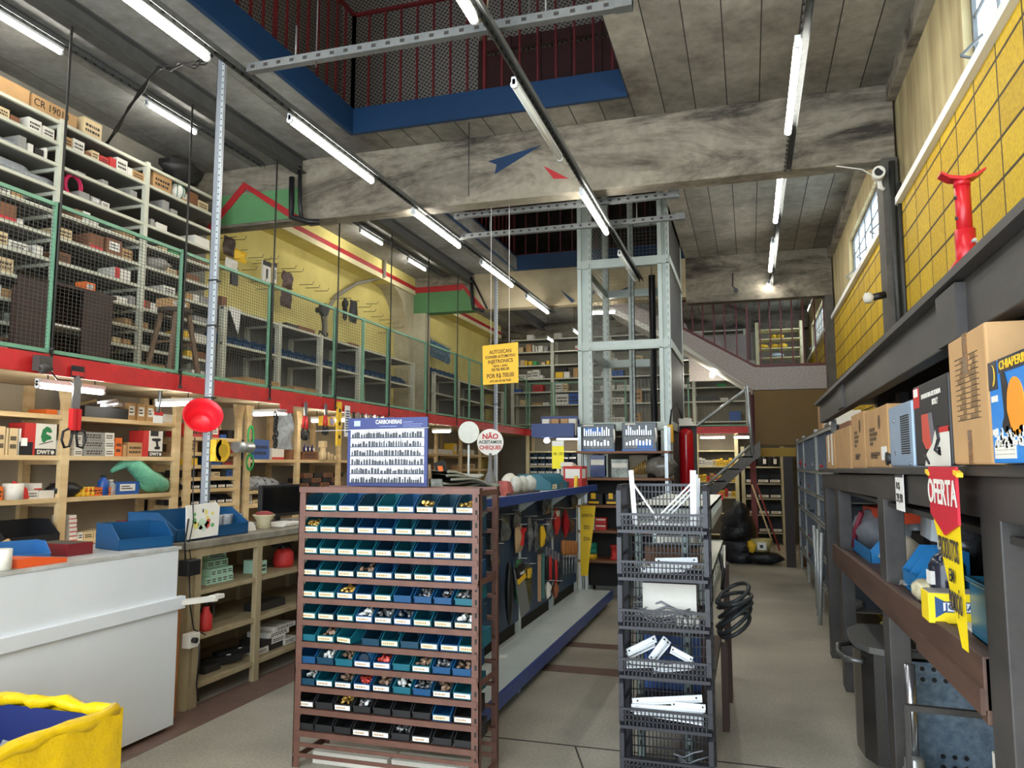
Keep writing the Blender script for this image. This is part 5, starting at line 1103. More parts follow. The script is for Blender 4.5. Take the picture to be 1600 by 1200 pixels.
for r, z in enumerate(RZ):
    x = RX0 + .015
    for c in range(9):
        w = .1045; gap = .0065
        if r == 6 and c == 3: x += .04
        if r < 4: mt = M_BIND if rd.random() < .45 else (M_BINT if rd.random() < .5 else M_BINB)
        elif r < 9: mt = (M_BINB, M_BINT, M_BIND)[rd.randrange(3)]
        else: mt = M_BINK
        if r == 9 and c == 7: mt = M_BINB
        if r == 9 or r == 10: tg = 'p' if (r, c) in ((9, 0), (9, 2), (9, 8), (10, 3), (10, 4), (10, 6)) else None
        elif r < 4: tg = 'w'
        elif r == 4: tg = 'w' if c < 5 else None
        elif r == 5: tg = 'w' if c in (0, 1, 2, 6, 7, 8) else 'p'
        elif r == 6: tg = None if c in (0, 3, 5) else 'w'
        else: tg = 'p' if rd.random() < .4 else None
        if r == 9 and c == 7: tg = 'w'
        yaw = rd.uniform(-.03, .03) + (-.25 if (r, c) == (6, 2) else 0)
        cn = {M_BIND: 'dark teal', M_BINT: 'teal', M_BINB: 'blue', M_BINK: 'black'}[mt]
        o = bin_thing(.1, .21, .083, mt, (x + .051, RY + .012, z + .0015), yaw, '%s parts bin, %s from the left in the %s row of the brown rack' % (cn, ORD[c], ROWN[r]), tg, 'bins in the brown rack')
        o.rotation_euler = (.07, 0, yaw)
        if (r, c) in FILL:
            nm, pm = FILL[(r, c)]; m = MB(); rr = random.Random(r * 17 + c)
            for k in range(16):
                q = (x + .051 + rr.uniform(-.036, .036), RY + .05 + rr.uniform(-.02, .08), z + .03 + rr.uniform(0, .028)); a = Vector((rr.uniform(-1, 1), rr.uniform(-1, 1), rr.uniform(-.6, .6))).normalized() * rr.uniform(.008, .02)
                m.cyl(Vector(q) - a, Vector(q) + a, rr.uniform(.005, .011), n=7)
            solo('loose_parts', m, pm, '%s fittings in the bin %s from the left, %s row of the brown rack' % (nm, ORD[c], ROWN[r]), 'fittings', kind='stuff')
        x += w + gap + (.004 if rd.random() < .3 else 0)
        if x > RX1 - .11 and c < 8: x = RX1 - .115 - (7 - c) * .108
m = MB(); cx = RX0 + .015 + 3.45 * .111; z = RZ[7]
m.cyl((cx, RY + .03, z + .045), (cx, RY + .14, z + .06), .033, .036, n=18, caps=False); m.cyl((cx, RY + .03, z + .045), (cx, RY + .031, z + .045), .024, n=18, m=1); m.tube([(cx + .045 * math.cos(q * PI / 8), RY + .1, z + .06 + .045 * math.sin(q * PI / 8)) for q in range(16)], .008, 6, closed=True)
solo('pipe_fitting', m, [M_CYP, mat('pipe_inside', (20, 40, 60), .5)], 'sky blue pipe fitting lying in the eighth row of the brown rack', 'fitting')
# white strip boxes under the rack
for k, (x0, x1, y, z) in enumerate(((-2.3, -1.86, 3.85, .137), (-1.84, -1.42, 3.86, .137), (-2.3, -1.86, 3.85, .001), (-1.84, -1.42, 3.86, .001))):
    m = MB(); m.box(x0, y, z, x1, y + .12, z + .062, 0); m.box(x0 + .01, y - .001, z + .032, x1 - .02, y, z + .036, 1); m.box(x0 - .001, y + .01, z + .01, x0, y + .11, z + .05, 1)
    solo('strip_box', m, [CARD_W, M_DARK], 'white lamp strip box, %s at the bottom of the brown rack' % ('upper left', 'upper right', 'lower left', 'lower right')[k], 'box', 'white strip boxes', bevel=.003)

# display board of motor brushes standing on the rack
t = thing('display_board', 'dark blue display board with six rows of carbon brushes on the brown rack', 'board', (-1.955, 3.98, 1.476), rz=-.02)
BW, BH = .50, .385
m = MB(); m.box(-BW / 2, 0, 0, BW / 2, .012, BH); part('panel', m, mat('navy_board', (34, 48, 110), .4), t)
m = MB(); m.box(-BW / 2 + .02, -.002, .018, BW / 2 - .02, 0, BH * .83); part('white_field', m, mat('board_white', (236, 238, 240), .5), t)
m = MB(); rr = random.Random(4)
for r in range(6):
    z0 = .02 + r * .0505; m.box(-BW / 2 + .02, -.004, z0 - .004, BW / 2 - .02, -.002, z0 + .001, 1); x = -BW / 2 + .03
    while x < BW / 2 - .035:
        w = rr.uniform(.006, .015); h = rr.uniform(.016, .034); m.box(x, -.006, z0, x + w, -.002, z0 + h, 0)
        if rr.random() < .75 and h < .03: m.tube([(x + w / 2, -.004, z0 + h), (x + w / 2 + .003, -.005, z0 + h + .008), (x + w / 2 - .004, -.004, z0 + h + .012)], .0016, 4, 0)
        x += w + rr.uniform(.003, .008)
part('brushes', m, [mat('carbon', (60, 62, 66), .5), mat('navy_strip', (40, 50, 90), .5)], t)
text('CARBONERIAS', .032, PAPER, t, (.01, -.002, BH * .935), sx=.78, bold=.0004); m = MB(); m.box(-.05, -.001, BH * .87, .06, 0, BH * .875); m.box(.1, -.001, BH * .93, .16, 0, BH * .935); m.box(.1, -.001, BH * .9, .22, 0, BH * .904); m.box(.1, -.001, BH * .87, .21, 0, BH * .874); m.box(-.21, -.001, BH * .88, -.17, 0, BH * .96); part('fine_print', m, mat('board_print', (170, 180, 220), .5), t)
m = MB(); m.bar((-.2, .012, .3), (-.2, .1, 0), .01); m.bar((.2, .012, .3), (.2, .1, 0), .01); part('prop', m, M_DSTEEL, t)
m = MB(); m.tube([(-2.4, 3.96, 1.79), (-1.95, 3.955, 1.795), (-1.69, 3.96, 1.80)], .0015, 4); solo('string', m, PAPER, 'white string tied across the blue display board', 'string')
t = thing('green_box', 'bright green and white pack on the left end of the brown rack', 'pack', (-2.31, 4.3, 1.346)); m = MB(); m.box(-.06, 0, 0, .02, .05, .2); part('pack', m, mat('vivid_green', (40, 170, 70), .4), t); m = MB(); m.box(.02, 0, 0, .14, .06, .165); part('white_half', m, mat('pale_mint_pack', (216, 232, 220), .5), t)

# ------------------------------------------------------------------ central gondola: two-sided display with blue edges
t = thing('gondola', 'long low display stand with dark blue back panels and pale shelves', 'shelf', (-1.98, 6.9, 0))
M_GBLUE = mat('gondola_panel_blue', (52, 74, 100), .5, var=.08); M_GEDGE = mat('gondola_edge_blue', (44, 72, 140), .4); M_GDECK = mat('gondola_deck', (202, 210, 206), .35, var=.07, scale=3)
GY0, GY1 = 4.25, 8.95; SEG = [4.25, 5.42, 6.6, 7.78, 8.95]
for a, b in zip(SEG, SEG[1:]):
    m = MB(); m.box(-1.99, a + .004, .26, -1.95, b - .004, 1.3); part('back_panel', m, M_GBLUE, t, world=True)
    m = MB(); m.box(-1.95, a + .003, .135, -1.555, b - .003, .165); m.bar((-1.90, a + .003, .168), (-1.90, b - .003, .168), .012, .004); part('base_deck', m, M_GDECK, t, world=True)
    m = MB(); m.box(-1.555, a + .001, .08, -1.535, b - .001, .17); part('edge_strip', m, M_GEDGE, t, world=True)
    m = MB(); m.box(-2.4, a + .002, 1.315, -1.74, b - .002, 1.345); part('top_deck', m, M_GDECK, t, world=True)
    m = MB(); m.box(-1.74, a + .001, 1.295, -1.70, b - .001, 1.362); part('edge_strip', m, M_GEDGE, t, world=True)
m = MB(); m.box(-2.0, GY0, .02, -1.985, GY1, .26); part('gap_shade_sheet', m, M_DARK, t, 'dark sheet for the gap shade', world=True)  # dark sheet added as the shade in the gap below the panels
for y in SEG:
    m = MB(); m.box(-2.02, y - .03, 0, -1.945, y + .03, 1.3); part('upright', m, M_GDECK, t, world=True)
    m = MB(); m.box(-1.95, y - .02, .05, -1.6, y + .02, .13); m.box(-1.66, y - .02, 0, -1.6, y + .02, .06); part('foot', m, M_GDECK, t, world=True)
    m = MB(); m.prism([(-1.97, 1.16), (-1.97, 1.31), (-1.75, 1.31)], 'y', y - .01, y + .01); part('bracket', m, M_GDECK, t, world=True)
for k, (u, v) in enumerate(((775, 1008), (808, 1024))):
    p = onZ(u, v, .167) if False else (-1.84, 5.2 + .45 * k); m = MB(); m.prism([(p[0], p[1]), (p[0] + .06, p[1] + .02), (p[0] + .045, p[1] + .1), (p[0] - .01, p[1] + .08)], 'z', .1655, .1665); solo('price_card', m, PAPER, '%s small white card lying on the gondola base deck' % ORD[k], 'card')

# goods on the top deck
GZ = 1.346
def gy(u, z, X=-1.85): return yu(u, X, z)
m = MB(); M_NEWS = mat('newsprint', (176, 178, 168), .8, var=.25, scale=14, stretch=(1, 1, 5))
for k in range(9):
    t0 = .03 * math.sin(k * 1.7); z = GZ + .004 + k * .019; x0, x1 = -2.2 + t0, -1.84 + .03 * math.cos(k * 2.1); ya, yb = 4.62 + .04 * math.sin(k), 5.75 - .05 * k
    m = MB(); m.sheet(lambda u, v: (x0 + (x1 - x0) * v, ya + (yb - ya) * u, z + .012 + .03 * math.sin(u * 5 + k) * u + .006 * math.sin(v * 9 + k * 2) + (.05 * (k / 9)) * (1 - u)), 12, 6)
    n0 = len(m.v); m.sheet(lambda u, v: (x0 + (x1 - x0) * v, ya + (yb - ya) * u, z - .001 + .03 * math.sin(u * 5 + k) * u + (.05 * (k / 9)) * (1 - u)), 12, 6)
    for (ua, va, ub, vb) in ((0, 0, 1, 0), (0, 1, 1, 1)):
        pass
    m.tube([(x1, ya + (yb - ya) * q / 10, z + .005 + .03 * math.sin(q * .5 + k) * q / 10 + (.05 * (k / 9)) * (1 - q / 10)) for q in range(11)], .0085, 6)
    m.tube([(x0 + (x1 - x0) * q / 4, yb, z + .006 + .03 * math.sin(5 + k)) for q in range(5)], .0085, 6)
    reg('in the pile on the gondola top', solo('folded_bag', m, M_NEWS, None, 'bag', 'folded grey bags on the gondola'), 'folded grey bag counting upward', k)
for k, (u, h, tilt) in enumerate(((808, .15, .5), (818, .16, .6), (830, .14, .7))):
    y = gy(u, 1.42); m = MB(); m.blob((-1.86, y, GZ + .08), .05, .09, .075, 12, 8, j=.18, seed=60 + k); reg('leaning on the gondola top', solo('wrapped_bundle', m, mat('pale_wrapped', (212, 216, 206), .5, var=.15, scale=12), None, 'bundle', 'wrapped bundles'), 'pale wrapped bundle', k)
m = MB(); y = gy(800, 1.44, -2.0); m.blob((-2.02, y, GZ + .09), .07, .12, .085, 12, 8, j=.1, seed=70); solo('white_ball_pack', m, CARD_W, 'round white pack behind the folded grey bags', 'pack')
m = MB(); y = gy(795, 1.40, -1.86); m.prism([(y, GZ + .001), (y + .2, GZ + .001), (y + .05, GZ + .11), (y - .05, GZ + .12)], 'x', -1.93, -1.86); solo('red_white_pack', m, mat('pink_pack', (206, 110, 104), .5, var=.3, scale=10), 'pink and red pack slanting beside the wrapped bundles', 'pack')
m = MB(); y0, y1 = gy(806, 1.36, -1.78), gy(842, 1.36, -1.78); m.box(-1.86, y0, GZ, -1.77, y1, GZ + .022); solo('tray', m, mat('dark_brown_tray', (60, 40, 34), .5), 'flat dark brown tray at the gondola edge', 'tray')
for k in range(3):
    o = bin_thing(.2, .34, .15, M_BINT, (-1.83 - .02 * k, gy(866 + k * 14, 1.42, -1.83), GZ + .001), R90, None, 'w' if k == 0 else None, 'teal bins on the gondola'); reg('at the far end of the gondola top', o, 'teal open-front bin', k)
m = MB(); y = gy(889, 1.5, -1.95); m.bar((-1.95, y - .12, GZ + .25), (-1.9, y + .2, GZ + .17), .14, .05); m.box(-2.02, y - .1, GZ, -1.96, y + .05, GZ + .21); solo('white_pack', m, CARD_W, 'white pack tilted over the teal bins', 'pack')
t = thing('red_box', 'red and white carton at the far corner of the gondola top', 'box', (-1.83, 8.35, GZ + .001)); m = MB(); m.box(-.1, -.14, 0, .1, .14, .23); part('carton', m, CARD_R, t); m = MB(); m.box(.1, -.12, .1, .102, .06, .2); m.box(-.08, -.142, .1, .08, -.14, .2); part('printed_label', m, PAPER, t)
m = MB(); y = 8.0; m.prism([(y - .05, GZ), (y + .05, GZ), (y + .02, GZ + .13), (y - .02, GZ + .13)], 'x', -1.76, -1.73); solo('yellow_tag', m, CARD_Y, 'small yellow bottle shape beside the red carton', 'bottle')
# packs standing at the near end
M_PACKA = mat('printed_pack', (190, 200, 196), .35, var=.5, scale=12); M_PACKB = mat('kraft_printed_pack', (176, 150, 120), .5, var=.4, scale=14)
for k, (x, y, h, mt, lab) in enumerate(((-2.02, 4.6, .25, M_PACKB, 'brown patterned pack behind the display board'), (-2.0, 4.5, .2, M_PACKA, 'pale blue printed pack leaning beside the display board'), (-1.9, 4.5, .16, M_PACKA, 'low pale printed pack beside the display board'), (-1.82, 4.46, .1, M_PACKA, 'smallest pale printed pack next to the display board'))):
    m = MB(); m.hexa([(x, y, GZ), (x + .09, y - .02, GZ), (x + .09, y + .02, GZ), (x, y + .04, GZ), (x - .03, y + .06, GZ + h), (x + .05, y + .04, GZ + h), (x + .05, y + .05, GZ + h), (x - .03, y + .075, GZ + h)]); solo('printed_pack', m, mt, lab, 'pack')
t = thing('black_pouch', 'tall black pouch with an orange tag leaning on the gondola', 'pouch', (-2.02, 5.0, GZ + .001)); m = MB(); m.hexa([(0, 0, 0), (.1, -.02, 0), (.1, .03, 0), (0, .05, 0), (-.1, .05, .26), (-.02, .04, .28), (-.02, .06, .28), (-.1, .07, .26)]); part('pouch', m, mat('black_fabric', (32, 36, 34), .8), t); m = MB(); m.hexa([(-.035, .012, .17), (.0, .006, .17), (.0, .01, .17), (-.035, .015, .17), (-.06, .026, .24), (-.02, .02, .24), (-.02, .026, .24), (-.06, .032, .24)]); part('orange_tag', m, CARD_O, t)
# round notice on a stick, blank round disc on a stick
t = thing('notice_sign', 'round white notice on a grey cone stand reading NÃO ACEITAMOS CHEQUES', 'sign', (-2.02, 6.0, GZ + .001))
m = MB(); m.lathe((0, 0, 0), [(.09, 0), (.05, .12), (.02, .2), (.012, .34)], 16); part('cone_stand', m, mat('grey_cone', (110, 110, 108), .5), t)
m = MB(); m.cyl((0, -.004, .43), (0, .004, .43), .108, n=28); part('disc', m, mat('notice_white', (232, 228, 220), .5), t)
for o in list(t.children)[-1:]: o.rotation_euler = (0, 0, .3)
tr = (PI / 2, 0, .3); cs, sn = math.cos(.3), math.sin(.3)
text('NÃO', .058, CARD_R, t, (.0055 * sn * 1, -.0055 * cs, .475), tr, sx=1, bold=.002); text('ACEITAMOS', .036, mat('notice_green', (40, 70, 60), .6), t, (.0055 * sn, -.0055 * cs, .43), tr, sx=.95, bold=.001); text('CHEQUES', .042, CARD_R, t, (.0055 * sn, -.0055 * cs, .385), tr, sx=.95, bold=.0012)
t = thing('round_disc', 'plain pale round disc sign on a thin stick above the gondola', 'sign', (-2.06, 5.6, GZ + .001)); m = MB(); m.cyl((0, 0, 0), (0, 0, .4), .008, n=8); part('stick', m, M_GDECK, t); m = MB(); m.cyl((0, -.004, .495), (0, .004, .495), .085, n=26); part('disc', m, mat('disc_paper', (206, 206, 194), .6, var=.06, scale=30), t)
for o in list(t.children)[-1:]: o.rotation_euler = (0, 0, .6)
# yellow tag on a stick at the far end
t = thing('price_tag', 'bright yellow paper tag on a white stick behind the gondola', 'tag', (-2.12, 8.75, GZ)); m = MB(); m.bar((0, 0, 0), (0, 0, .2), .03, .01); part('stick', m, CARD_W, t); m = MB(); m.box(-.07, -.006, .2, .07, 0, .46); m.box(-.07, -.006, .46, .07, 0, .52, 1); part('tag', m, [mat('lemon_paper', (250, 236, 40), .6), PAPER], t)
text('R$ 1,00', .045, PRINT, t, (0, -.008, .37), sx=.8)
for k in range(0): pass

# ------------------------------------------------------------------ packs hung on the gondola panel
PX = -1.93
def hk(u, v, X=PX): y, z = onX(u, v, X); return y, z
M_CLP = mat('clear_pack_dark', (120, 126, 128), .2, alpha=.8, var=.5, scale=14)
def pegged(u, v, w, h, mt, label, kind='pack', band=None, X=PX, group=None):
    y, z = hk(u, v, X); t = thing('hanging_pack', label, 'pack', (X, y, z), group=group); m = MB(); m.cyl((-.03, 0, h / 2 + .01), (.1, 0, h / 2 + .015), .004, n=6); part('peg', m, M_GALV, t)
    m = MB(); m.pillow((.025, 0, 0), w, h, .035, seed=int(u)); part('pack', m, mt, t)
    if band: m = MB(); m.box(.0, -w * .42, h * .2, .048, w * .42, h * .42); part('header_card', m, band, t)
    return t
t = thing('sleeve_bundle', 'bundle of black sleeves with a yellow banded card on the gondola panel', 'pack', (PX, *hk(782, 925)))
for k in range(5): m = MB(); m.blob((.12 - .02 * k, -.14 + .055 * k, 0), .025, .05, .23, 10, 10, j=.12, seed=k + 90); part('sleeve', m, mat('black_sleeve', (34, 36, 36), .35, var=.4, scale=9), t)
m = MB(); m.hexa([(.16, .06, -.2), (.17, .26, -.17), (.16, .26, -.17), (.15, .06, -.2), (.12, .0, .17), (.13, .19, .2), (.12, .19, .2), (.11, .0, .17)]); part('card', m, mat('grey_sleeve_card', (120, 122, 120), .4), t, 'grey card')
m = MB(); m.hexa([(.147, .03, .06), (.152, .22, .09), (.14, .22, .09), (.135, .03, .06), (.143, .022, .1), (.148, .215, .13), (.136, .215, .13), (.131, .022, .1)]); part('card_band', m, CARD_Y, t)
m = MB(); m.hexa([(.145, .022, .105), (.149, .214, .135), (.136, .214, .135), (.132, .022, .105), (.132, .005, .19), (.138, .195, .215), (.126, .195, .215), (.12, .005, .19)]); part('card_top', m, M_BLACK, t)
y, z = .11, .145; text('vonder', .05, PAPER, t, (.152, y, z), (PI / 2, 0, PI / 2), sx=.9)
pegged(766, 845, .12, .3, M_CLP, 'dim pack of parts nearest the brown rack on the gondola panel', band=None); pegged(768, 872, .1, .2, mat('olive_pack', (120, 112, 70), .4, var=.4, scale=12), 'olive coloured pack low beside the brown rack')
pegged(785, 825, .22, .2, M_CLP, 'clear pack high on the gondola panel', band=None); pegged(803, 812, .16, .14, M_CLP, 'shiny clear pack beside the caulking gun')
t = pegged(806, 842, .2, .22, mat('beige_backing', (196, 166, 128), .7), 'red caulking gun on a beige backing card'); m = MB(); m.bar((.06, -.04, .06), (.06, .06, .08), .035, .03); m.bar((.06, .0, .06), (.06, -.03, -.05), .035, .02); part('gun', m, M_HR, t)
pegged(823, 835, .08, .3, mat('silver_tool_pack', (150, 154, 156), .3, .5, var=.6, scale=20), 'silver hand tools in a row on the gondola panel'); pegged(833, 838, .07, .28, mat('silver_tool_pack2', (120, 124, 126), .3, .5, var=.6, scale=22), 'second silver tool pack near the yellow card')
pegged(843, 838, .1, .2, CARD_Y, 'narrow yellow pack among the silver tools'); pegged(854, 828, .2, .2, M_CLP, 'brown tool in a clear pack right of the yellow pack'); pegged(866, 815, .14, .26, CARD_R, 'red pack on the upper row of the gondola panel', band=CARD_W); pegged(880, 818, .1, .3, mat('red_tool', (170, 30, 40), .4), 'long red tool hanging near the yellow banner'); pegged(850, 790, .3, .16, M_CLP, 'wide clear pack right under the blue edge'); pegged(893, 783, .24, .16, M_CLP, 'clear pack at the far top of the gondola panel'); pegged(889, 822, .16, .14, mat('dark_printed', (90, 60, 50), .5, var=.5, scale=16), 'dark printed pack before the yellow banner')
pegged(806, 908, .17, .36, mat('green_cord_pack', (46, 120, 76), .5, var=.6, scale=30), 'coiled green cord in a pack on the lower row', band=M_CLP); pegged(821, 915, .11, .36, mat('olive_green_pack', (90, 84, 50), .5, var=.5, scale=12), 'olive and brown pack right of the green cord', band=CARD_Y)
t = thing('hammer', 'hammer with a light wooden handle hung on the lower row', 'hammer', (PX + .03, *hk(838, 898))); m = MB(); m.bar((0, 0, -.24), (0, 0, .2), .03, .02); part('handle', m, mat('hammer_wood', (190, 150, 116), .5), t); m = MB(); m.bar((0, -.06, .21), (0, .08, .21), .035, .035); part('head', m, M_DSTEEL, t)
t = thing('green_rod', 'thin green tool hanging beside the hammer', 'tool', (PX + .03, *hk(844, 898))); m = MB(); m.bar((0, 0, -.22), (0, 0, .2), .025, .02); part('rod', m, mat('teal_rod', (70, 120, 110), .5), t)
for k in range(5):
    u = 850 + k * 4.6; t = thing('pliers', '%s pair of red and black pliers in the cluster on the lower row' % ORD[k], 'pliers', (PX + .03, *hk(u, 888 + 2 * k)), group='pliers on the gondola panel'); m = MB(); m.prism([(-.025, .12), (.02, .12), (.012, .2), (-.01, .21)], 'x', -.01, .01); part('jaw', m, M_BLADE, t)
    for s in (-1, 1): m = MB(); m.tube([(0, s * .01, .13), (0, s * .03, .03), (0, s * .026, -.1)], .014, 6); part('grip', m, M_HR if k % 2 else M_BLACK, t)
for k, (u, lab) in enumerate(((852, 'white and black tool tag at the bottom of the pliers cluster'), (864, 'orange and grey tool at the bottom of the pliers cluster'))): pegged(u, 922, .08, .16, CARD_W if k == 0 else mat('rust_tool', (150, 90, 60), .5), lab)
for k in range(5):
    u = 873 + k * 4.6; t = thing('screwdriver', '%s wooden-handled screwdriver in the row near the yellow banner' % ORD[k], 'screwdriver', (PX + .05, *hk(u, 858)), group='screwdrivers on the gondola panel'); m = MB(); m.lathe((0, 0, -.06), [(.02, 0), (.03, .03), (.03, .12), (.02, .15)], 10); part('handle', m, mat('amber_wood', (176, 112, 56), .4), t); m = MB(); m.cyl((0, 0, -.26), (0, 0, -.06), .008, n=8); m.cyl((0, 0, -.09), (0, 0, -.06), .022, n=8); part('shank', m, M_BLADE, t)
t = thing('yellow_banner', 'yellow lettered banner hanging down the far gondola end', 'banner', (-1.86, 8.72, .3)); m = MB()
m.sheet(lambda u, v: (.09 * u * (1 - .55 * v) * 2, .0 + .01 * math.sin(v * 7), .83 - .78 * v), 3, 12); part('cloth', m, mat('banner_yellow', (240, 200, 30), .5), t)
for k, s in enumerate(('OFERTA', 'DO', 'DIA')): text(s, .05 if k == 0 else .06, PRINT, t, (.08, -.013, .72 - .13 * k), sx=.75)
t = pegged(909, 855, .09, .3, CARD_W, 'white and orange tube pack beyond the yellow banner', X=-1.9); m = MB(); m.box(.05, -.04, -.06, .054, .04, .1); part('orange_label', m, CARD_O, t)

# ------------------------------------------------------------------ hanging yellow sign
t = thing('hanging_sign', 'yellow handwritten sign about a car scanner hung on two strings', 'sign', (-2.295, 7.12, 2.37), rz=-.03)
m = MB(); m.hexa([(-.18, -.003, .0), (.185, -.003, .01), (.185, .003, .01), (-.18, .003, .0), (-.187, -.003, .385), (.18, -.003, .405), (.18, .003, .405), (-.187, .003, .385)]); part('card', m, mat('sign_yellow', (246, 190, 30), .5, var=.05, scale=4), t)
m = MB(); m.cyl((-.1, 0, .39), (-.1, 0, 1.78), .0022, n=5); m.cyl((.09, 0, .4), (.09, 0, 1.78), .0022, n=5); part('string', m, PAPER, t)
INK = mat('marker_ink', (70, 34, 20), .6)
for s, z, h, sx in (('AUTOSCAN', .32, .052, .82), ('SCANNER AUTOMOTIVO', .272, .04, .68), ('INJETRONICS', .225, .05, .86), ('VISTA 1 ANO', .18, .028, .9), ('DE R$ 800,00', .146, .038, .85), ('POR R$ 700,00', .085, .06, .74), ('ATE 10X DE R$ 70,00', .033, .028, .85)):
    text(s, h, INK, t, (0, -.0045, z), (PI / 2, -.05, 0), sx=sx, bold=.0008)
# ------------------------------------------------------------------ goods lift cage
M_LIFT = mat('pale_lift_paint', (182, 192, 184), .45, .1, var=.06, scale=5); M_CWIRE = mat('cage_wire', (126, 130, 124), .4, .4); M_LDARK = mat('lift_dark_panel', (58, 58, 54), .6, var=.2, scale=4)
LX0, LX1, LY0, LY1 = -2.09, -.91, 9.8, 11.65
LZT = 6.2
t = thing('goods_lift', 'pale green-grey steel goods lift cage rising through the opening', 'lift', ((LX0 + LX1) / 2, LY0, 0))
for x, y, w in ((LX0 + .09, LY0, .18), (LX1 - .07, LY0, .14), (LX0 + .04, LY1, .09), (LX1 - .04, LY1, .09), (-1.66, LY1, .08)):
    m = MB(); m.box(x - w / 2, y - .04, 0, x - w / 2 + .05, y + .05, LZT); m.box(x - w / 2 + .05, y, 0, x + w / 2 - .04, y + .05, LZT); m.box(x + w / 2 - .04, y - .04, 0, x + w / 2, y + .05, LZT)
    for k in range(60): z = .05 + k * .1; m.box(x + w / 2 - .027, y - .042, z, x + w / 2 - .013, y - .04, z + .05, 1)
    part('post', m, [M_LIFT, M_GSTEEL], t, world=True)
for z, h in ((2.08, .09), (3.12, .1), (4.2, .1), (5.3, .1)):
    for (p, q) in (((LX0, LY0), (LX1, LY0)), ((LX0, LY1), (LX1, LY1)), ((LX0 + .02, LY0), (LX0 + .02, LY1)), ((LX1 - .02, LY0), (LX1 - .02, LY1))):
        m = MB(); m.bar((*p, z), (*q, z), .06, h); m.bar((*p, z - h / 2 - .01), (*q, z - h / 2 - .01), .08, .012); part('cross_beam', m, M_LIFT, t, world=True)
def cage(p, q, z0, z1, pitch=.055):
    m = MB(); a = Vector((*p, 0)); d = Vector((*q, 0)) - a; k = int(d.length / pitch); w = .003
    for i in range(1, k): s = a + d * (i / k); m.bar((s.x, s.y, z0), (s.x, s.y, z1), w, w)
    for i in range(1, int((z1 - z0) / pitch)): m.bar((*p, z0 + i * pitch), (*q, z0 + i * pitch), w, w)
    part('cage_mesh', m, M_CWIRE, t, world=True)
for z0, z1 in ((2.14, 3.06), (3.18, 4.14), (4.26, 5.24)):
    cage((LX0 + .06, LY1), (LX1 - .06, LY1), z0, z1); cage((LX0 + .02, LY0 + .06), (LX0 + .02, LY1 - .06), z0, z1, .07)
m = MB(); m.box(LX1 - .025, LY0 + .06, 0, LX1 - .005, LY1 - .06, 5.2); part('side_sheet', m, M_LDARK, t, 'dark side sheet', world=True)
m = MB(); m.cyl((-1.32, LY1 - .2, 0), (-1.32, LY1 - .2, 4.4), .05, n=12); part('ram', m, M_BLACK, t, 'black lifting ram', world=True)
m = MB(); m.tube([(-1.4, LY0 + .3, 6), (-1.4, LY0 + .3, 2.2)], .006, 5); m.tube([(-1.2, LY0 + .6, 6), (-1.2, LY0 + .6, 2.2)], .006, 5); part('cable', m, M_DSTEEL, t, world=True)
m = MB(); m.box(LX0 + .05, LY0 + .1, 2.02, LX1 - .05, LY1, 2.06); m.box(LX0 + .05, LY1 - .06, 0, LX1 - .05, LY1 - .02, 2.0); part('platform', m, M_LDARK, t, world=True)
m = MB()
for x in (LX0 + .17, -1.45, LX1 - .2): m.box(x - .03, LY0 - .06, .05, x + .03, LY0 - .02, .85)
m.box(LX0 + .17, LY0 - .06, .78, LX1 - .2, LY0 - .02, .86); m.box(LX0 + .17, LY0 - .06, .05, LX1 - .2, LY0 - .02, .14); m.box(LX0 + .17, LY0 - .1, 0, LX1 - .2, LY0, .05); part('lower_gate', m, mat('gate_grey', (116, 118, 114), .5, .2), t, world=True)
t = thing('lift_pendant', 'yellow control pendant hanging on the lift post', 'control', (-.93, LY0 - .1, 1.86)); m = MB(); m.box(-.04, -.04, 0, .04, .04, .22); part('case', m, mat('pendant_yellow', (214, 160, 30), .5), t, bevel=.01); m = MB(); m.tube([(0, 0, .22), (.02, .02, .4), (.08, .05, .5), (.14, .1, .3)], .012, 6); m.cyl((0, 0, -.08), (0, 0, 0), .015); part('cord', m, M_BLACK, t)
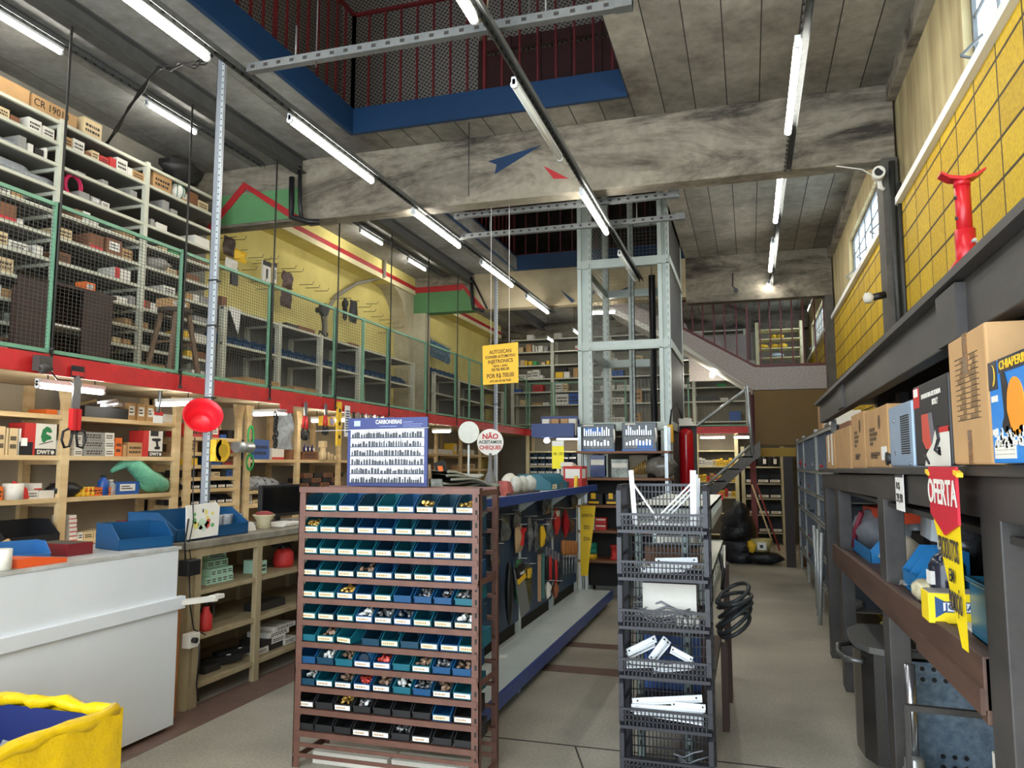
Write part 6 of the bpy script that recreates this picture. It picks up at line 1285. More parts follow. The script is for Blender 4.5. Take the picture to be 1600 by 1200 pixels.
# brown display shelves in front of the lift
t = thing('display_shelf', 'brown wooden shelves with tool cases in front of the lift', 'shelf', (-1.45, 9.45, 0)); M_SHB = mat('brown_shelf_wood', (136, 92, 62), .55, rgb2=(110, 72, 48), scale=3, stretch=(.4, 3, 3))
for z in (1.755, 1.435, 1.11, .81, .46):
    m = MB(); m.box(-2.02, 9.26, z - .03, -.9, 9.7, z); part('shelf', m, M_SHB, t, world=True, bevel=.003)
for x in (-1.98, -.94):
    for y in (9.3, 9.66): m = MB(); m.box(x - .02, y - .02, 0, x + .02, y + .02, 2.05); part('upright', m, M_GALV, t, world=True)
m = MB(); m.box(-2.0, 9.71, .1, -.9, 9.72, 1.4); part('back_panel', m, mat('black_mesh_back', (24, 24, 24), .7), t, world=True)
def fx(u, z, Y=9.3): return onY(u, HOR, Y)[0]
def case(u0, u1, z, h, lab, flip):
    x0, x1 = fx(u0, z), fx(u1, z); t = thing('tool_case', lab, 'case', ((x0 + x1) / 2, 9.42, z + .001)); w = (x1 - x0) / 2
    m = MB(); m.box(-w, -.06, 0, w, .06, h, 0); part('case', m, mat('smoky_case', (62, 72, 78), .3, var=.2), t, bevel=.008)
    m = MB(); m.box(-w + .03, -.064, h * .1, w - .03, -.06, h * .5); part('tray', m, mat('case_grey', (120, 126, 128), .4, var=.4, scale=30), t)
    m = MB(); rd = random.Random(int(u0))
    for k in range(12): x = -w + .05 + (2 * w - .1) * k / 12; m.box(x, -.068, h * .56, x + .012, -.06, h * (.7 + .2 * rd.random()))
    for k in range(8): x = -w + .05 + (2 * w - .1) * k / 8; m.box(x, -.068, h * .2, x + .02, -.064, h * (.3 + .12 * rd.random()))
    part('bits', m, M_CHR, t)
    m = MB(); m.box(*((-w + .06, -.066, h * .66, w * .25, -.06, h * .86) if not flip else (-w * .1, -.066, h * .08, w - .05, -.06, h * .34))); m.box(-w, -.075, -.0, w, -.06, .02); part('blue_insert', m, mat('case_blue', (50, 110, 190), .4), t)
    m = MB(); m.tube([(w * .95, -.07, h * .3), (w * 1.0, -.09, h * .5), (w * .95, -.07, h * .8)], .012, 6); m.box(-w * .8, -.066, h * .93, -w * .2, -.06, h * .98); part('handle', m, CARD_W, t)
case(905, 960, 1.755, .33, 'left of the two smoky tool cases on the top brown shelf', False); case(971, 1026, 1.755, .34, 'right of the two smoky tool cases on the top brown shelf', True)
def fr(name, u0, u1, z, h, mt, lab, cat='pack', Y=9.34, d=.1, blob=False, seed=1):
    x0, x1 = fx(u0, z, Y), fx(u1, z, Y); m = MB()
    if blob: m.blob(((x0 + x1) / 2, Y + d / 2, z + h / 2), (x1 - x0) / 2, d / 2, h / 2, 14, 9, j=.22, seed=seed)
    else:
        m.box(x0, Y, z + .001, x1, Y + d, z + h); m.box(x0 + .01, Y - .002, z + h * .55, x1 - .01, Y, z + h * .8, 1)
    return solo(name, m, [mt, CARD_W], lab, cat)
fr('hanging_pack', 922, 945, 1.445, .26, mat('navy_tool_pack', (40, 56, 110), .3, var=.5, scale=18), 'navy blister pack on the second brown shelf'); fr('clear_pack', 955, 981, 1.436, .22, mat('clear_green_pack', (150, 160, 150), .3, var=.5, scale=14), 'clear pack with pale header on the second brown shelf')
t = thing('brass_set', 'golden drill set standing on the second brown shelf', 'tool set', ((fx(982, 1.5) + fx(1008, 1.5)) / 2, 9.4, 1.436)); m = MB(); m.box(-.11, 0, 0, .11, .05, .04); m.box(-.11, .03, 0, .11, .05, .27, 0); part('stand', m, mat('dark_gold', (90, 76, 40), .5), t); m = MB()
for k in range(9): m.cyl((-.09 + .022 * k, .0, .04), (-.09 + .022 * k, .0, .1 + .014 * k), .007, n=7)
part('drills', m, M_BRASS, t)
fr('plastic_bag', 1008, 1056, 1.436, .26, mat('grey_film', (130, 126, 116), .2, alpha=.85, var=.4), 'crumpled grey plastic bag on the second brown shelf', 'bag', blob=True, d=.2, seed=5)
for k, (u0, u1) in enumerate(((915, 942), (943, 968))):
    x0, x1 = fx(u0, 1.2), fx(u1, 1.2); t = thing('black_case', '%s black case with yellow marks on the third brown shelf' % ORD[k], 'case', ((x0 + x1) / 2, 9.4, 1.111)); w = (x1 - x0) / 2 - .01
    m = MB(); m.box(-w, -.08, 0, w, .1, .13); part('case', m, M_BLACK, t, bevel=.01); m = MB(); m.box(-w * .5, -.083, .07, w * .1, -.08, .14); m.box(-w * .8, -.083, .015, w * .5, -.08, .04); part('yellow_label', m, CARD_Y, t)
for k in range(4): fr('spool_box', 915 + (k % 2) * 14, 928 + (k % 2) * 14 + (4 if k % 2 else 0), .811 + .075 * (k // 2), .07, CARD_R if k % 2 else CARD_W, '%s red and white small box on the fourth brown shelf' % ORD[k], 'box')
for k in range(3):
    m = MB(); x = fx(920, .5); m.lathe((x, 9.4, .461 + .065 * k), [(.075, 0), (.07, .062)], 16); solo('tape_roll', m, (CARD_Y, mat('teal_tape', (40, 150, 130), .5), mat('teal_tape', (40, 150, 130), .5))[k], '%s tape roll from the bottom beside the white tube' % ORD[k], 'tape')
m = MB(); x = fx(913, .5); m.lathe((x - .04, 9.34, .461), [(.03, 0), (.03, .26), (.012, .3)], 12); solo('sealant_tube', m, CARD_W, 'white sealant tube on the lowest brown shelf', 'tube')
for k in range(2): m = MB(); x = fx(956 + 10 * k, .5); m.lathe((x, 9.4, .461), [(.055, 0), (.055, .02), (.04, .03), (.04, .14), (.055, .15), (.055, .17)], 16); solo('cable_spool', m, CARD_R, '%s red spool on the lowest brown shelf' % ('left' if k == 0 else 'right'), 'spool')
# blue tray hung beside the lift with items and a lamp below
t = thing('blue_tray', 'deep blue tray with packs held beside the lift cage', 'tray', (-2.32, 9.55, 1.93)); M_BT = mat('deep_blue_tray', (16, 48, 110), .4)
m = MB(); m.box(-.26, -.2, 0, .24, .2, .02); m.box(-.28, -.22, 0, .26, -.2, .17); m.box(-.26, .2, 0, .24, .22, .24); m.box(-.28, -.2, 0, -.26, .2, .17); m.box(.24, -.2, 0, .26, .2, .17); m.box(-.24, .1, .2, .24, .12, .28); part('tray', m, M_BT, t); m = MB(); m.bar((.26, 0, .08), (.36, .2, .08), .03); part('arm', m, M_GSTEEL, t)
for k, (x, c) in enumerate(((-2.48, CARD_W), (-2.36, KRAFT), (-2.24, KRAFT), (-2.14, CARD_W))): m = MB(); m.box(x, 9.4, 1.951, x + .09, 9.5, 2.16); solo('small_box', m, c, '%s small box standing in the deep blue tray' % ORD[k], 'box')
t = thing('spot_lamp', 'small bright lamp below the deep blue tray', 'lamp', (-2.42, 9.4, 1.86)); m = MB(); m.blob((0, 0, .03), .04, .04, .03, j=0); part('bulb', m, mat('spot_glow', (255, 252, 240), .3, emit=25), t); m = MB(); m.cyl((0, 0, .05), (0, 0, .07), .03, n=10); part('holder', m, CARD_W, t)
# glossy red column beside the lift
t = thing('red_cylinder', 'glossy red rounded column with a white cap beside the lift', 'column', (-.8, 10.5, 0)); m = MB(); m.lathe((0, 0, 0), [(.095, 0), (.095, 1.98), (.085, 2.04), (.05, 2.07)], 24); part('body', m, mat('gloss_red', (176, 22, 30), .15), t); m = MB(); m.box(-.09, .1, 0, .13, .16, 2.1); part('mount', m, M_LDARK, t); m = MB(); m.box(-.08, -.08, 2.1, .14, .14, 2.125); m.box(-.09, -.06, 2.15, .08, .08, 2.2); m.box(-.08, -.07, 2.125, .1, .1, 2.15); part('cap', m, CARD_W, t)

# ------------------------------------------------------------------ back mezzanine rack and shelves below
rack('back_rack', 'wide pale rack of boxes on the far back mezzanine', 16.85, 16.85, [0], [], 0, 0, back=False) if False else None
def rack_y(name, label, Y0, Y1, xs, zs, z0, z1, w=.07, mp=M_RACK, mb_=M_RACKB, backm=None, cat='shelf'):
    t = thing(name, label, cat, ((xs[0] + xs[-1]) / 2, Y0, z0))
    for x in xs:
        for y in (Y0, Y1): m = MB(); m.box(x - w / 2, y - w / 2, z0, x + w / 2, y + w / 2, z1); part('upright', m, mp, t, world=True)
    for z in zs: m = MB(); m.box(xs[0], Y0 - .01, z - .03, xs[-1], Y0 + .01, z, 0); m.box(xs[0], Y0 + .01, z - .025, xs[-1], Y1, z - .001, 1); part('shelf', m, [mp, mb_], t, world=True)
    m = MB(); m.box(xs[0], Y1, z0, xs[-1], Y1 + .01, z1); part('back_panel', m, backm or M_RACKB, t, world=True); return t
BZ = [4.44, 4.15, 3.84, 3.53, 3.23, 2.93, 2.5]
rack_y('back_rack', 'wide pale rack of boxes on the far back mezzanine', 16.9, 17.3, [-5.15, -4.21, -2.9, -1.7, -1.1, -.02], BZ, 2.335, 4.44, backm=mat('pale_back_board', (150, 142, 122), .8, var=.1))
PBK = ['on the %s shelf of the back mezzanine rack' % s for s in ('topmost', 'second', 'third', 'fourth', 'fifth', 'sixth', 'lowest')]
def bk(i, u0, u1, h, c, style='', Y=16.88):
    z = BZ[i]; x0, x1 = onY(u0, 600, Y)[0], onY(u1, 600, Y)[0]; return carton(x0, x1, Y, Y + .2, z + .001, h, c, 'y', style, 'boxes on the back mezzanine rack', PBK[i], key=x0)
for a in ((0, 823, 833, .1, 'w'), (0, 866, 877, .11, 'w'), (1, 806, 817, .11, 'l'), (1, 822, 830, .17, 'k'), (1, 832, 835, .15, 'w'), (1, 837, 839, .12, 'w'), (1, 841, 848, .13, 'w', 'p'), (1, 850, 856, .11, 'g'), (1, 899, 907, .1, 'w', 's'), (2, 806, 811, .1, 'w'), (2, 813, 819, .12, 'l'), (2, 820, 823, .11, 'y'), (2, 826, 831, .09, 'y'), (2, 833, 838, .09, 'G'), (2, 846, 851, .06, 'l'), (2, 854, 858, .09, 'y'),
          (3, 806, 813, .1, 'w', 't'), (3, 814, 822, .1, 'w', 't'), (3, 824, 831, .18, 'w', 't'), (3, 832, 842, .2, 'w', 't'), (3, 843, 848, .07, 'w'), (3, 868, 880, .13, 'y'), (3, 881, 890, .13, 'w'), (3, 896, 903, .21, 'k'), (3, 868, 885, .24, 'K', '', 17.0), (4, 803, 814, .07, 'b'), (4, 833, 848, .15, 'r', 't'), (4, 867, 878, .18, 'w', 't'), (4, 879, 887, .17, 'l', 't'), (5, 812, 822, .12, 'l'), (5, 832, 845, .05, 'k'), (5, 848, 858, .05, 'w'), (5, 868, 888, .23, 'w', 't'), (5, 889, 906, .24, 'b', 't'), (6, 868, 888, .17, 'g', 't'),
          (3, 940, 955, .1, 'w', 't'), (3, 956, 974, .12, 'b', 't'), (4, 938, 960, .09, 'w', 't'), (4, 964, 985, .09, 'w', 't'), (5, 938, 975, .12, 'w', 't'), (6, 950, 975, .12, 'w', 't'), (2, 945, 965, .08, 'w', 't'), (2, 990, 1004, .12, 'l', 't'), (5, 988, 1002, .3, 'k', 't'), (6, 985, 1000, .2, 'k', 't'),
          (4, 1120, 1134, .06, 'G'), (5, 1125, 1137, .06, 'w'), (6, 1138, 1156, .2, 'b'), (2, 1066, 1076, .14, 'K'), (4, 1066, 1078, .07, 'w'), (6, 1066, 1080, .1, 'd', 'p'), (5, 1066, 1120, .1, 'K')): bk(*a)
carton(-4.25, -3.8, 16.2, 16.5, 2.336, .3, 'k', 'y', 't', None, 'standing on the back mezzanine floor', key=0)
m = MB(); m.box(-1.2, 16.80, 3.56, -.02, 16.864, 3.6); solo('yellow_bar', m, mat('lime_paint', (214, 226, 90), .5), 'lime yellow bar across the back rack by the bare bulb', 'bar')
t = thing('light_bulb', 'bare glowing bulb below the upper stair flight', 'lamp', (-.6, 14.2, 3.13)); m = MB(); m.lathe((0, 0, 0), [(.001, 0), (.035, .02), (.045, .06), (.03, .1)], 12); part('bulb', m, mat('bulb_glow', (255, 250, 232), .3, emit=140), t); m = MB(); m.cyl((0, 0, .1), (0, 0, .16), .022, n=10); m.tube([(0, 0, .16), (.0, 0, .2), (.01, 0, .26)], .006, 5); part('holder', m, M_BLACK, t)
LZ = [1.88, 1.56, 1.25, .94, .62, .2]
rack_y('back_shelf', 'cream wooden shelves with rows of bins below the back mezzanine', 16.4, 16.85, [-4.65, -3.5, -2.3, -1.05, -.26], LZ, 0, 2.24, mp=M_CREAM, backm=M_WOODB)
rack_y('stair_shelf', 'cream shelves of dark bins beyond the stair', 16.42, 16.85, [-.14, .62], [1.55, 1.22, .92, .6, .25], 0, 1.95, mp=mat('worn_cream', (196, 186, 150), .6, var=.2, scale=6), backm=M_LDARK)
def rowbins(Y, x0, x1, z, n, mt, lab, tagc='p', w=None, h=.13):
    w = w or (x1 - x0) / n * .95
    for k in range(n):
        o = bin_thing(w, .24, h, mt, (x0 + (x1 - x0) * (k + .5) / n, Y - .02, z + .001), 0, None, tagc, 'bins in the back shelves'); reg(lab, o, 'dark bin with a white tag', x0 + k)
for z, nm in ((1.56, 'upper'), (1.25, 'middle'), (1.41, 'topmost raised')): pass
for zi, nm in ((1, 'second'), (2, 'third'), (3, 'fourth')):
    for a, b in ((-4.6, -3.56), (-3.44, -2.36)): rowbins(16.4, a, b, LZ[zi], 6, M_BIND, 'on the %s cream back shelf' % nm)
    if zi < 3:
        for a, b in ((-4.6, -3.56), (-3.44, -2.36)): rowbins(16.4, a, b, LZ[zi] + .14, 6, M_BIND, 'in the upper tier, %s back shelf' % nm)
rd = random.Random(8)
for zi in (1, 2, 3):
    x = -1.0; k = 0
    while x < -.34:
        w = rd.uniform(.05, .08); c = 'yolwkr'[rd.randrange(6)] if zi != 1 else 'wwlyyy'[min(5, int((x + 1) * 9))]
        carton(x, x + w, 16.38, 16.5, LZ[zi] + .001, rd.uniform(.1, .17), c, 'y', 't', 'small boxes past the red column', 'in the cream shelf by the stair, %s board' % ORD[zi], key=x); x += w + .006
for z, mt in ((1.22, M_BINK), (.92, M_BINK), (.6, M_BINK), (.25, M_BINK)): rowbins(16.42, -.1, .58, z, 3, mt, 'beyond the stair, board %s' % {1.22: 'two', .92: 'three', .6: 'four', .25: 'five'}[z], 'p', h=.18)
for k in range(3): m = MB(); m.lathe((.08 + .2 * k, 16.5, 1.551), [(.06, 0), (.06, .2), (.03, .25), (.03, .28)], 12); m.box(.05 + .2 * k, 16.435, 1.6, .11 + .2 * k, 16.44, 1.7, 1); solo('oil_bottle', m, [M_BLACK, PAPER], '%s dark oil bottle on the top board beyond the stair' % ORD[k], 'bottle')

# ------------------------------------------------------------------ stair, landing and its railing
M_GRAN = mat('granite', (186, 176, 170), .6, rgb2=(124, 114, 110), scale=60); SY = 13.2
m = MB(); m.prism([(.08, 2.80), (1.25, 2.80), (1.25, 3.17), (.13, 3.17), (-1.07, 3.89), (-2.3, 4.62), (-2.3, 4.36), (-1.07, 3.66)], 'y', SY, SY + .12, 0)
m.prism([(.08, 2.80), (.16, 2.80), (-1.07, 3.66), (-2.3, 4.36), (-2.3, 4.26), (-1.07, 3.56)], 'y', SY + .01, SY + 1.1, 1); m.box(.08, SY + .12, 3.05, 1.25, SY + 2.8, 3.15, 0)
for k in range(7): m.box(.13 - .28 * (k + 1), SY + .12, 3.12 + .17 * k, .13 - .28 * k, SY + 1.1, 3.17 + .17 * k + .14, 0)
struct('stair_upper', m, [M_GRAN, mat('stair_soffit', (200, 198, 190), .7)])
t = thing('stair_railing', 'dark red railing along the upper landing and stair', 'railing', (.1, SY, 3.17)); m = MB(); m.bar((-1.07, SY + .05, 4.36), (1.25, SY + .05, 4.35), .03); part('handrail', m, M_RUST, t, world=True); m = MB(); m.bar((-1.07, SY + .05, 3.92), (.13, SY + .05, 3.2), .035); m.bar((.13, SY + .05, 3.2), (1.25, SY + .05, 3.2), .035); part('bottom_rail', m, M_RUST, t, world=True)
for k, x in enumerate((-1.02, -.86, -.69, -.51, -.34, -.15, .02, .22, .38, .55, .72, .89, 1.07, 1.21)): m = MB(); zb = 3.2 if x > .13 else 3.2 + (.13 - x) * .6; m.box(x - .011, SY + .04, zb, x + .011, SY + .06, 4.36); part('baluster', m, M_RUST, t, world=True)
m = MB(); m.box(.10, SY - .02, 1.9, 1.25, SY + .3, 2.79, 0); m.box(.12, SY - .04, 1.72, 1.0, SY + .3, 1.86, 1); struct('trim_24', m, [mat('shaded_yellow_panel', (104, 76, 8), .6, var=.1, scale=2), mat('ochre_lip', (150, 116, 20), .6)])  # the yellow panel's shadow is put into its dark ochre colour
t = thing('lower_stair', 'dark steel stair with pipe handrail climbing to the ochre landing', 'stair', (-.9, 12.6, 0)); M_ST = mat('stair_steel', (92, 86, 80), .5, .3, var=.15)
for y in (12.6, 13.1): m = MB(); m.prism([(.16, 1.96), (.16, 1.72), (.02, 1.62), (-1.75, 0), (-2.0, 0)], 'y', y, y + .02); part('stringer', m, M_ST, t, world=True)
for k in range(9): m = MB(); x = -1.75 + .21 * k; z = .2 + .19 * k; m.box(x - .12, 12.6, z - .02, x + .12, 13.1, z); part('tread', m, M_ST, t, world=True)
m = MB(); m.tube([(.04, 12.6, 1.75), (-.02, 12.6, 2.82), (-.02, 12.6, 2.8)], .028, 8); m.tube([(-.03, 12.6, 2.76), (-.9, 12.6, 2.12), (-1.9, 12.6, 1.3)], .025, 8); m.tube([(.03, 12.6, 1.9), (-.9, 12.6, 1.05)], .02, 8); part('handrail', m, M_GALV, t, world=True)
m = MB(); m.box(.0, 14.0, 0, .1, 14.1, 1.75); struct('trim_25', m, mat('red_brown_steel', (130, 44, 30), .5, var=.15))
m = MB(); m.box(.05, 14.0, 1.75, .13, 14.08, 2.8); m.box(.0, 13.5, 2.2, .05, 13.55, 2.8); struct('trim_26', m, M_RUST)
# upper landing furniture
t = thing('upper_rack', 'white shelves with yellow bags behind the landing railing', 'shelf', (.6, 15.4, 3.15)); M_WS = CARD_W
for z in (3.62, 3.8, 3.98, 4.16): m = MB(); m.box(.2, 15.4, z - .02, 1.0, 15.75, z); part('shelf', m, M_CREAM, t, world=True)
for x in (.2, 1.0): m = MB(); m.box(x - .03, 15.4, 3.15, x + .03, 15.75, 4.3); part('upright', m, M_CREAM, t, world=True)
for k, (x, z, w) in enumerate(((.3, 3.8, .1), (.5, 3.8, .08), (.66, 3.8, .09), (.5, 3.98, .07), (.62, 3.98, .08))): m = MB(); m.blob((x, 15.5, z + .045), w, .1, .045, j=.2, seed=k + 5); solo('yellow_bag', m, CARD_Y, '%s yellow bag on the white shelves behind the railing' % ORD[k], 'bag', 'yellow bags')
m = MB(); m.blob((.55, 15.5, 3.665), .12, .1, .045, j=.2, seed=3); solo('pale_bag', m, mat('pale_blue_bag', (200, 214, 224), .4), 'pale blue bag below the yellow bags', 'bag')
m = MB(); m.box(-1.05, 14.9, 3.15, .1, 14.95, 4.0); struct('trim_27', m, M_GRAN)
m = MB(); m.box(.0, 13.6, 3.15, .08, 13.68, 4.2); m.bar((.04, 13.64, 4.18), (-.3, 13.64, 4.32), .06); solo('newel_post', m, mat('dark_newel', (66, 52, 46), .5), 'dark post with a short arm behind the landing railing', 'post')
t = thing('security_camera', 'small black camera hanging under the far grey beam', 'camera', *[(onY(1150, 455, 12.1)[0], 12.1, onY(1150, 455, 12.1)[1])]); m = MB(); m.cyl((0, -.06, 0), (0, .05, .02), .035, n=12); part('body', m, M_BLACK, t); m = MB(); m.tube([(0, .04, .03), (-.05, .06, .1), (-.04, .08, .3)], .01, 5); m.cyl((0, -.064, 0), (0, -.06, 0), .02, n=10, m=0); part('cable', m, M_DSTEEL, t)
t = thing('security_camera', 'white bullet camera on the grey column by the big beam', 'camera', (1.08, 6.84, 3.98)); m = MB(); m.cyl((0, -.1, .0), (.02, .06, .02), .05, n=16); part('body', m, CARD_W, t); m = MB(); m.cyl((0, -.104, 0), (0, -.1, 0), .034, n=14); part('lens', m, M_BLACK, t); m = MB(); m.tube([(.02, .04, 0), (.03, .05, -.08), (.06, .06, -.1)], .02, 7); m.tube([(.02, .06, 0), (-.1, .08, .1), (-.3, .1, .16)], .006, 5); part('bracket', m, CARD_W, t)
t = thing('wall_lamp', 'small bulb holder on the grey column above the dark shelf', 'lamp', (1.12, 6.88, 2.98)); m = MB(); m.cyl((-.02, -.02, 0), (-.12, -.04, -.02), .03, n=10); part('holder', m, M_BLACK, t); m = MB(); m.lathe((-.15, -.05, -.025), [(.03, -.04), (.045, 0), (.03, .04)], 10); part('bulb', m, CARD_W, t)
m = MB(); m.tube([(1.2, 6.86, 4.1), (1.19, 6.86, 3.2), (1.2, 6.86, 2.2)], .025, 7); m.tube([(1.24, 6.82, 3.9), (1.235, 6.82, 2.2)], .018, 6); solo('conduit', m, M_DSTEEL, 'dark pipes running down the grey column', 'pipe')

# pile of black bags, brooms and a yellow bucket at the aisle end
M_BBAG = mat('black_bin_bag', (34, 36, 42), .3, var=.4, scale=9, bump=1.0)
m = MB(); m.tube([(-.22 + .025 * math.sin(q * 1.7), 13.5 + .02 * math.cos(q * 2.3), .001 + .98 * q / 14) for q in range(15)], [.22, .29, .31, .29, .32, .29, .30, .26, .28, .24, .25, .2, .17, .12, .04], 16); solo('black_bag', m, M_BBAG, 'tall black rubbish bag slumped at the aisle end', 'bag')
m = MB(); m.blob((.18, 13.3, .1), .3, .2, .1, 16, 9, j=.14, seed=5); solo('black_bag', m, M_BBAG, 'low black bag under the yellow bucket at the aisle end', 'bag')
t = thing('bucket', 'yellow and cream bucket draped with rags at the aisle end', 'bucket', (.14, 13.3, .2)); m = MB(); m.lathe((0, 0, 0), [(.12, 0), (.17, .2)], 18); part('bucket', m, mat('pale_bucket', (196, 184, 120), .5, var=.2), t); m = MB(); m.box(-.07, -.175, .04, .07, -.165, .16); m.box(-.03, -.18, .07, .02, -.175, .12, 1); part('printed_label', m, [PAPER, CARD_K], t); m = MB(); m.blob((-.16, -.06, .08), .07, .07, .1, j=.3); part('rag', m, CARD_Y, t, 'yellow rag')
for k, (x0, x1, lab) in enumerate(((.35, .02, 'pale broom handle leaning behind the yellow bucket'), (.42, .1, 'red broom handle leaning behind the yellow bucket'))): m = MB(); m.cyl((x0, 13.5, .2), (x1, 13.9, 1.25), .014, n=8); solo('broom_handle', m, mat('broom_red', (150, 50, 40), .5) if k else M_WOOD, lab, 'broom')
m = MB(); m.box(.5, 13.0, 0, .64, 13.06, 1.72); solo('dark_board', m, mat('dark_brown_board', (46, 34, 28), .6), 'tall dark board standing at the end of the grey shelving', 'board')
# ------------------------------------------------------------------ tower of black stacking baskets
M_BASK = mat('black_basket_plastic', (42, 42, 48), .4, var=.12, scale=6)
BX0, BX1, BY = -.665, -.225, 4.08; BD = .30
def basket_mesh():
    w, d = BX1 - BX0, BD; m = MB(); b = .006
    z0, zf, zs = 0, .085, .235          # floor, front rim, top of the side frames
    for s in (0, 1):
        x = s * w
        m.prism([(0, zs - .03), (.045, zs), (.06, zs), (.06, z0), (.02, z0 - .005), (.0, z0 + .02), (.0, zf)], 'x', x - .012, x + .012)
        m.box(x - .012, .06, zf + .02, x + .012, d, zf + .035); m.box(x - .012, .06, zs - .012, x + .012, d, zs); m.box(x - .012, d - .05, 0, x + .012, d, zs)
        for k in range(9): y = .07 + (d - .12) * k / 9; m.box(x - .003, y, .0, x + .003, y + .005, zs - .01)
    n = 22
    for yy, zt in ((0, zf), (d, zs)):
        for k in range(1, n): x = w * k / n; m.box(x - .0028, yy - .003, .0, x + .0028, yy + .003, zt)
        for z in ([.028, .056] if yy == 0 else [.05, .1, .15, .19]): m.box(0, yy - .003, z - .0028, w, yy + .003, z + .0028)
    m.box(-.01, -.008, zf - .008, w + .01, .008, zf + .004); m.box(-.006, -.012, -.012, w + .006, .012, .004); m.box(0, d - .01, zs - .014, w, d + .01, zs)
    for k in range(1, n): x = w * k / n; m.box(x - .0025, 0, -.002, x + .0025, d, .004)
    for k in range(1, 12): y = d * k / 12; m.box(0, y - .0025, -.002, w, y + .0025, .004)
    return m
RIM = [1.342, 1.10, .855, .61, .365, .12]
bm = basket_mesh().mesh('basket', M_BASK)
for i, zr in enumerate(RIM):
    z = zr - .085 if i < 5 else zr - .085
    o = bpy.data.objects.new('stacking_basket', bm); COL.objects.link(o); o.location = (BX0, BY, z); tag(o, 'black lattice basket, %s from the top of the tower' % ORD[i], 'basket', 'black stacking baskets')
M_BRK = mat('white_bracket_paint', (232, 236, 238), .4)
def bracket(p, q, r, lab, w=.03, key=0):     # white angle bracket p-q-r with a brace
    m = MB(); m.bar(q, p, w, .006); m.bar(q, r, w, .006); a = Vector(q) + (Vector(p) - Vector(q)) * .8; b = Vector(q) + (Vector(r) - Vector(q)) * .8; m.bar(a, b, w * .8, .008)
    o = solo('shelf_bracket', m, M_BRK, None, 'bracket', 'white shelf brackets'); reg(lab, o, 'white triangular shelf bracket', key)
z = RIM[0] - .075; L0 = 'in the top basket of the tower'
bracket((-.61, 4.17, z + .30), (-.59, 4.16, z + .01), (-.42, 4.16, z + .02), L0, .025, 0)
for k in range(3): y = 4.15 + .035 * k; bracket((-.285 + .008 * k, y, z + .30 - .02 * k), (-.29 + .005 * k, y, z + .015), (-.56 + .03 * k, y, z + .02), L0, .03, k + 1)
def strip(i, pts, lab, key, w=.035):
    m = MB(); m.bar(pts[0], pts[1], w, .008); m.bar((Vector(pts[0]) + Vector((0, .004, w * .4))), (Vector(pts[1]) + Vector((0, .004, w * .4))), .008, w * .8)
    d = Vector(pts[1]) - Vector(pts[0])
    for s in (.08, .92): c = Vector(pts[0]) + d * s + Vector((0, -.0005, w * .42)); m.cyl(c, c + Vector((0, -.002, 0)), .005, n=8, m=1)
    o = solo('white_bracket', m, [M_BRK, M_DARK], None, 'bracket', 'white bracket arms'); reg(lab, o, 'white bracket arm', key)
B = ['in the basket %s from the top' % s for s in ('first', 'second', 'third', 'fourth', 'fifth', 'sixth')]
zz = [r - .078 for r in RIM]
for k, (a, b) in enumerate((((-.56, 4.12, zz[1] + .02), (-.34, 4.15, zz[1] + .03)), ((-.52, 4.2, zz[1] + .03), (-.3, 4.16, zz[1] + .05)), ((-.5, 4.25, zz[1] + .05), (-.28, 4.26, zz[1] + .06)))): strip(1, (a, b), B[1], k)
for k, (a, b) in enumerate((((-.64, 4.13, zz[3] + .085), (-.5, 4.2, zz[3] + .15)), ((-.64, 4.17, zz[3] + .06), (-.51, 4.22, zz[3] + .12)), ((-.64, 4.11, zz[3] + .03), (-.45, 4.14, zz[3] + .04)), ((-.53, 4.2, zz[3] + .04), (-.45, 4.22, zz[3] + .15)), ((-.51, 4.22, zz[3] + .04), (-.435, 4.24, zz[3] + .13)), ((-.5, 4.11, zz[3] + .015), (-.3, 4.12, zz[3] + .045)), ((-.42, 4.2, zz[3] + .1), (-.31, 4.16, zz[3] + .06)))): strip(3, (a, b), B[3], k)
for k, (a, b) in enumerate((((-.62, 4.15, zz[4] + .08), (-.27, 4.19, zz[4] + .115)), ((-.62, 4.12, zz[4] + .06), (-.26, 4.13, zz[4] + .07)), ((-.6, 4.1, zz[4] + .055), (-.26, 4.1, zz[4] + .03)), ((-.42, 4.14, zz[4] + .085), (-.25, 4.13, zz[4] + .085)))): strip(4, (a, b), B[4], k)
M_ROPE = mat('grey_bent_wire', (120, 122, 126), .4, .5)
rd = random.Random(31)
for i in (2, 5):
    for k in range(7 if i == 2 else 5):
        m = MB(); x0 = -.63 + .05 * rd.random() + (.2 if i == 5 else 0); y = 4.13 + .03 * k; z = zz[i] + .015 + .012 * k
        m.tube([(x0 + .05 * q + (.0), y + .012 * math.sin(q * 2 + k), z + .025 * math.sin(q * 1.3 + k) * (1 if q % 2 else .3) + .01) for q in range(7 if i == 2 else 4)], .006, 5); reg(B[i], solo('bent_wire', m, M_ROPE, None, 'wire', 'bent wires in the baskets'), 'bent grey wire', k)
for k in range(4): m = MB(); x = -.37 + .03 * k; m.lathe((x, 4.13, zz[2] + .003), [(.012, 0), (.014, .03), (.008, .04)], 9); reg(B[2], solo('wall_plug', m, CARD_W, None, 'plug', 'white plugs'), 'small white plug', 50 + k)
for i, nm in ((0, ''), ): pass
m = MB(); m.box(-.58, 4.3, zz[2] + .1, -.3, 4.36, zz[2] + .2); 
carton(-.57, -.29, 4.25, 4.35, zz[2] + .012, .18, 'w', 'y', '', None, B[2], key=90)
m = MB(); m.lathe((-.46, 4.25, zz[4] + .003), [(.07, 0), (.085, .12), (.09, .125)], 18); solo('white_pot', m, CARD_W, 'white round pot in the fifth basket of the tower', 'pot') if False else None

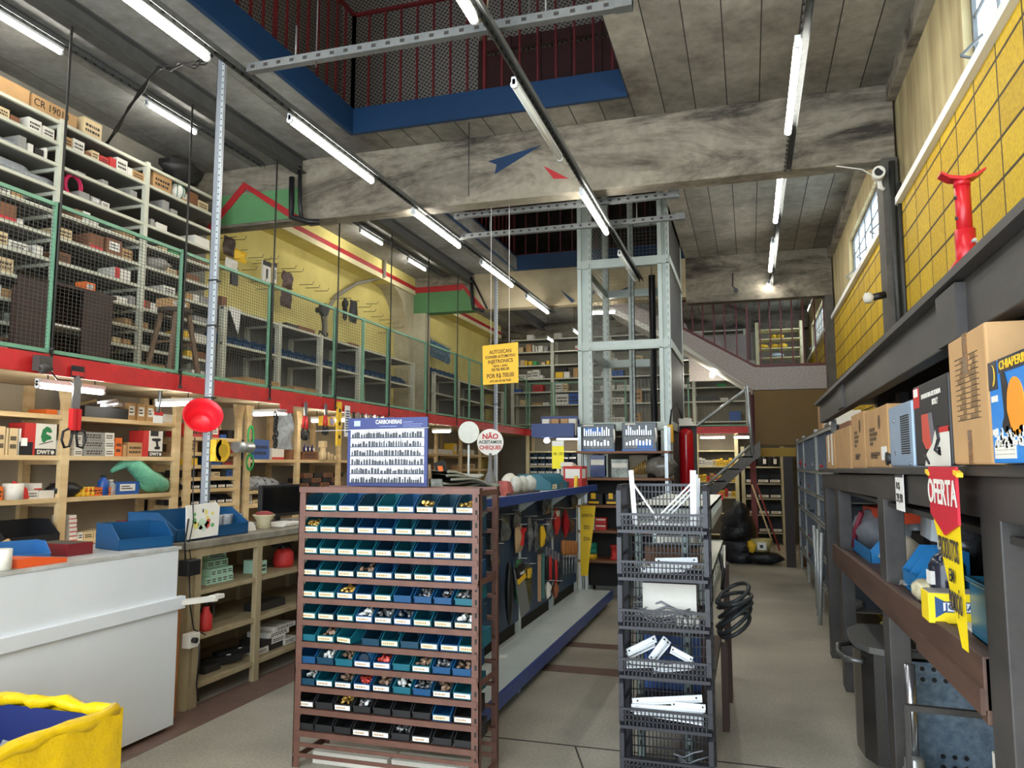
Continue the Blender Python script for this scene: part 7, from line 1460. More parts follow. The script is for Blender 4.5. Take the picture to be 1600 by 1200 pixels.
# ------------------------------------------------------------------ white slotted rack behind the baskets
t = thing('slotted_rack', 'white steel rack with slotted side aprons behind the black baskets', 'shelf', (-.45, 4.85, 0)); M_SLOT = mat('slotted_white', (206, 212, 200), .4, var=.06, scale=4)
SX0, SX1, SYA, SYB = -.64, -.212, 4.42, 6.12
m = MB(); m.box(SX0, SYA, 1.355, SX1, SYB, 1.37); part('top', m, mat('rack_top_white', (226, 230, 222), .4), t, world=True)
def apron(z0, z1, n, lab):
    m = MB(); zs0, zs1 = z0 + (z1 - z0) * .45, z0 + (z1 - z0) * .85; L = SYB - SYA
    m.box(SX1 - .004, SYA, z0, SX1, SYB, zs0); m.box(SX1 - .004, SYA, zs1, SX1, SYB, z1)
    for k in range(n + 1): y = SYA + L * (k) / n; m.box(SX1 - .004, max(SYA, y - .028), zs0, SX1, min(SYB, y + .028), zs1)
    m.box(SX0, SYA, z0, SX1, SYA + .004, z1); m.box(SX0, SYB - .004, z0, SX1, SYB, z1); part('apron', m, M_SLOT, t, world=True)
apron(1.24, 1.37, 11, ''); apron(.86, 1.03, 6, '')
m = MB(); m.box(SX0, SYA, 1.0, SX1, SYB, 1.02); part('shelf', m, M_SLOT, t, world=True)
m = MB(); m.box(SX0, SYA, .3, SX1 - .03, SYB, .33); part('shelf', m, mat('dark_low_board', (60, 42, 34), .6, var=.2), t, world=True)
for x in (SX0 + .02, SX1 - .03):
    for y in (SYA + .05, 5.3, SYB - .05):
        x = x if y > 5 or x < -.5 else -.36
        m = MB(); m.box(x - .02, y - .003, 0, x + .02, y + .003, 1.35, 0); m.box(x + .016, y - .003, 0, x + .02, y + .04, 1.35, 0)
        for k in range(22): m.box(x - .006, y - .005, .06 + .06 * k, x + .006, y - .003, .085 + .06 * k, 1)
        part('post', m, [mat('slotted_post', (150, 166, 160), .4, .3), M_DARK], t, world=True)
m = MB(); m.box(SX1 - .02, SYB - .03, 1.33, SX1 + .01, SYB + .01, 1.38); part('corner_cap', m, CARD_R, t, world=True)
for k, (x0, y0, y1, z1) in enumerate(((-.27, 4.5, 4.62, .3), (-.205, 5.0, 5.12, .5), (-.2, 5.6, 5.75, .62), (-.22, 6.14, 6.3, .85))): m = MB(); m.box(x0, y0, 0, x0 + .04, y1, z1); solo('dark_plank', m, mat('dark_plank_wood', (62, 40, 30), .6, var=.2), '%s dark plank standing along the foot of the slotted rack' % ORD[k], 'plank')
for k, (x0, x1, y, z0, h, c) in enumerate(((-.6, -.3, 4.6, 1.021, .1, 'd'), (-.55, -.25, 4.9, 1.021, .08, 'w'), (-.6, -.35, 5.15, 1.021, .12, 'w'), (-.65, -.3, 4.6, .331, .3, 'b'), (-.6, -.3, 5.0, .331, .25, 'd'), (-.5, -.25, 4.7, .331, .12, 'w'))): carton(x0, x1, y, y + .2, z0 + (.301 if k == 5 else 0), h, c, '-x', '', None, 'inside the slotted rack', key=k)
t = thing('cable_coil', 'thick coil of black cable hung at the side of the slotted rack', 'cable', (-.16, 5.1, .62)); m = MB()
for k in range(7):
    r = .12 + .01 * (k % 3); zc = -.01 + .032 * k; m.tube([(.04 + r * .75 * math.cos(q * PI / 10), r * 1.2 * math.sin(q * PI / 10), zc + .03 * math.sin(q * PI / 10 + k) + .05 * math.cos(q * PI / 10)) for q in range(20)], .0125, 7, closed=True)
part('coils', m, mat('cable_black', (52, 56, 58), .4), t); m = MB(); m.tube([(-.03, 0, .2), (-.02, .02, .3), (-.04, .0, .42)], .012, 6); part('tail', m, M_BLACK, t)
m = MB(); m.prism([(6.1, .83), (6.26, .98), (6.2, .8)], 'x', -.214, -.2); solo('white_scrap', m, PAPER, 'white scrap sticking out past the slotted rack', 'paper')
# ------------------------------------------------------------------ dark heavy wooden shelving along the yellow wall
M_DW = mat('charcoal_painted_wood', (72, 68, 64), .5, rgb2=(50, 47, 45), scale=4, stretch=(1, .3, 1), bump=.15)
M_BW = mat('brown_beam_wood', (92, 66, 52), .55, rgb2=(70, 50, 40), scale=4, stretch=(2, .3, 2), bump=.15)
FXR = .6; YE = 7.3; YS = 1.2
def zl(z0, s, y): return z0 + s * (y - 2.3)
def hb(x0, x1, ya, yb, z0, z1, s, m, mi=0, s1=None):      # board that follows the sag of its deck
    s1 = s if s1 is None else s1
    m.hexa(((x0, ya, zl(z0, s1, ya)), (x1, ya, zl(z0, s1, ya)), (x1, yb, zl(z0, s1, yb)), (x0, yb, zl(z0, s1, yb)), (x0, ya, zl(z1, s, ya)), (x1, ya, zl(z1, s, ya)), (x1, yb, zl(z1, s, yb)), (x0, yb, zl(z1, s, yb))), mi)
t = thing('timber_shelving', 'heavy charcoal painted timber shelving along the yellow wall', 'shelf', (.9, 4.5, 0))
m = MB(); hb(.56, 1.22, YS, YE, 2.125, 2.15, -.003, m); part('upper_deck', m, M_DW, t, world=True)
m = MB(); hb(.60, .66, YS, YE, 1.965, 2.125, -.002, m); part('upper_beam', m, M_DW, t, world=True, bevel=.004)
m = MB(); hb(.572, .60, 2.44, 2.68, 1.955, 2.115, 0, m); part('beam_splice', m, M_DW, t, world=True); m = MB(); hb(.585, .60, 5.45, 5.75, 1.97, 2.12, 0, m); part('beam_splice', m, M_DW, t, world=True)
m = MB(); hb(.57, 1.22, YS, YE, 1.568, 1.597, -.008, m); part('middle_deck', m, M_DW, t, world=True, bevel=.003)
m = MB(); hb(.60, .66, YS, 5.45, 1.455, 1.568, -.011, m); hb(.60, .66, 5.46, YE, 1.455, 1.568, -.011, m); part('middle_beam', m, M_DW, t, world=True, bevel=.004)
m = MB(); hb(.62, 1.22, 2.46, 6.5, 1.045, 1.08, -.026, m); part('lower_deck', m, M_BW, t, world=True)
m = MB(); hb(.585, .62, 2.44, 6.5, .94, 1.085, -.022, m); m.box(.59, 2.44, .9, .66, 2.5, 1.08, 0); part('lower_beam', m, M_BW, t, 'brown lower beam', world=True, bevel=.004)
m = MB(); hb(.575, .587, 2.44, 3.3, .93, 1.0, -.02, m); part('lower_cleat', m, M_BW, t, world=True)
m = MB(); m.box(.62, 1.2, .86, 1.22, 2.26, .875); part('plywood_shelf', m, mat('plywood', (186, 176, 156), .6, var=.1), t, 'pale plywood board', world=True)
for y0, y1 in ((2.26, 2.44), (4.08, 4.26), (6.1, 6.28), (7.1, 7.25), (1.2, 1.3)):
    m = MB(); m.box(.60, y0, 0, .69, y1, zl(1.46, -.011, y0)); part('post', m, M_DW, t, world=True, bevel=.004)
    m = MB(); m.box(1.12, y0, 0, 1.2, y1, 2.125); part('rear_post', m, M_DW, t, world=True)
    m = MB(); m.box(1.04, y0 + .02, 1.597, 1.10, y1 - .02, 2.125); part('upper_post', m, M_DW, t, world=True)
m = MB(); m.box(1.2, YS, .9, 1.22, YE, 2.12); part('rear_board', m, M_DARK, t, world=True)
m = MB(); m.box(.62, YS, 1.40, 1.2, 6.5, 1.42); part('under_board', m, M_DARK, t, world=True)

# jack stand on the upper deck
t = thing('jack_stand', 'red tripod axle stand on top of the dark timber shelving', 'jack stand', (.9, 3.62, 2.147)); M_JR = mat('jack_red', (190, 26, 38), .3)
m = MB(); m.cyl((0, 0, .22), (0, 0, .44), .04, n=20); part('sleeve', m, M_JR, t)
m = MB(); m.cyl((0, 0, .4), (0, 0, .66), .031, n=20); 
for z in (.49, .58): m.cyl((-.034, -.012, z), (.0, .0, z), .008, n=8, m=1)
part('ram', m, [M_JR, M_BLACK], t)
m = MB(); m.prism([(-.085, .695), (-.05, .675), (0, .665), (.05, .675), (.085, .695), (.085, .685), (.05, .66), (0, .65), (-.05, .66), (-.085, .685)], 'y', -.035, .035); m.cyl((0, 0, .63), (0, 0, .66), .033, n=14); part('saddle', m, M_JR, t)
for k in range(3):
    a = 1.1 + k * 2 * PI / 3; c, s = math.cos(a), math.sin(a); m = MB(); m.bar((c * .03, s * .03, .30), (c * .23, s * .23, .0), .035, .03); m.bar((c * .2, s * .2, .01), (c * .26, s * .26, .003), .05, .01); m.cyl((c * .06 - s * .02, s * .06 + c * .02, .25), (c * .06 + s * .02, s * .06 - c * .02, .25), .01, n=8, m=1); part('leg', m, [M_JR, M_GALV], t)
m = MB(); m.cyl((.02, -.06, .38), (.02, .05, .38), .008, n=8); m.tube([(.02, -.055, .38), (.03, -.07, .36), (.03, -.075, .28), (.02, -.06, .24)], .004, 5); part('pin', m, M_GALV, t)

# boxes on the middle deck
DZ = lambda y: zl(1.597, -.008, y) + .001
def big(name, lab, X, u0, u1, vt, mt, d=.4, bevel=.006, off=0.0):      # u0 = near end of the aisle face
    ya = onX(u0, 728, X)[0]; yb = onX(u1, 728, X)[0]; z = DZ((ya + yb) / 2); h = onX((u0 + u1) / 2, vt, X)[1] - z
    t = thing(name, lab, 'box', (X + d / 2, (ya + yb) / 2, z)); w = (yb - ya) / 2 - .004; m = MB(); m.box(-d / 2, -w, 0, d / 2, w, h); part('carton', m, mt, t, bevel=bevel); return t, w, h, d / 2
# tall kraft box with a printed table and tape
t, w, h, a = big('tall_carton', 'tall kraft carton with a printed table of lines on the middle deck', .545, 1552, 1491, 512, KRAFT, .36)
m = MB(); e = -a - .0012
for k in range(13): z = h * (.34 + .036 * k * 1.12); m.box(e, -w * .62 + .0, z, -a, w * .62, z + .0016)
part('table_lines', m, PRINT, t)
m = MB(); rd = random.Random(2)
for k in range(12):
    z = h * (.348 + .0403 * k)
    for s0 in (-.5, .1):
        L = rd.uniform(.15, .4); m.box(e, w * s0, z, -a, w * (s0 + L), z + .009)
part('table_print', m, mat('faded_print', (124, 96, 62), .7), t)
m = MB(); m.box(-a - .002, -w * .12, h * .68, -a, w * .12, h); m.box(-a - .002, -w * .1, 0, -a, w * .1, h * .26); part('tape', m, mat('brown_tape', (128, 92, 56), .2, var=.4, scale=20), t, 'shiny brown tape')
# blue appliance carton
t, w, h, a = big('blue_carton', 'glossy blue carton with an orange machine picture and yellow crescent mark', .54, 1660, 1553, 542, mat('carton_blue', (28, 130, 214), .25), .36, .003)
e = -a - .0015
def bp(pts, mi, mats=None, nm='picture', lab=None, ex=0.0): m = MB(); m.prism([(y, z) for y, z in pts], 'x', e - ex, -a, 0); return part(nm, m, mi, t, lab)
M_CK = mat('carton_navy', (26, 26, 48), .3)
bp([(w * .68, h * .72), (w * .995, h * .72), (w * .995, h * 1.0), (w * .68, h * 1.0)], M_CK, nm='logo_patch'); bp([(w * .62, h * .86), (-w * .9, h * .86), (-w * .9, h * 1.0), (w * .62, h * 1.0)], M_CK, nm='logo_patch')
text('CHIAPERINI', h * .12, CARD_Y, t, (e - .0012, w * .56, h * .925), R_LEFT, align='LEFT', sx=1.35, bold=.0003)
q = []
for k in range(13): an = PI * .45 + k / 12 * PI * 1.05; q.append((w * .84 + w * .09 * math.cos(an), h * .86 + h * .105 * math.sin(an)))
for k in range(12, -1, -1): an = PI * .5 + k / 12 * PI * .95; q.append((w * .815 + w * .045 * math.cos(an), h * .875 + h * .08 * math.sin(an)))
bp(q, CARD_Y, nm='crescent_mark', ex=.0012)
bp([(w * .5, h * .45), (w * .56, h * .85), (w * .44, h * .88), (w * .34, h * .74), (w * .4, h * .5), (w * .3, h * .33), (w * .5, h * .28), (w * .6, h * .36)], M_BLACK, nm='printed_hose')
q = [(w * .12 + w * .28 * math.cos(k * PI / 10), h * .52 + h * .27 * math.sin(k * PI / 10)) for k in range(20)]; bp(q, mat('machine_orange', (246, 150, 20), .3), nm='printed_machine')
rd = random.Random(6); m = MB()
for k in range(90): y = w * rd.uniform(-.6, .95); z = h * rd.uniform(.17, .32); r = rd.uniform(.003, .008); m.box(e, y - r, z - r, -a, y + r, z + r)
for k in range(3): z = h * (.15 - .04 * k); m.box(e, w * .2, z - .006, -a, w * .92, z + .004)
m.box(e, w * .72, h * .6, -a, w * .93, h * .66); part('white_print', m, CARD_W, t)
# black and red welding machine carton
t, w, h, a = big('welder_carton', 'black carton with red and white welding machine picture', .575, 1488, 1432, 590, CARD_K, .3, .006); e = -a - .0015
text('INVERSORA DE SOLDA', h * .075, CARD_W, t, (e - .001, w * .42, h * .83), R_LEFT, align='LEFT', sx=1.3, bold=.0008); text('BOLT', h * .09, CARD_W, t, (e - .001, -w * .2, h * .73), R_LEFT, align='LEFT', sx=1.3, bold=.001)
bp([(w * .6, h * .72), (w * .97, h * .72), (w * .97, h * .97), (w * .6, h * .97)], CARD_R, nm='red_patch'); bp([(w * .66, h * .86), (w * .92, h * .86), (w * .92, h * .96), (w * .66, h * .96)], PAPER, nm='logo_mark', ex=.001)
bp([(w * .3, h * .2), (w * .5, h * .3), (w * .5, h * .62), (w * .1, h * .62), (-w * .05, h * .2)], mat('welder_red', (206, 72, 54), .4), nm='printed_welder'); bp([(w * .1, h * .62), (-w * .1, h * .62), (-w * .25, h * .2), (-w * .05, h * .2)], mat('welder_grey', (110, 104, 110), .4), nm='printed_grille', ex=.0005)
bp([(-w * .96, 0), (w * .4, 0), (w * .28, h * .14), (-w * .1, h * .26), (-w * .3, h * .42), (-w * .96, h * .42)], CARD_W, nm='white_field', ex=.0008); bp([(-w * .96, h * .37), (-w * .4, h * .37), (-w * .4, h * .43), (-w * .96, h * .43)], CARD_R, nm='red_band', ex=.0016)
m = MB(); m.tube([(e - .003, -w * .45, h * .44), (e - .003, -w * .52, h * .3), (e - .003, -w * .3, h * .18), (e - .003, -w * .55, h * .14), (e - .003, -w * .5, h * .2)], .007, 6); m.tube([(e - .003, w * .35, h * .14), (e - .003, w * .1, h * .03)], .005, 5); part('printed_cable', m, M_BLACK, t)
# light blue metal machine
t, w, h, a = big('metal_machine', 'pale blue vented metal machine between the welder carton and kraft boxes', .6, 1428, 1392, 629, mat('pale_blue_metal', (150, 170, 190), .4, .2, var=.04), .3, .008); t['category'] = 'machine'
m = MB()
for k in range(17): z = h * (.2 + .036 * k); m.box(-a - .002, -w * .8, z, -a, -w * .1, z + .0055)
part('vent', m, M_DARK, t); m = MB()
for y, z in ((w * .45, h * .22), (w * .45, h * .75), (-w * .8, h * .05)): m.cyl((-a - .004, y, z), (-a, y, z), .008, n=10)
part('screw', m, M_CHR, t); m = MB(); m.box(-a + .03, w, .01, a - .02, w + .11, h * .97); part('front_frame', m, mat('steel_front', (126, 142, 158), .4, .3), t); m = MB(); m.cyl((-a - .01, w + .06, h * .14), (-a + .03, w + .06, h * .14), .03, n=14); part('knob', m, M_BLACK, t)
# kraft boxes further along
def kb(u0, u1, vt, lab, X=.6, c=KRAFT, marks=True):
    t, w, h, a = big('kraft_carton', lab, X, u0, u1, vt, c, .4, .004)
    if marks:
        m = MB(); e = -a - .0012
        for k, (y, z, L) in enumerate(((.55, .62, .5), (.55, .54, .7), (.55, .46, .6), (.55, .38, .3), (.5, .2, .8), (.5, .15, .6))): m.box(e, w * (y - L), h * z, -a, w * y, h * z + .018)
        m.cyl((e, -w * .35, h * .75), (-a, -w * .35, h * .75), h * .12, n=14); part('printed_marks', m, mat('carton_print', (96, 74, 50), .7), t)
    return t, w, h, a
t, w, h, a = kb(1390, 1354, 636, 'kraft carton with a barcode beside the pale blue machine'); m = MB(); m.box(-a - .0016, -w * .85, h * .12, -a, -w * .45, h * .34); part('barcode', m, PAPER, t, 'white barcode label')
kb(1353, 1333, 644, 'kraft carton with a round printed mark, next beyond the barcode carton'); t, w, h, a = kb(1330, 1306, 668, 'plain dented kraft carton near the timber shelving end', marks=False); m = MB(); m.box(-a, -w, h, a, w * .3, h + .03); part('open_flap', m, KRAFT_D, t)
t, w, h, a = kb(1305, 1292, 678, 'kraft carton with white tape strips at the timber shelving end', marks=False); m = MB(); m.box(-a - .002, -w * .6, h * .1, -a, -w * .3, h); m.box(-a - .002, w * .2, h * .2, -a, w * .5, h); part('tape', m, CARD_W, t)
# sale pennant and price tag
t = thing('sale_pennant', 'yellow and red pennant reading OFERTA hung from the middle deck', 'sign', (.555, 2.6, 1.10)); yA, yB = onX(1508, 740, .555)[0] - 2.6, onX(1464, 740, .555)[0] - 2.6; zT = .49; M_PY = mat('pennant_yellow', (252, 222, 10), .4)
M_PR = mat('pennant_red', (200, 30, 50), .4)
def pc(v): return ((yA) + .01 * v, yB - (yB - yA) * .78 * max(0, v - .32) / .68 * (1.0 if v > .32 else 0))
m = MB(); m.sheet(lambda u, v: (-.016 - .002 * math.sin(v * 5 + u), pc(v)[0] + (pc(v)[1] - pc(v)[0]) * u, zT - zT * 1.0 * v), 4, 20); part('cloth', m, M_PY, t)
m = MB(); m.prism([(yA - .001, zT + .002), (yB + .001, zT + .002), (yB + .001, zT - .14), ((yA + yB) / 2, zT - .195), (yA, zT - .155)], 'x', -.024, -.017); part('red_point', m, M_PR, t)
text('OFERTA', .1, CARD_W, t, (-.0265, (yA + yB) / 2, zT - .075), R_LEFT, sx=.86 * (yB - yA) / .30, bold=.002)
for s, z, hh, sx in (('PRODUTOS', zT - .235, .085, .5), ('EM', zT - .305, .05, .95), ('PROMOÇÃO', zT - .375, .075, .32)): text(s, hh, PRINT, t, (-.021, (yA + yB) / 2 - (.02 if z > zT - .3 else .045 if hh < .06 else .075), z), R_LEFT, sx=sx * (yB - yA) / .32, bold=.0008)
m = MB()
for y in (yA - .01, yB + .01): m.bar((-.02, y - .02, zT - .02), (-.02, y + .02, zT - .012), .016, .012)
part('clip', m, CARD_Y, t)
t = thing('price_tag', 'white price tag hanging from the middle deck edge', 'tag', (.585, onX(1406, 760, .585)[0], 1.41)); m = MB(); m.box(-.002, -.09, 0, .0, .09, .17, 0); m.box(-.003, -.085, .135, -.002, .085, .165, 1); part('tag', m, [PAPER, mat('dark_grey_print', (84, 80, 84), .6)], t); text('R$', .04, PRINT, t, (-.004, .02, .1), R_LEFT, sx=1.8); text('29,90', .05, PRINT, t, (-.004, 0, .05), R_LEFT, sx=1.25)

# goods on the lower deck
LZ2 = lambda y: zl(1.08, -.026, y) + .002
X2 = .70
def ly(u, v=880, X=X2): return onX(u, v, X)[0]
def rbin(u0, u1, h, mt, lab, X=.66, d=.26, rz=-R90):
    ya, yb = onX(u1, 900, X)[0], onX(u0, 900, X)[0]; y = (ya + yb) / 2; o = bin_thing(abs(yb - ya), d, h, mt, (X, y, LZ2(y)), rz, lab); return o
rbin(1333, 1362, .20, M_BINL, 'bright blue bin standing by the second timber post', .68); 
for k, (u0, u1) in enumerate(((1411, 1423), (1423, 1434))):
    o = rbin(u0, u1, .19, M_BINL, '%s bright blue bin beside the dark bottle' % ('farther', 'nearer')[k], .66, .2)
for k in range(2): y = 4.35 + .45 * k; bin_thing(.4, .24, .16, M_BINB, (.93, y, LZ2(y)), -R90, '%s blue bin of wrapped goods behind the pale fabric roll' % ('nearer', 'farther')[k])
for k in range(2): y = 3.0 + .42 * k; bin_thing(.36, .24, .2, M_BINT, (.93, y, LZ2(y)), -R90, '%s teal bin standing behind the dark bottle' % ('nearer', 'farther')[k])
def dark_bag(x, y, sx, sy, sz, mt, lab, sd, cat='bag'): m = MB(); m.blob((x, y, LZ2(y) + sz), sx, sy, sz, 16, 10, j=.16, seed=sd); solo('goods_bag', m, mt, lab, cat)
dark_bag(.83, 6.05, .14, .32, .15, mat('grey_fabric', (116, 118, 124), .7, var=.2), 'grey fabric bag with dark red piping at the far lower deck', 3); m = MB(); m.tube([(.68, 6.0, 1.02), (.69, 5.95, 1.14), (.73, 5.9, 1.27)], .018, 6); solo('red_strap', m, mat('wine_strap', (120, 30, 50), .6), 'wine red strap down the grey fabric bag', 'strap')
dark_bag(.95, 5.4, .12, .3, .18, mat('silver_wrap', (150, 156, 158), .3, var=.5, scale=10), 'silver wrapped goods behind the bright blue bin', 5)
m = MB(); m.hexa(((.8, 4.75, 1.27), (1.1, 4.75, 1.30), (1.1, 6.4, 1.24), (.8, 6.4, 1.22), (.8, 4.75, 1.33), (1.1, 4.75, 1.36), (1.1, 6.4, 1.32), (.8, 6.4, 1.29))); solo('orange_case', m, mat('orange_red_plastic', (222, 78, 40), .4, var=.1), 'orange red case lying high behind the grey fabric bag', 'case')
m = MB(); m.box(.9, 4.8, LZ2(4.8), 1.1, 6.4, 1.21); solo('dark_crate', m, M_DARK, 'dark crate under the orange red case', 'crate')
dark_bag(.92, 4.1, .12, .22, .17, mat('dark_wrap', (70, 70, 72), .25, var=.6, scale=14), 'dark wrapped tools with shiny film behind the pale roll', 8); m = MB(); m.hexa(((.78, 4.0, 1.25), (.84, 3.98, 1.24), (.86, 4.3, 1.24), (.8, 4.34, 1.25), (.8, 4.06, 1.36), (.86, 4.04, 1.35), (.88, 4.36, 1.36), (.82, 4.4, 1.36))); solo('white_label_pack', m, mat('white_blue_pack', (206, 214, 220), .4, var=.1), 'white pack with a dark stripe tilted on the wrapped tools', 'pack')
m = MB(); y0, y1 = ly(1436), ly(1364); z = LZ2(3.7)
m.sheet(lambda u, v: (.72 + .06 * v, y0 + (y1 - y0) * u, z + .0 + .17 * v * (1 - .35 * (2 * u - 1.2) ** 2) + .0), 14, 4); m.sheet(lambda u, v: (.735 + .06 * v, y1 + (y0 - y1) * u, z + .17 * v * (1 - .35 * (2 * (1 - u) - 1.2) ** 2)), 14, 4); solo('fabric_roll', m, mat('pale_felt', (190, 184, 170), .9, var=.08, scale=30), 'pale beige felt sheet standing curved before the blue bins', 'fabric')
rd = random.Random(14)
for k in range(7): y = 4.25 - .1 * k; m = MB(); m.hexa([(.64 + .01 * k, y - .09, LZ2(y) + .004 * k), (.72, y - .1, LZ2(y) + .004 * k), (.73, y + .1, LZ2(y) + .004 * k), (.65, y + .12, LZ2(y) + .004 * k), (.66, y - .07, LZ2(y) + .02 + .006 * k), (.71, y - .07, LZ2(y) + .03), (.71, y + .06, LZ2(y) + .025), (.66, y + .08, LZ2(y) + .02)]); reg('on the lower deck edge beside the bright blue bins', solo('flat_pack', m, [mat('tan_film_pack', (150, 140, 120), .35, var=.5, scale=24), CLEAR, CARD_G][k % 3], None, 'pack'), ['tan flat pack', 'clear flat pack', 'grey flat pack'][k % 3], y)
dark_bag(.66, 3.52, .05, .12, .045, mat('cream_film', (214, 206, 170), .3, var=.3, scale=20), 'cream packet at the deck edge beside the yellow carton', 12, 'pack')
t = thing('chemical_bottle', 'dark liquid bottle with white cap and label on the lower deck', 'bottle', (.72, 3.43, LZ2(3.43))); m = MB(); m.lathe((0, 0, 0), [(.06, 0), (.065, .01), (.065, .155), (.05, .185), (.025, .205), (.024, .22)], 20); part('body', m, mat('dark_liquid_bottle', (34, 38, 52), .15), t); m = MB(); m.cyl((0, 0, .215), (0, 0, .25), .028, n=16); part('cap', m, CARD_W, t); m = MB(); m.box(-.068, -.04, .085, -.05, .03, .135); part('paper_label', m, PAPER, t)
t = thing('yellow_carton', 'yellow carton with a blue arrow mark and white JOMARCA plate', 'box', (.672, 3.06, LZ2(3.06)), rz=.0)
M_JB = mat('jom_blue', (40, 80, 130), .5)
m = MB(); m.box(-.105, -.06, 0, .125, .06, .1); part('carton', m, mat('jom_yellow', (250, 218, 30), .4), t, bevel=.003); m = MB(); m.box(-.1, -.055, .1, .12, .055, .102); part('top_flap', m, CARD_G, t)
m = MB(); m.prism([(-.085, .09), (-.085, .018), (-.045, .045), (-.045, .068)], 'y', -.0615, -.06); part('arrow_mark', m, M_JB, t); m = MB(); m.box(-.06, -.062, .042, .122, -.06, .07); part('name_plate', m, PAPER, t); m = MB(); m.box(-.06, -.0615, .038, .122, -.06, .042); m.box(-.06, -.0615, .07, .122, -.06, .074); part('plate_border', m, M_JB, t); text('JOMARCA', .03, M_JB, t, (-.055, -.063, .056), R_FRONT, align='LEFT', sx=1.2, bold=.0008); m = MB(); m.box(.04, -.0625, .0, .09, -.06, .022); part('orange_seal', m, CARD_O, t)
# plastic tub nearest on the lower deck
t = thing('teal_tub', 'deep teal plastic tub of dark tools against the nearest timber post', 'tub', (.80, 2.62, LZ2(2.62))); m = MB(); m.box(-.16, -.15, 0, .16, .15, .012); 
for (x0, y0, x1, y1) in ((-.16, -.15, -.15, .15), (.15, -.15, .16, .15), (-.16, -.15, .16, -.14), (-.16, .14, .16, .15)): m.box(x0, y0, 0, x1, y1, .17)
m.box(-.17, -.16, .165, .17, -.14, .18); m.box(-.17, .14, .165, .17, .16, .18); m.box(-.17, -.16, .165, -.15, .16, .18); part('tub', m, mat('tub_teal', (30, 96, 124), .22), t, bevel=.004)
m = MB(); m.blob((.8, 2.62, LZ2(2.62) + .14), .12, .11, .06, 12, 8, j=.3, seed=3); solo('dark_tools', m, M_BLACK, 'dark tools heaped in the deep teal tub', 'tools', kind='stuff')
m = MB(); m.box(.66, 2.78, LZ2(2.9), .74, 2.96, LZ2(2.9) + .012); m.tube([(.7 + .02 * math.cos(q), 2.86 + .05 * math.sin(q), LZ2(2.9) + .02) for q in range(7)], .01, 6); solo('white_hook', m, CARD_W, 'white plastic hook lying before the yellow carton', 'hook')
# nearest bay beyond the post: red printed box, teal bin, black air tool
m = MB(); m.box(.72, 1.9, 1.075, .9, 2.15, 1.15); m.box(.719, 1.92, 1.09, .72, 2.1, 1.14, 1); solo('printed_box', m, [mat('pink_print_box', (220, 190, 190), .5, var=.4, scale=30), CARD_R], 'pink and red printed box in the nearest bay', 'box'); bin_thing(.3, .3, .18, M_BINT, (.7, 2.05, .877), -R90, 'teal bin in the nearest bay on the plywood board')
t = thing('air_tool', 'black air tool with chrome tip lying on the plywood board', 'tool', (.66, 2.18, .876)); m = MB(); m.tube([(0, .05, .03), (.04, -.05, .03), (.06, -.2, .025)], .022, 8); m.tube([(.05, -.1, .02), (.1, -.25, .015), (.02, -.35, .015)], .014, 7); part('body', m, M_BLACK, t); m = MB(); m.cyl((-.005, .05, .03), (-.015, .09, .03), .016, .01, n=12); part('tip', m, M_CHR, t)
m = MB(); m.box(.72, 1.9, 1.056, .9, 2.15, 1.074); m.box(.72, 1.9, .876, .74, 2.15, 1.056) if False else None; solo('board_offcut', m, M_DW, 'dark board below the pink printed box', 'board')

# stove and stand bases under the lower deck
t = thing('stove', 'galvanised cooker with black curved oven door under the timber shelving', 'stove', (.82, 4.6, 0)); M_GV = mat('galvanised_sheet', (150, 172, 190), .35, .5, rgb2=(112, 132, 150), scale=26)
m = MB(); m.box(.66, 4.30, .12, 1.15, 4.95, .64); 
part('body', m, M_GV, t, world=True)
m = MB()
for r in range(2):
    for k in range(7): m.cyl((.72 + .05 * k, 4.296, .56 + .05 * r), (.72 + .05 * k, 4.30, .56 + .05 * r), .011, n=10)
for k in range(3): m.cyl((.84 + .05 * k, 4.296, .16), (.84 + .05 * k, 4.30, .16), .012, n=10); m.cyl((.84 + .05 * k, 4.296, .21), (.84 + .05 * k, 4.30, .21), .011, n=10)
part('vent_holes', m, M_BLACK, t, world=True)
m = MB(); pts = [(.66, 4.30), (.62, 4.31), (.56, 4.34), (.515, 4.45), (.5, 4.62), (.515, 4.8), (.56, 4.91), (.66, 4.95)]; m.prism(pts, 'z', .12, .66); part('oven_door', m, mat('oven_black_glass', (38, 36, 34), .2), t, world=True)
m = MB(); m.box(.60, 4.285, .1, .615, 4.31, .66); m.box(.645, 4.285, .1, .66, 4.31, .66); part('door_trim', m, M_CHR, t, world=True)
m = MB(); m.tube([(.52, 4.40, .60), (.44, 4.45, .60), (.42, 4.6, .60), (.44, 4.78, .60), (.52, 4.84, .60)], .014, 8); part('handle', m, mat('handle_steel', (96, 96, 94), .3, .6), t, world=True)
m = MB(); pts = [(1.15, 4.28), (.62, 4.28), (.54, 4.33), (.49, 4.46), (.48, 4.62), (.49, 4.8), (.56, 4.94), (1.15, 4.97)]; m.prism(pts, 'z', .66, .69); m.box(.7, 4.3, .69, 1.1, 4.9, .70); part('hob', m, mat('hob_grey', (92, 92, 90), .35, .3), t, world=True)
for x in (.7, 1.1):
    for y in (4.36, 4.9): m = MB(); m.cyl((x, y, 0), (x, y, .12), .02, n=8); part('foot', m, M_BLACK, t, world=True)
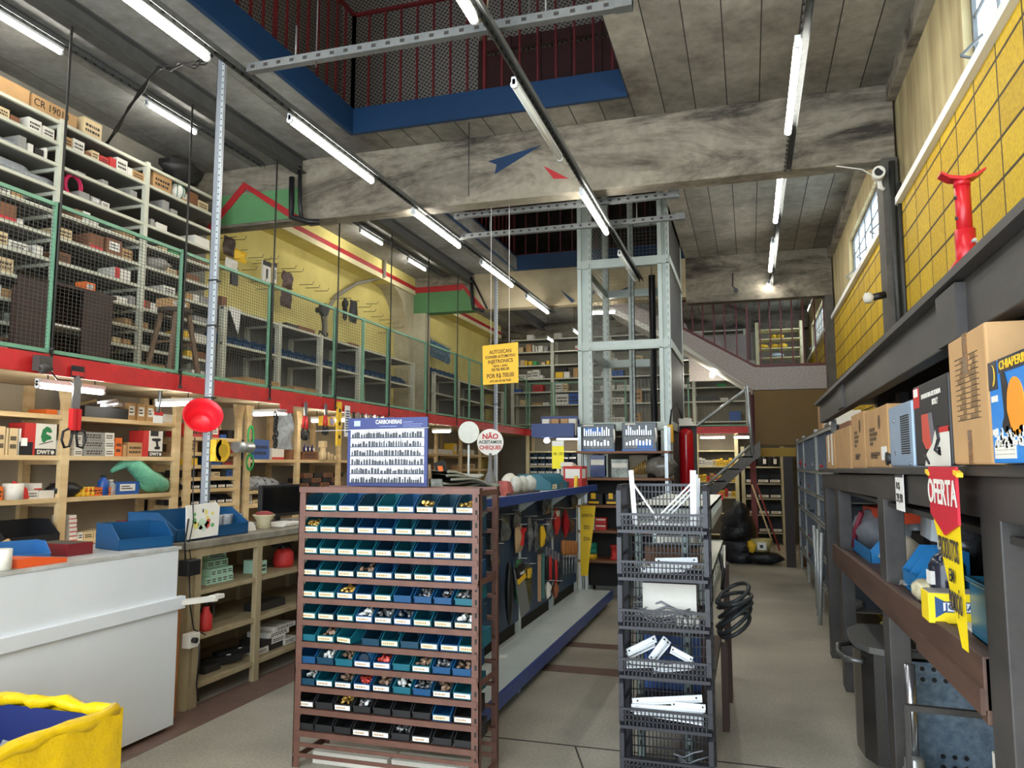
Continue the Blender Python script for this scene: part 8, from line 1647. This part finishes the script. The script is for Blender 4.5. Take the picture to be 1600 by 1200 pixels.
for k, (x, lab) in enumerate(((.64, 'chrome stand with a flared base beside the second timber post'), (.98, 'chrome stand with a flared base near the white carton'))):
    t = thing('chrome_stand', lab, 'stand', (x, 3.85, 0)); m = MB(); m.cyl((0, 0, .3), (0, 0, .73), .022, n=16); part('pole', m, M_CHR, t); m = MB(); m.lathe((0, 0, 0), [(.2, .0), (.2, .02), (.13, .14), (.06, .27), (.04, .3), (.04, .33), (.026, .35)], 24); part('base', m, mat('satin_steel', (170, 172, 168), .3, .7), t)
m = MB(); m.bar((.6, 3.80, .56), (1.1, 3.80, .55), .03, .025); m.box(.6, 3.79, 0, .62, 3.81, .56); m.box(1.08, 3.79, 0, 1.1, 3.81, .56); solo('steel_bar', m, M_DW, 'dark bar crossing before the two chrome stands', 'bar')
m = MB(); m.box(.78, 3.0, 0, 1.0, 3.2, .60, 0); m.box(.78, 2.999, .52, 1.0, 3.0, .6, 1); m.box(.80, 2.998, .32, .9, 2.999, .42, 2); solo('white_carton', m, [CARD_W, CARD_O, CARD_K], 'white and orange carton standing under the lower deck', 'box')
m = MB(); m.box(.75, 5.2, 0, 1.0, 5.7, .5, 0); m.box(.72, 5.2, .5, 1.02, 5.72, .53, 0); solo('wood_crate', m, mat('dull_wood', (120, 96, 72), .7, var=.2), 'dull wooden crate behind the cooker under the shelving', 'crate'); m = MB(); m.blob((.8, 5.1, .64), .1, .12, .05, j=.3); m.box(.72, 5.0, .0, .9, 5.18, .6); solo('green_bundle', m, mat('olive_bundle', (120, 116, 50), .6, var=.3), 'olive bundle standing beside the dull wooden crate', 'bundle')

# ------------------------------------------------------------------ grey bolted steel shelving at the far right
t = thing('steel_shelving', 'grey perforated steel shelving with narrow compartments past the timber shelves', 'shelf', (.95, 10.2, 0)); M_GS = mat('grey_shelf_paint', (158, 160, 154), .5, .1, var=.12, scale=6)
GS0, GS1, GX0, GX1 = 7.4, 13.0, .7, 1.2; GZS = [1.95, 1.53, 1.26, .98, .63, .33]
for y in (GS0, 9.4, 11.5, GS1):
    for x in (GX0, GX1 - .04):
        m = MB(); m.box(x, y - .03, 0, x + .004, y + .03, 1.99); m.box(x, y - .03, 0, x + .04, y - .026, 1.99); 
        if x == GX0:
            for k in range(36): m.box(x - .001, y - .006, .06 + .053 * k, x, y + .008, .08 + .053 * k, 1)
        part('post', m, [M_GS, M_DARK], t, world=True)
for z in GZS: m = MB(); m.box(GX0, GS0, z - .04, GX0 + .005, GS1, z); m.box(GX0, GS0, z - .006, GX1, GS1, z); part('shelf', m, M_GS, t, world=True)
for i, z in enumerate(GZS[1:]):
    for k in range(27):
        y = GS0 + .2 * (k + 1) + .02
        if y > GS1 - .1: break
        m = MB(); m.box(GX0 + .02, y - .002, z, GX1, y + .002, GZS[i] - .04); part('divider', m, mat('shaded_divider', (84, 90, 98), .5, .2, var=.2), t, world=True)  # compartment shade put into the dividers' dark blue-grey colour
m = MB(); m.box(GX1, GS0, .1, GX1 + .01, GS1, 1.95); part('back_panel', m, M_DARK, t, world=True)
rd = random.Random(77); mats = [CLEAR, CARD_G, M_DSTEEL, CARD_W, M_BLACK, mat('grey_parts', (120, 122, 122), .4, .3, var=.5, scale=20), CARD_R]
NZ = ['second', 'third', 'fourth', 'fifth', 'lowest']
for i, z in enumerate(GZS[1:]):
    for k in range(26):
        y = GS0 + .2 * k + .12
        if y > GS1 - .2 or rd.random() < .35: continue
        m = MB(); h = rd.uniform(.03, .09); m.blob((GX0 + .12, y, z + h), .1, .07, h, 10, 7, j=.25, seed=k + 30 * i); q = rd.randrange(7); reg('on the %s board of the grey steel shelving' % NZ[i], solo('loose_goods', m, mats[q], None, 'goods', 'goods in the grey steel shelving'), ['clear packet', 'grey packet', 'dark metal part', 'white packet', 'black packet', 'grey metal part', 'red packet'][q], y)
carton(.8, 1.1, 8.6, 9.3, 1.951, .2, 'w', '-x', 't', None, 'on top of the grey steel shelving', key=1); carton(.8, 1.1, 9.5, 10.0, 1.951, .33, 'k', '-x', '', None, 'on top of the grey steel shelving', key=2)
for k in range(3): m = MB(); m.cyl((.62 + .03 * k, 8.5 + .5 * k, 0), (.68, 8.6 + .5 * k, .9), .022, n=8); solo('metal_pipe', m, M_GALV, '%s grey pipe leaning on the foot of the steel shelving' % ORD[k], 'pipe')
m = MB(); m.box(.72, 13.15, 0, .95, 13.5, .35); solo('low_carton', m, KRAFT_D, 'brown carton on the floor past the grey steel shelving', 'box')
finish_labels()
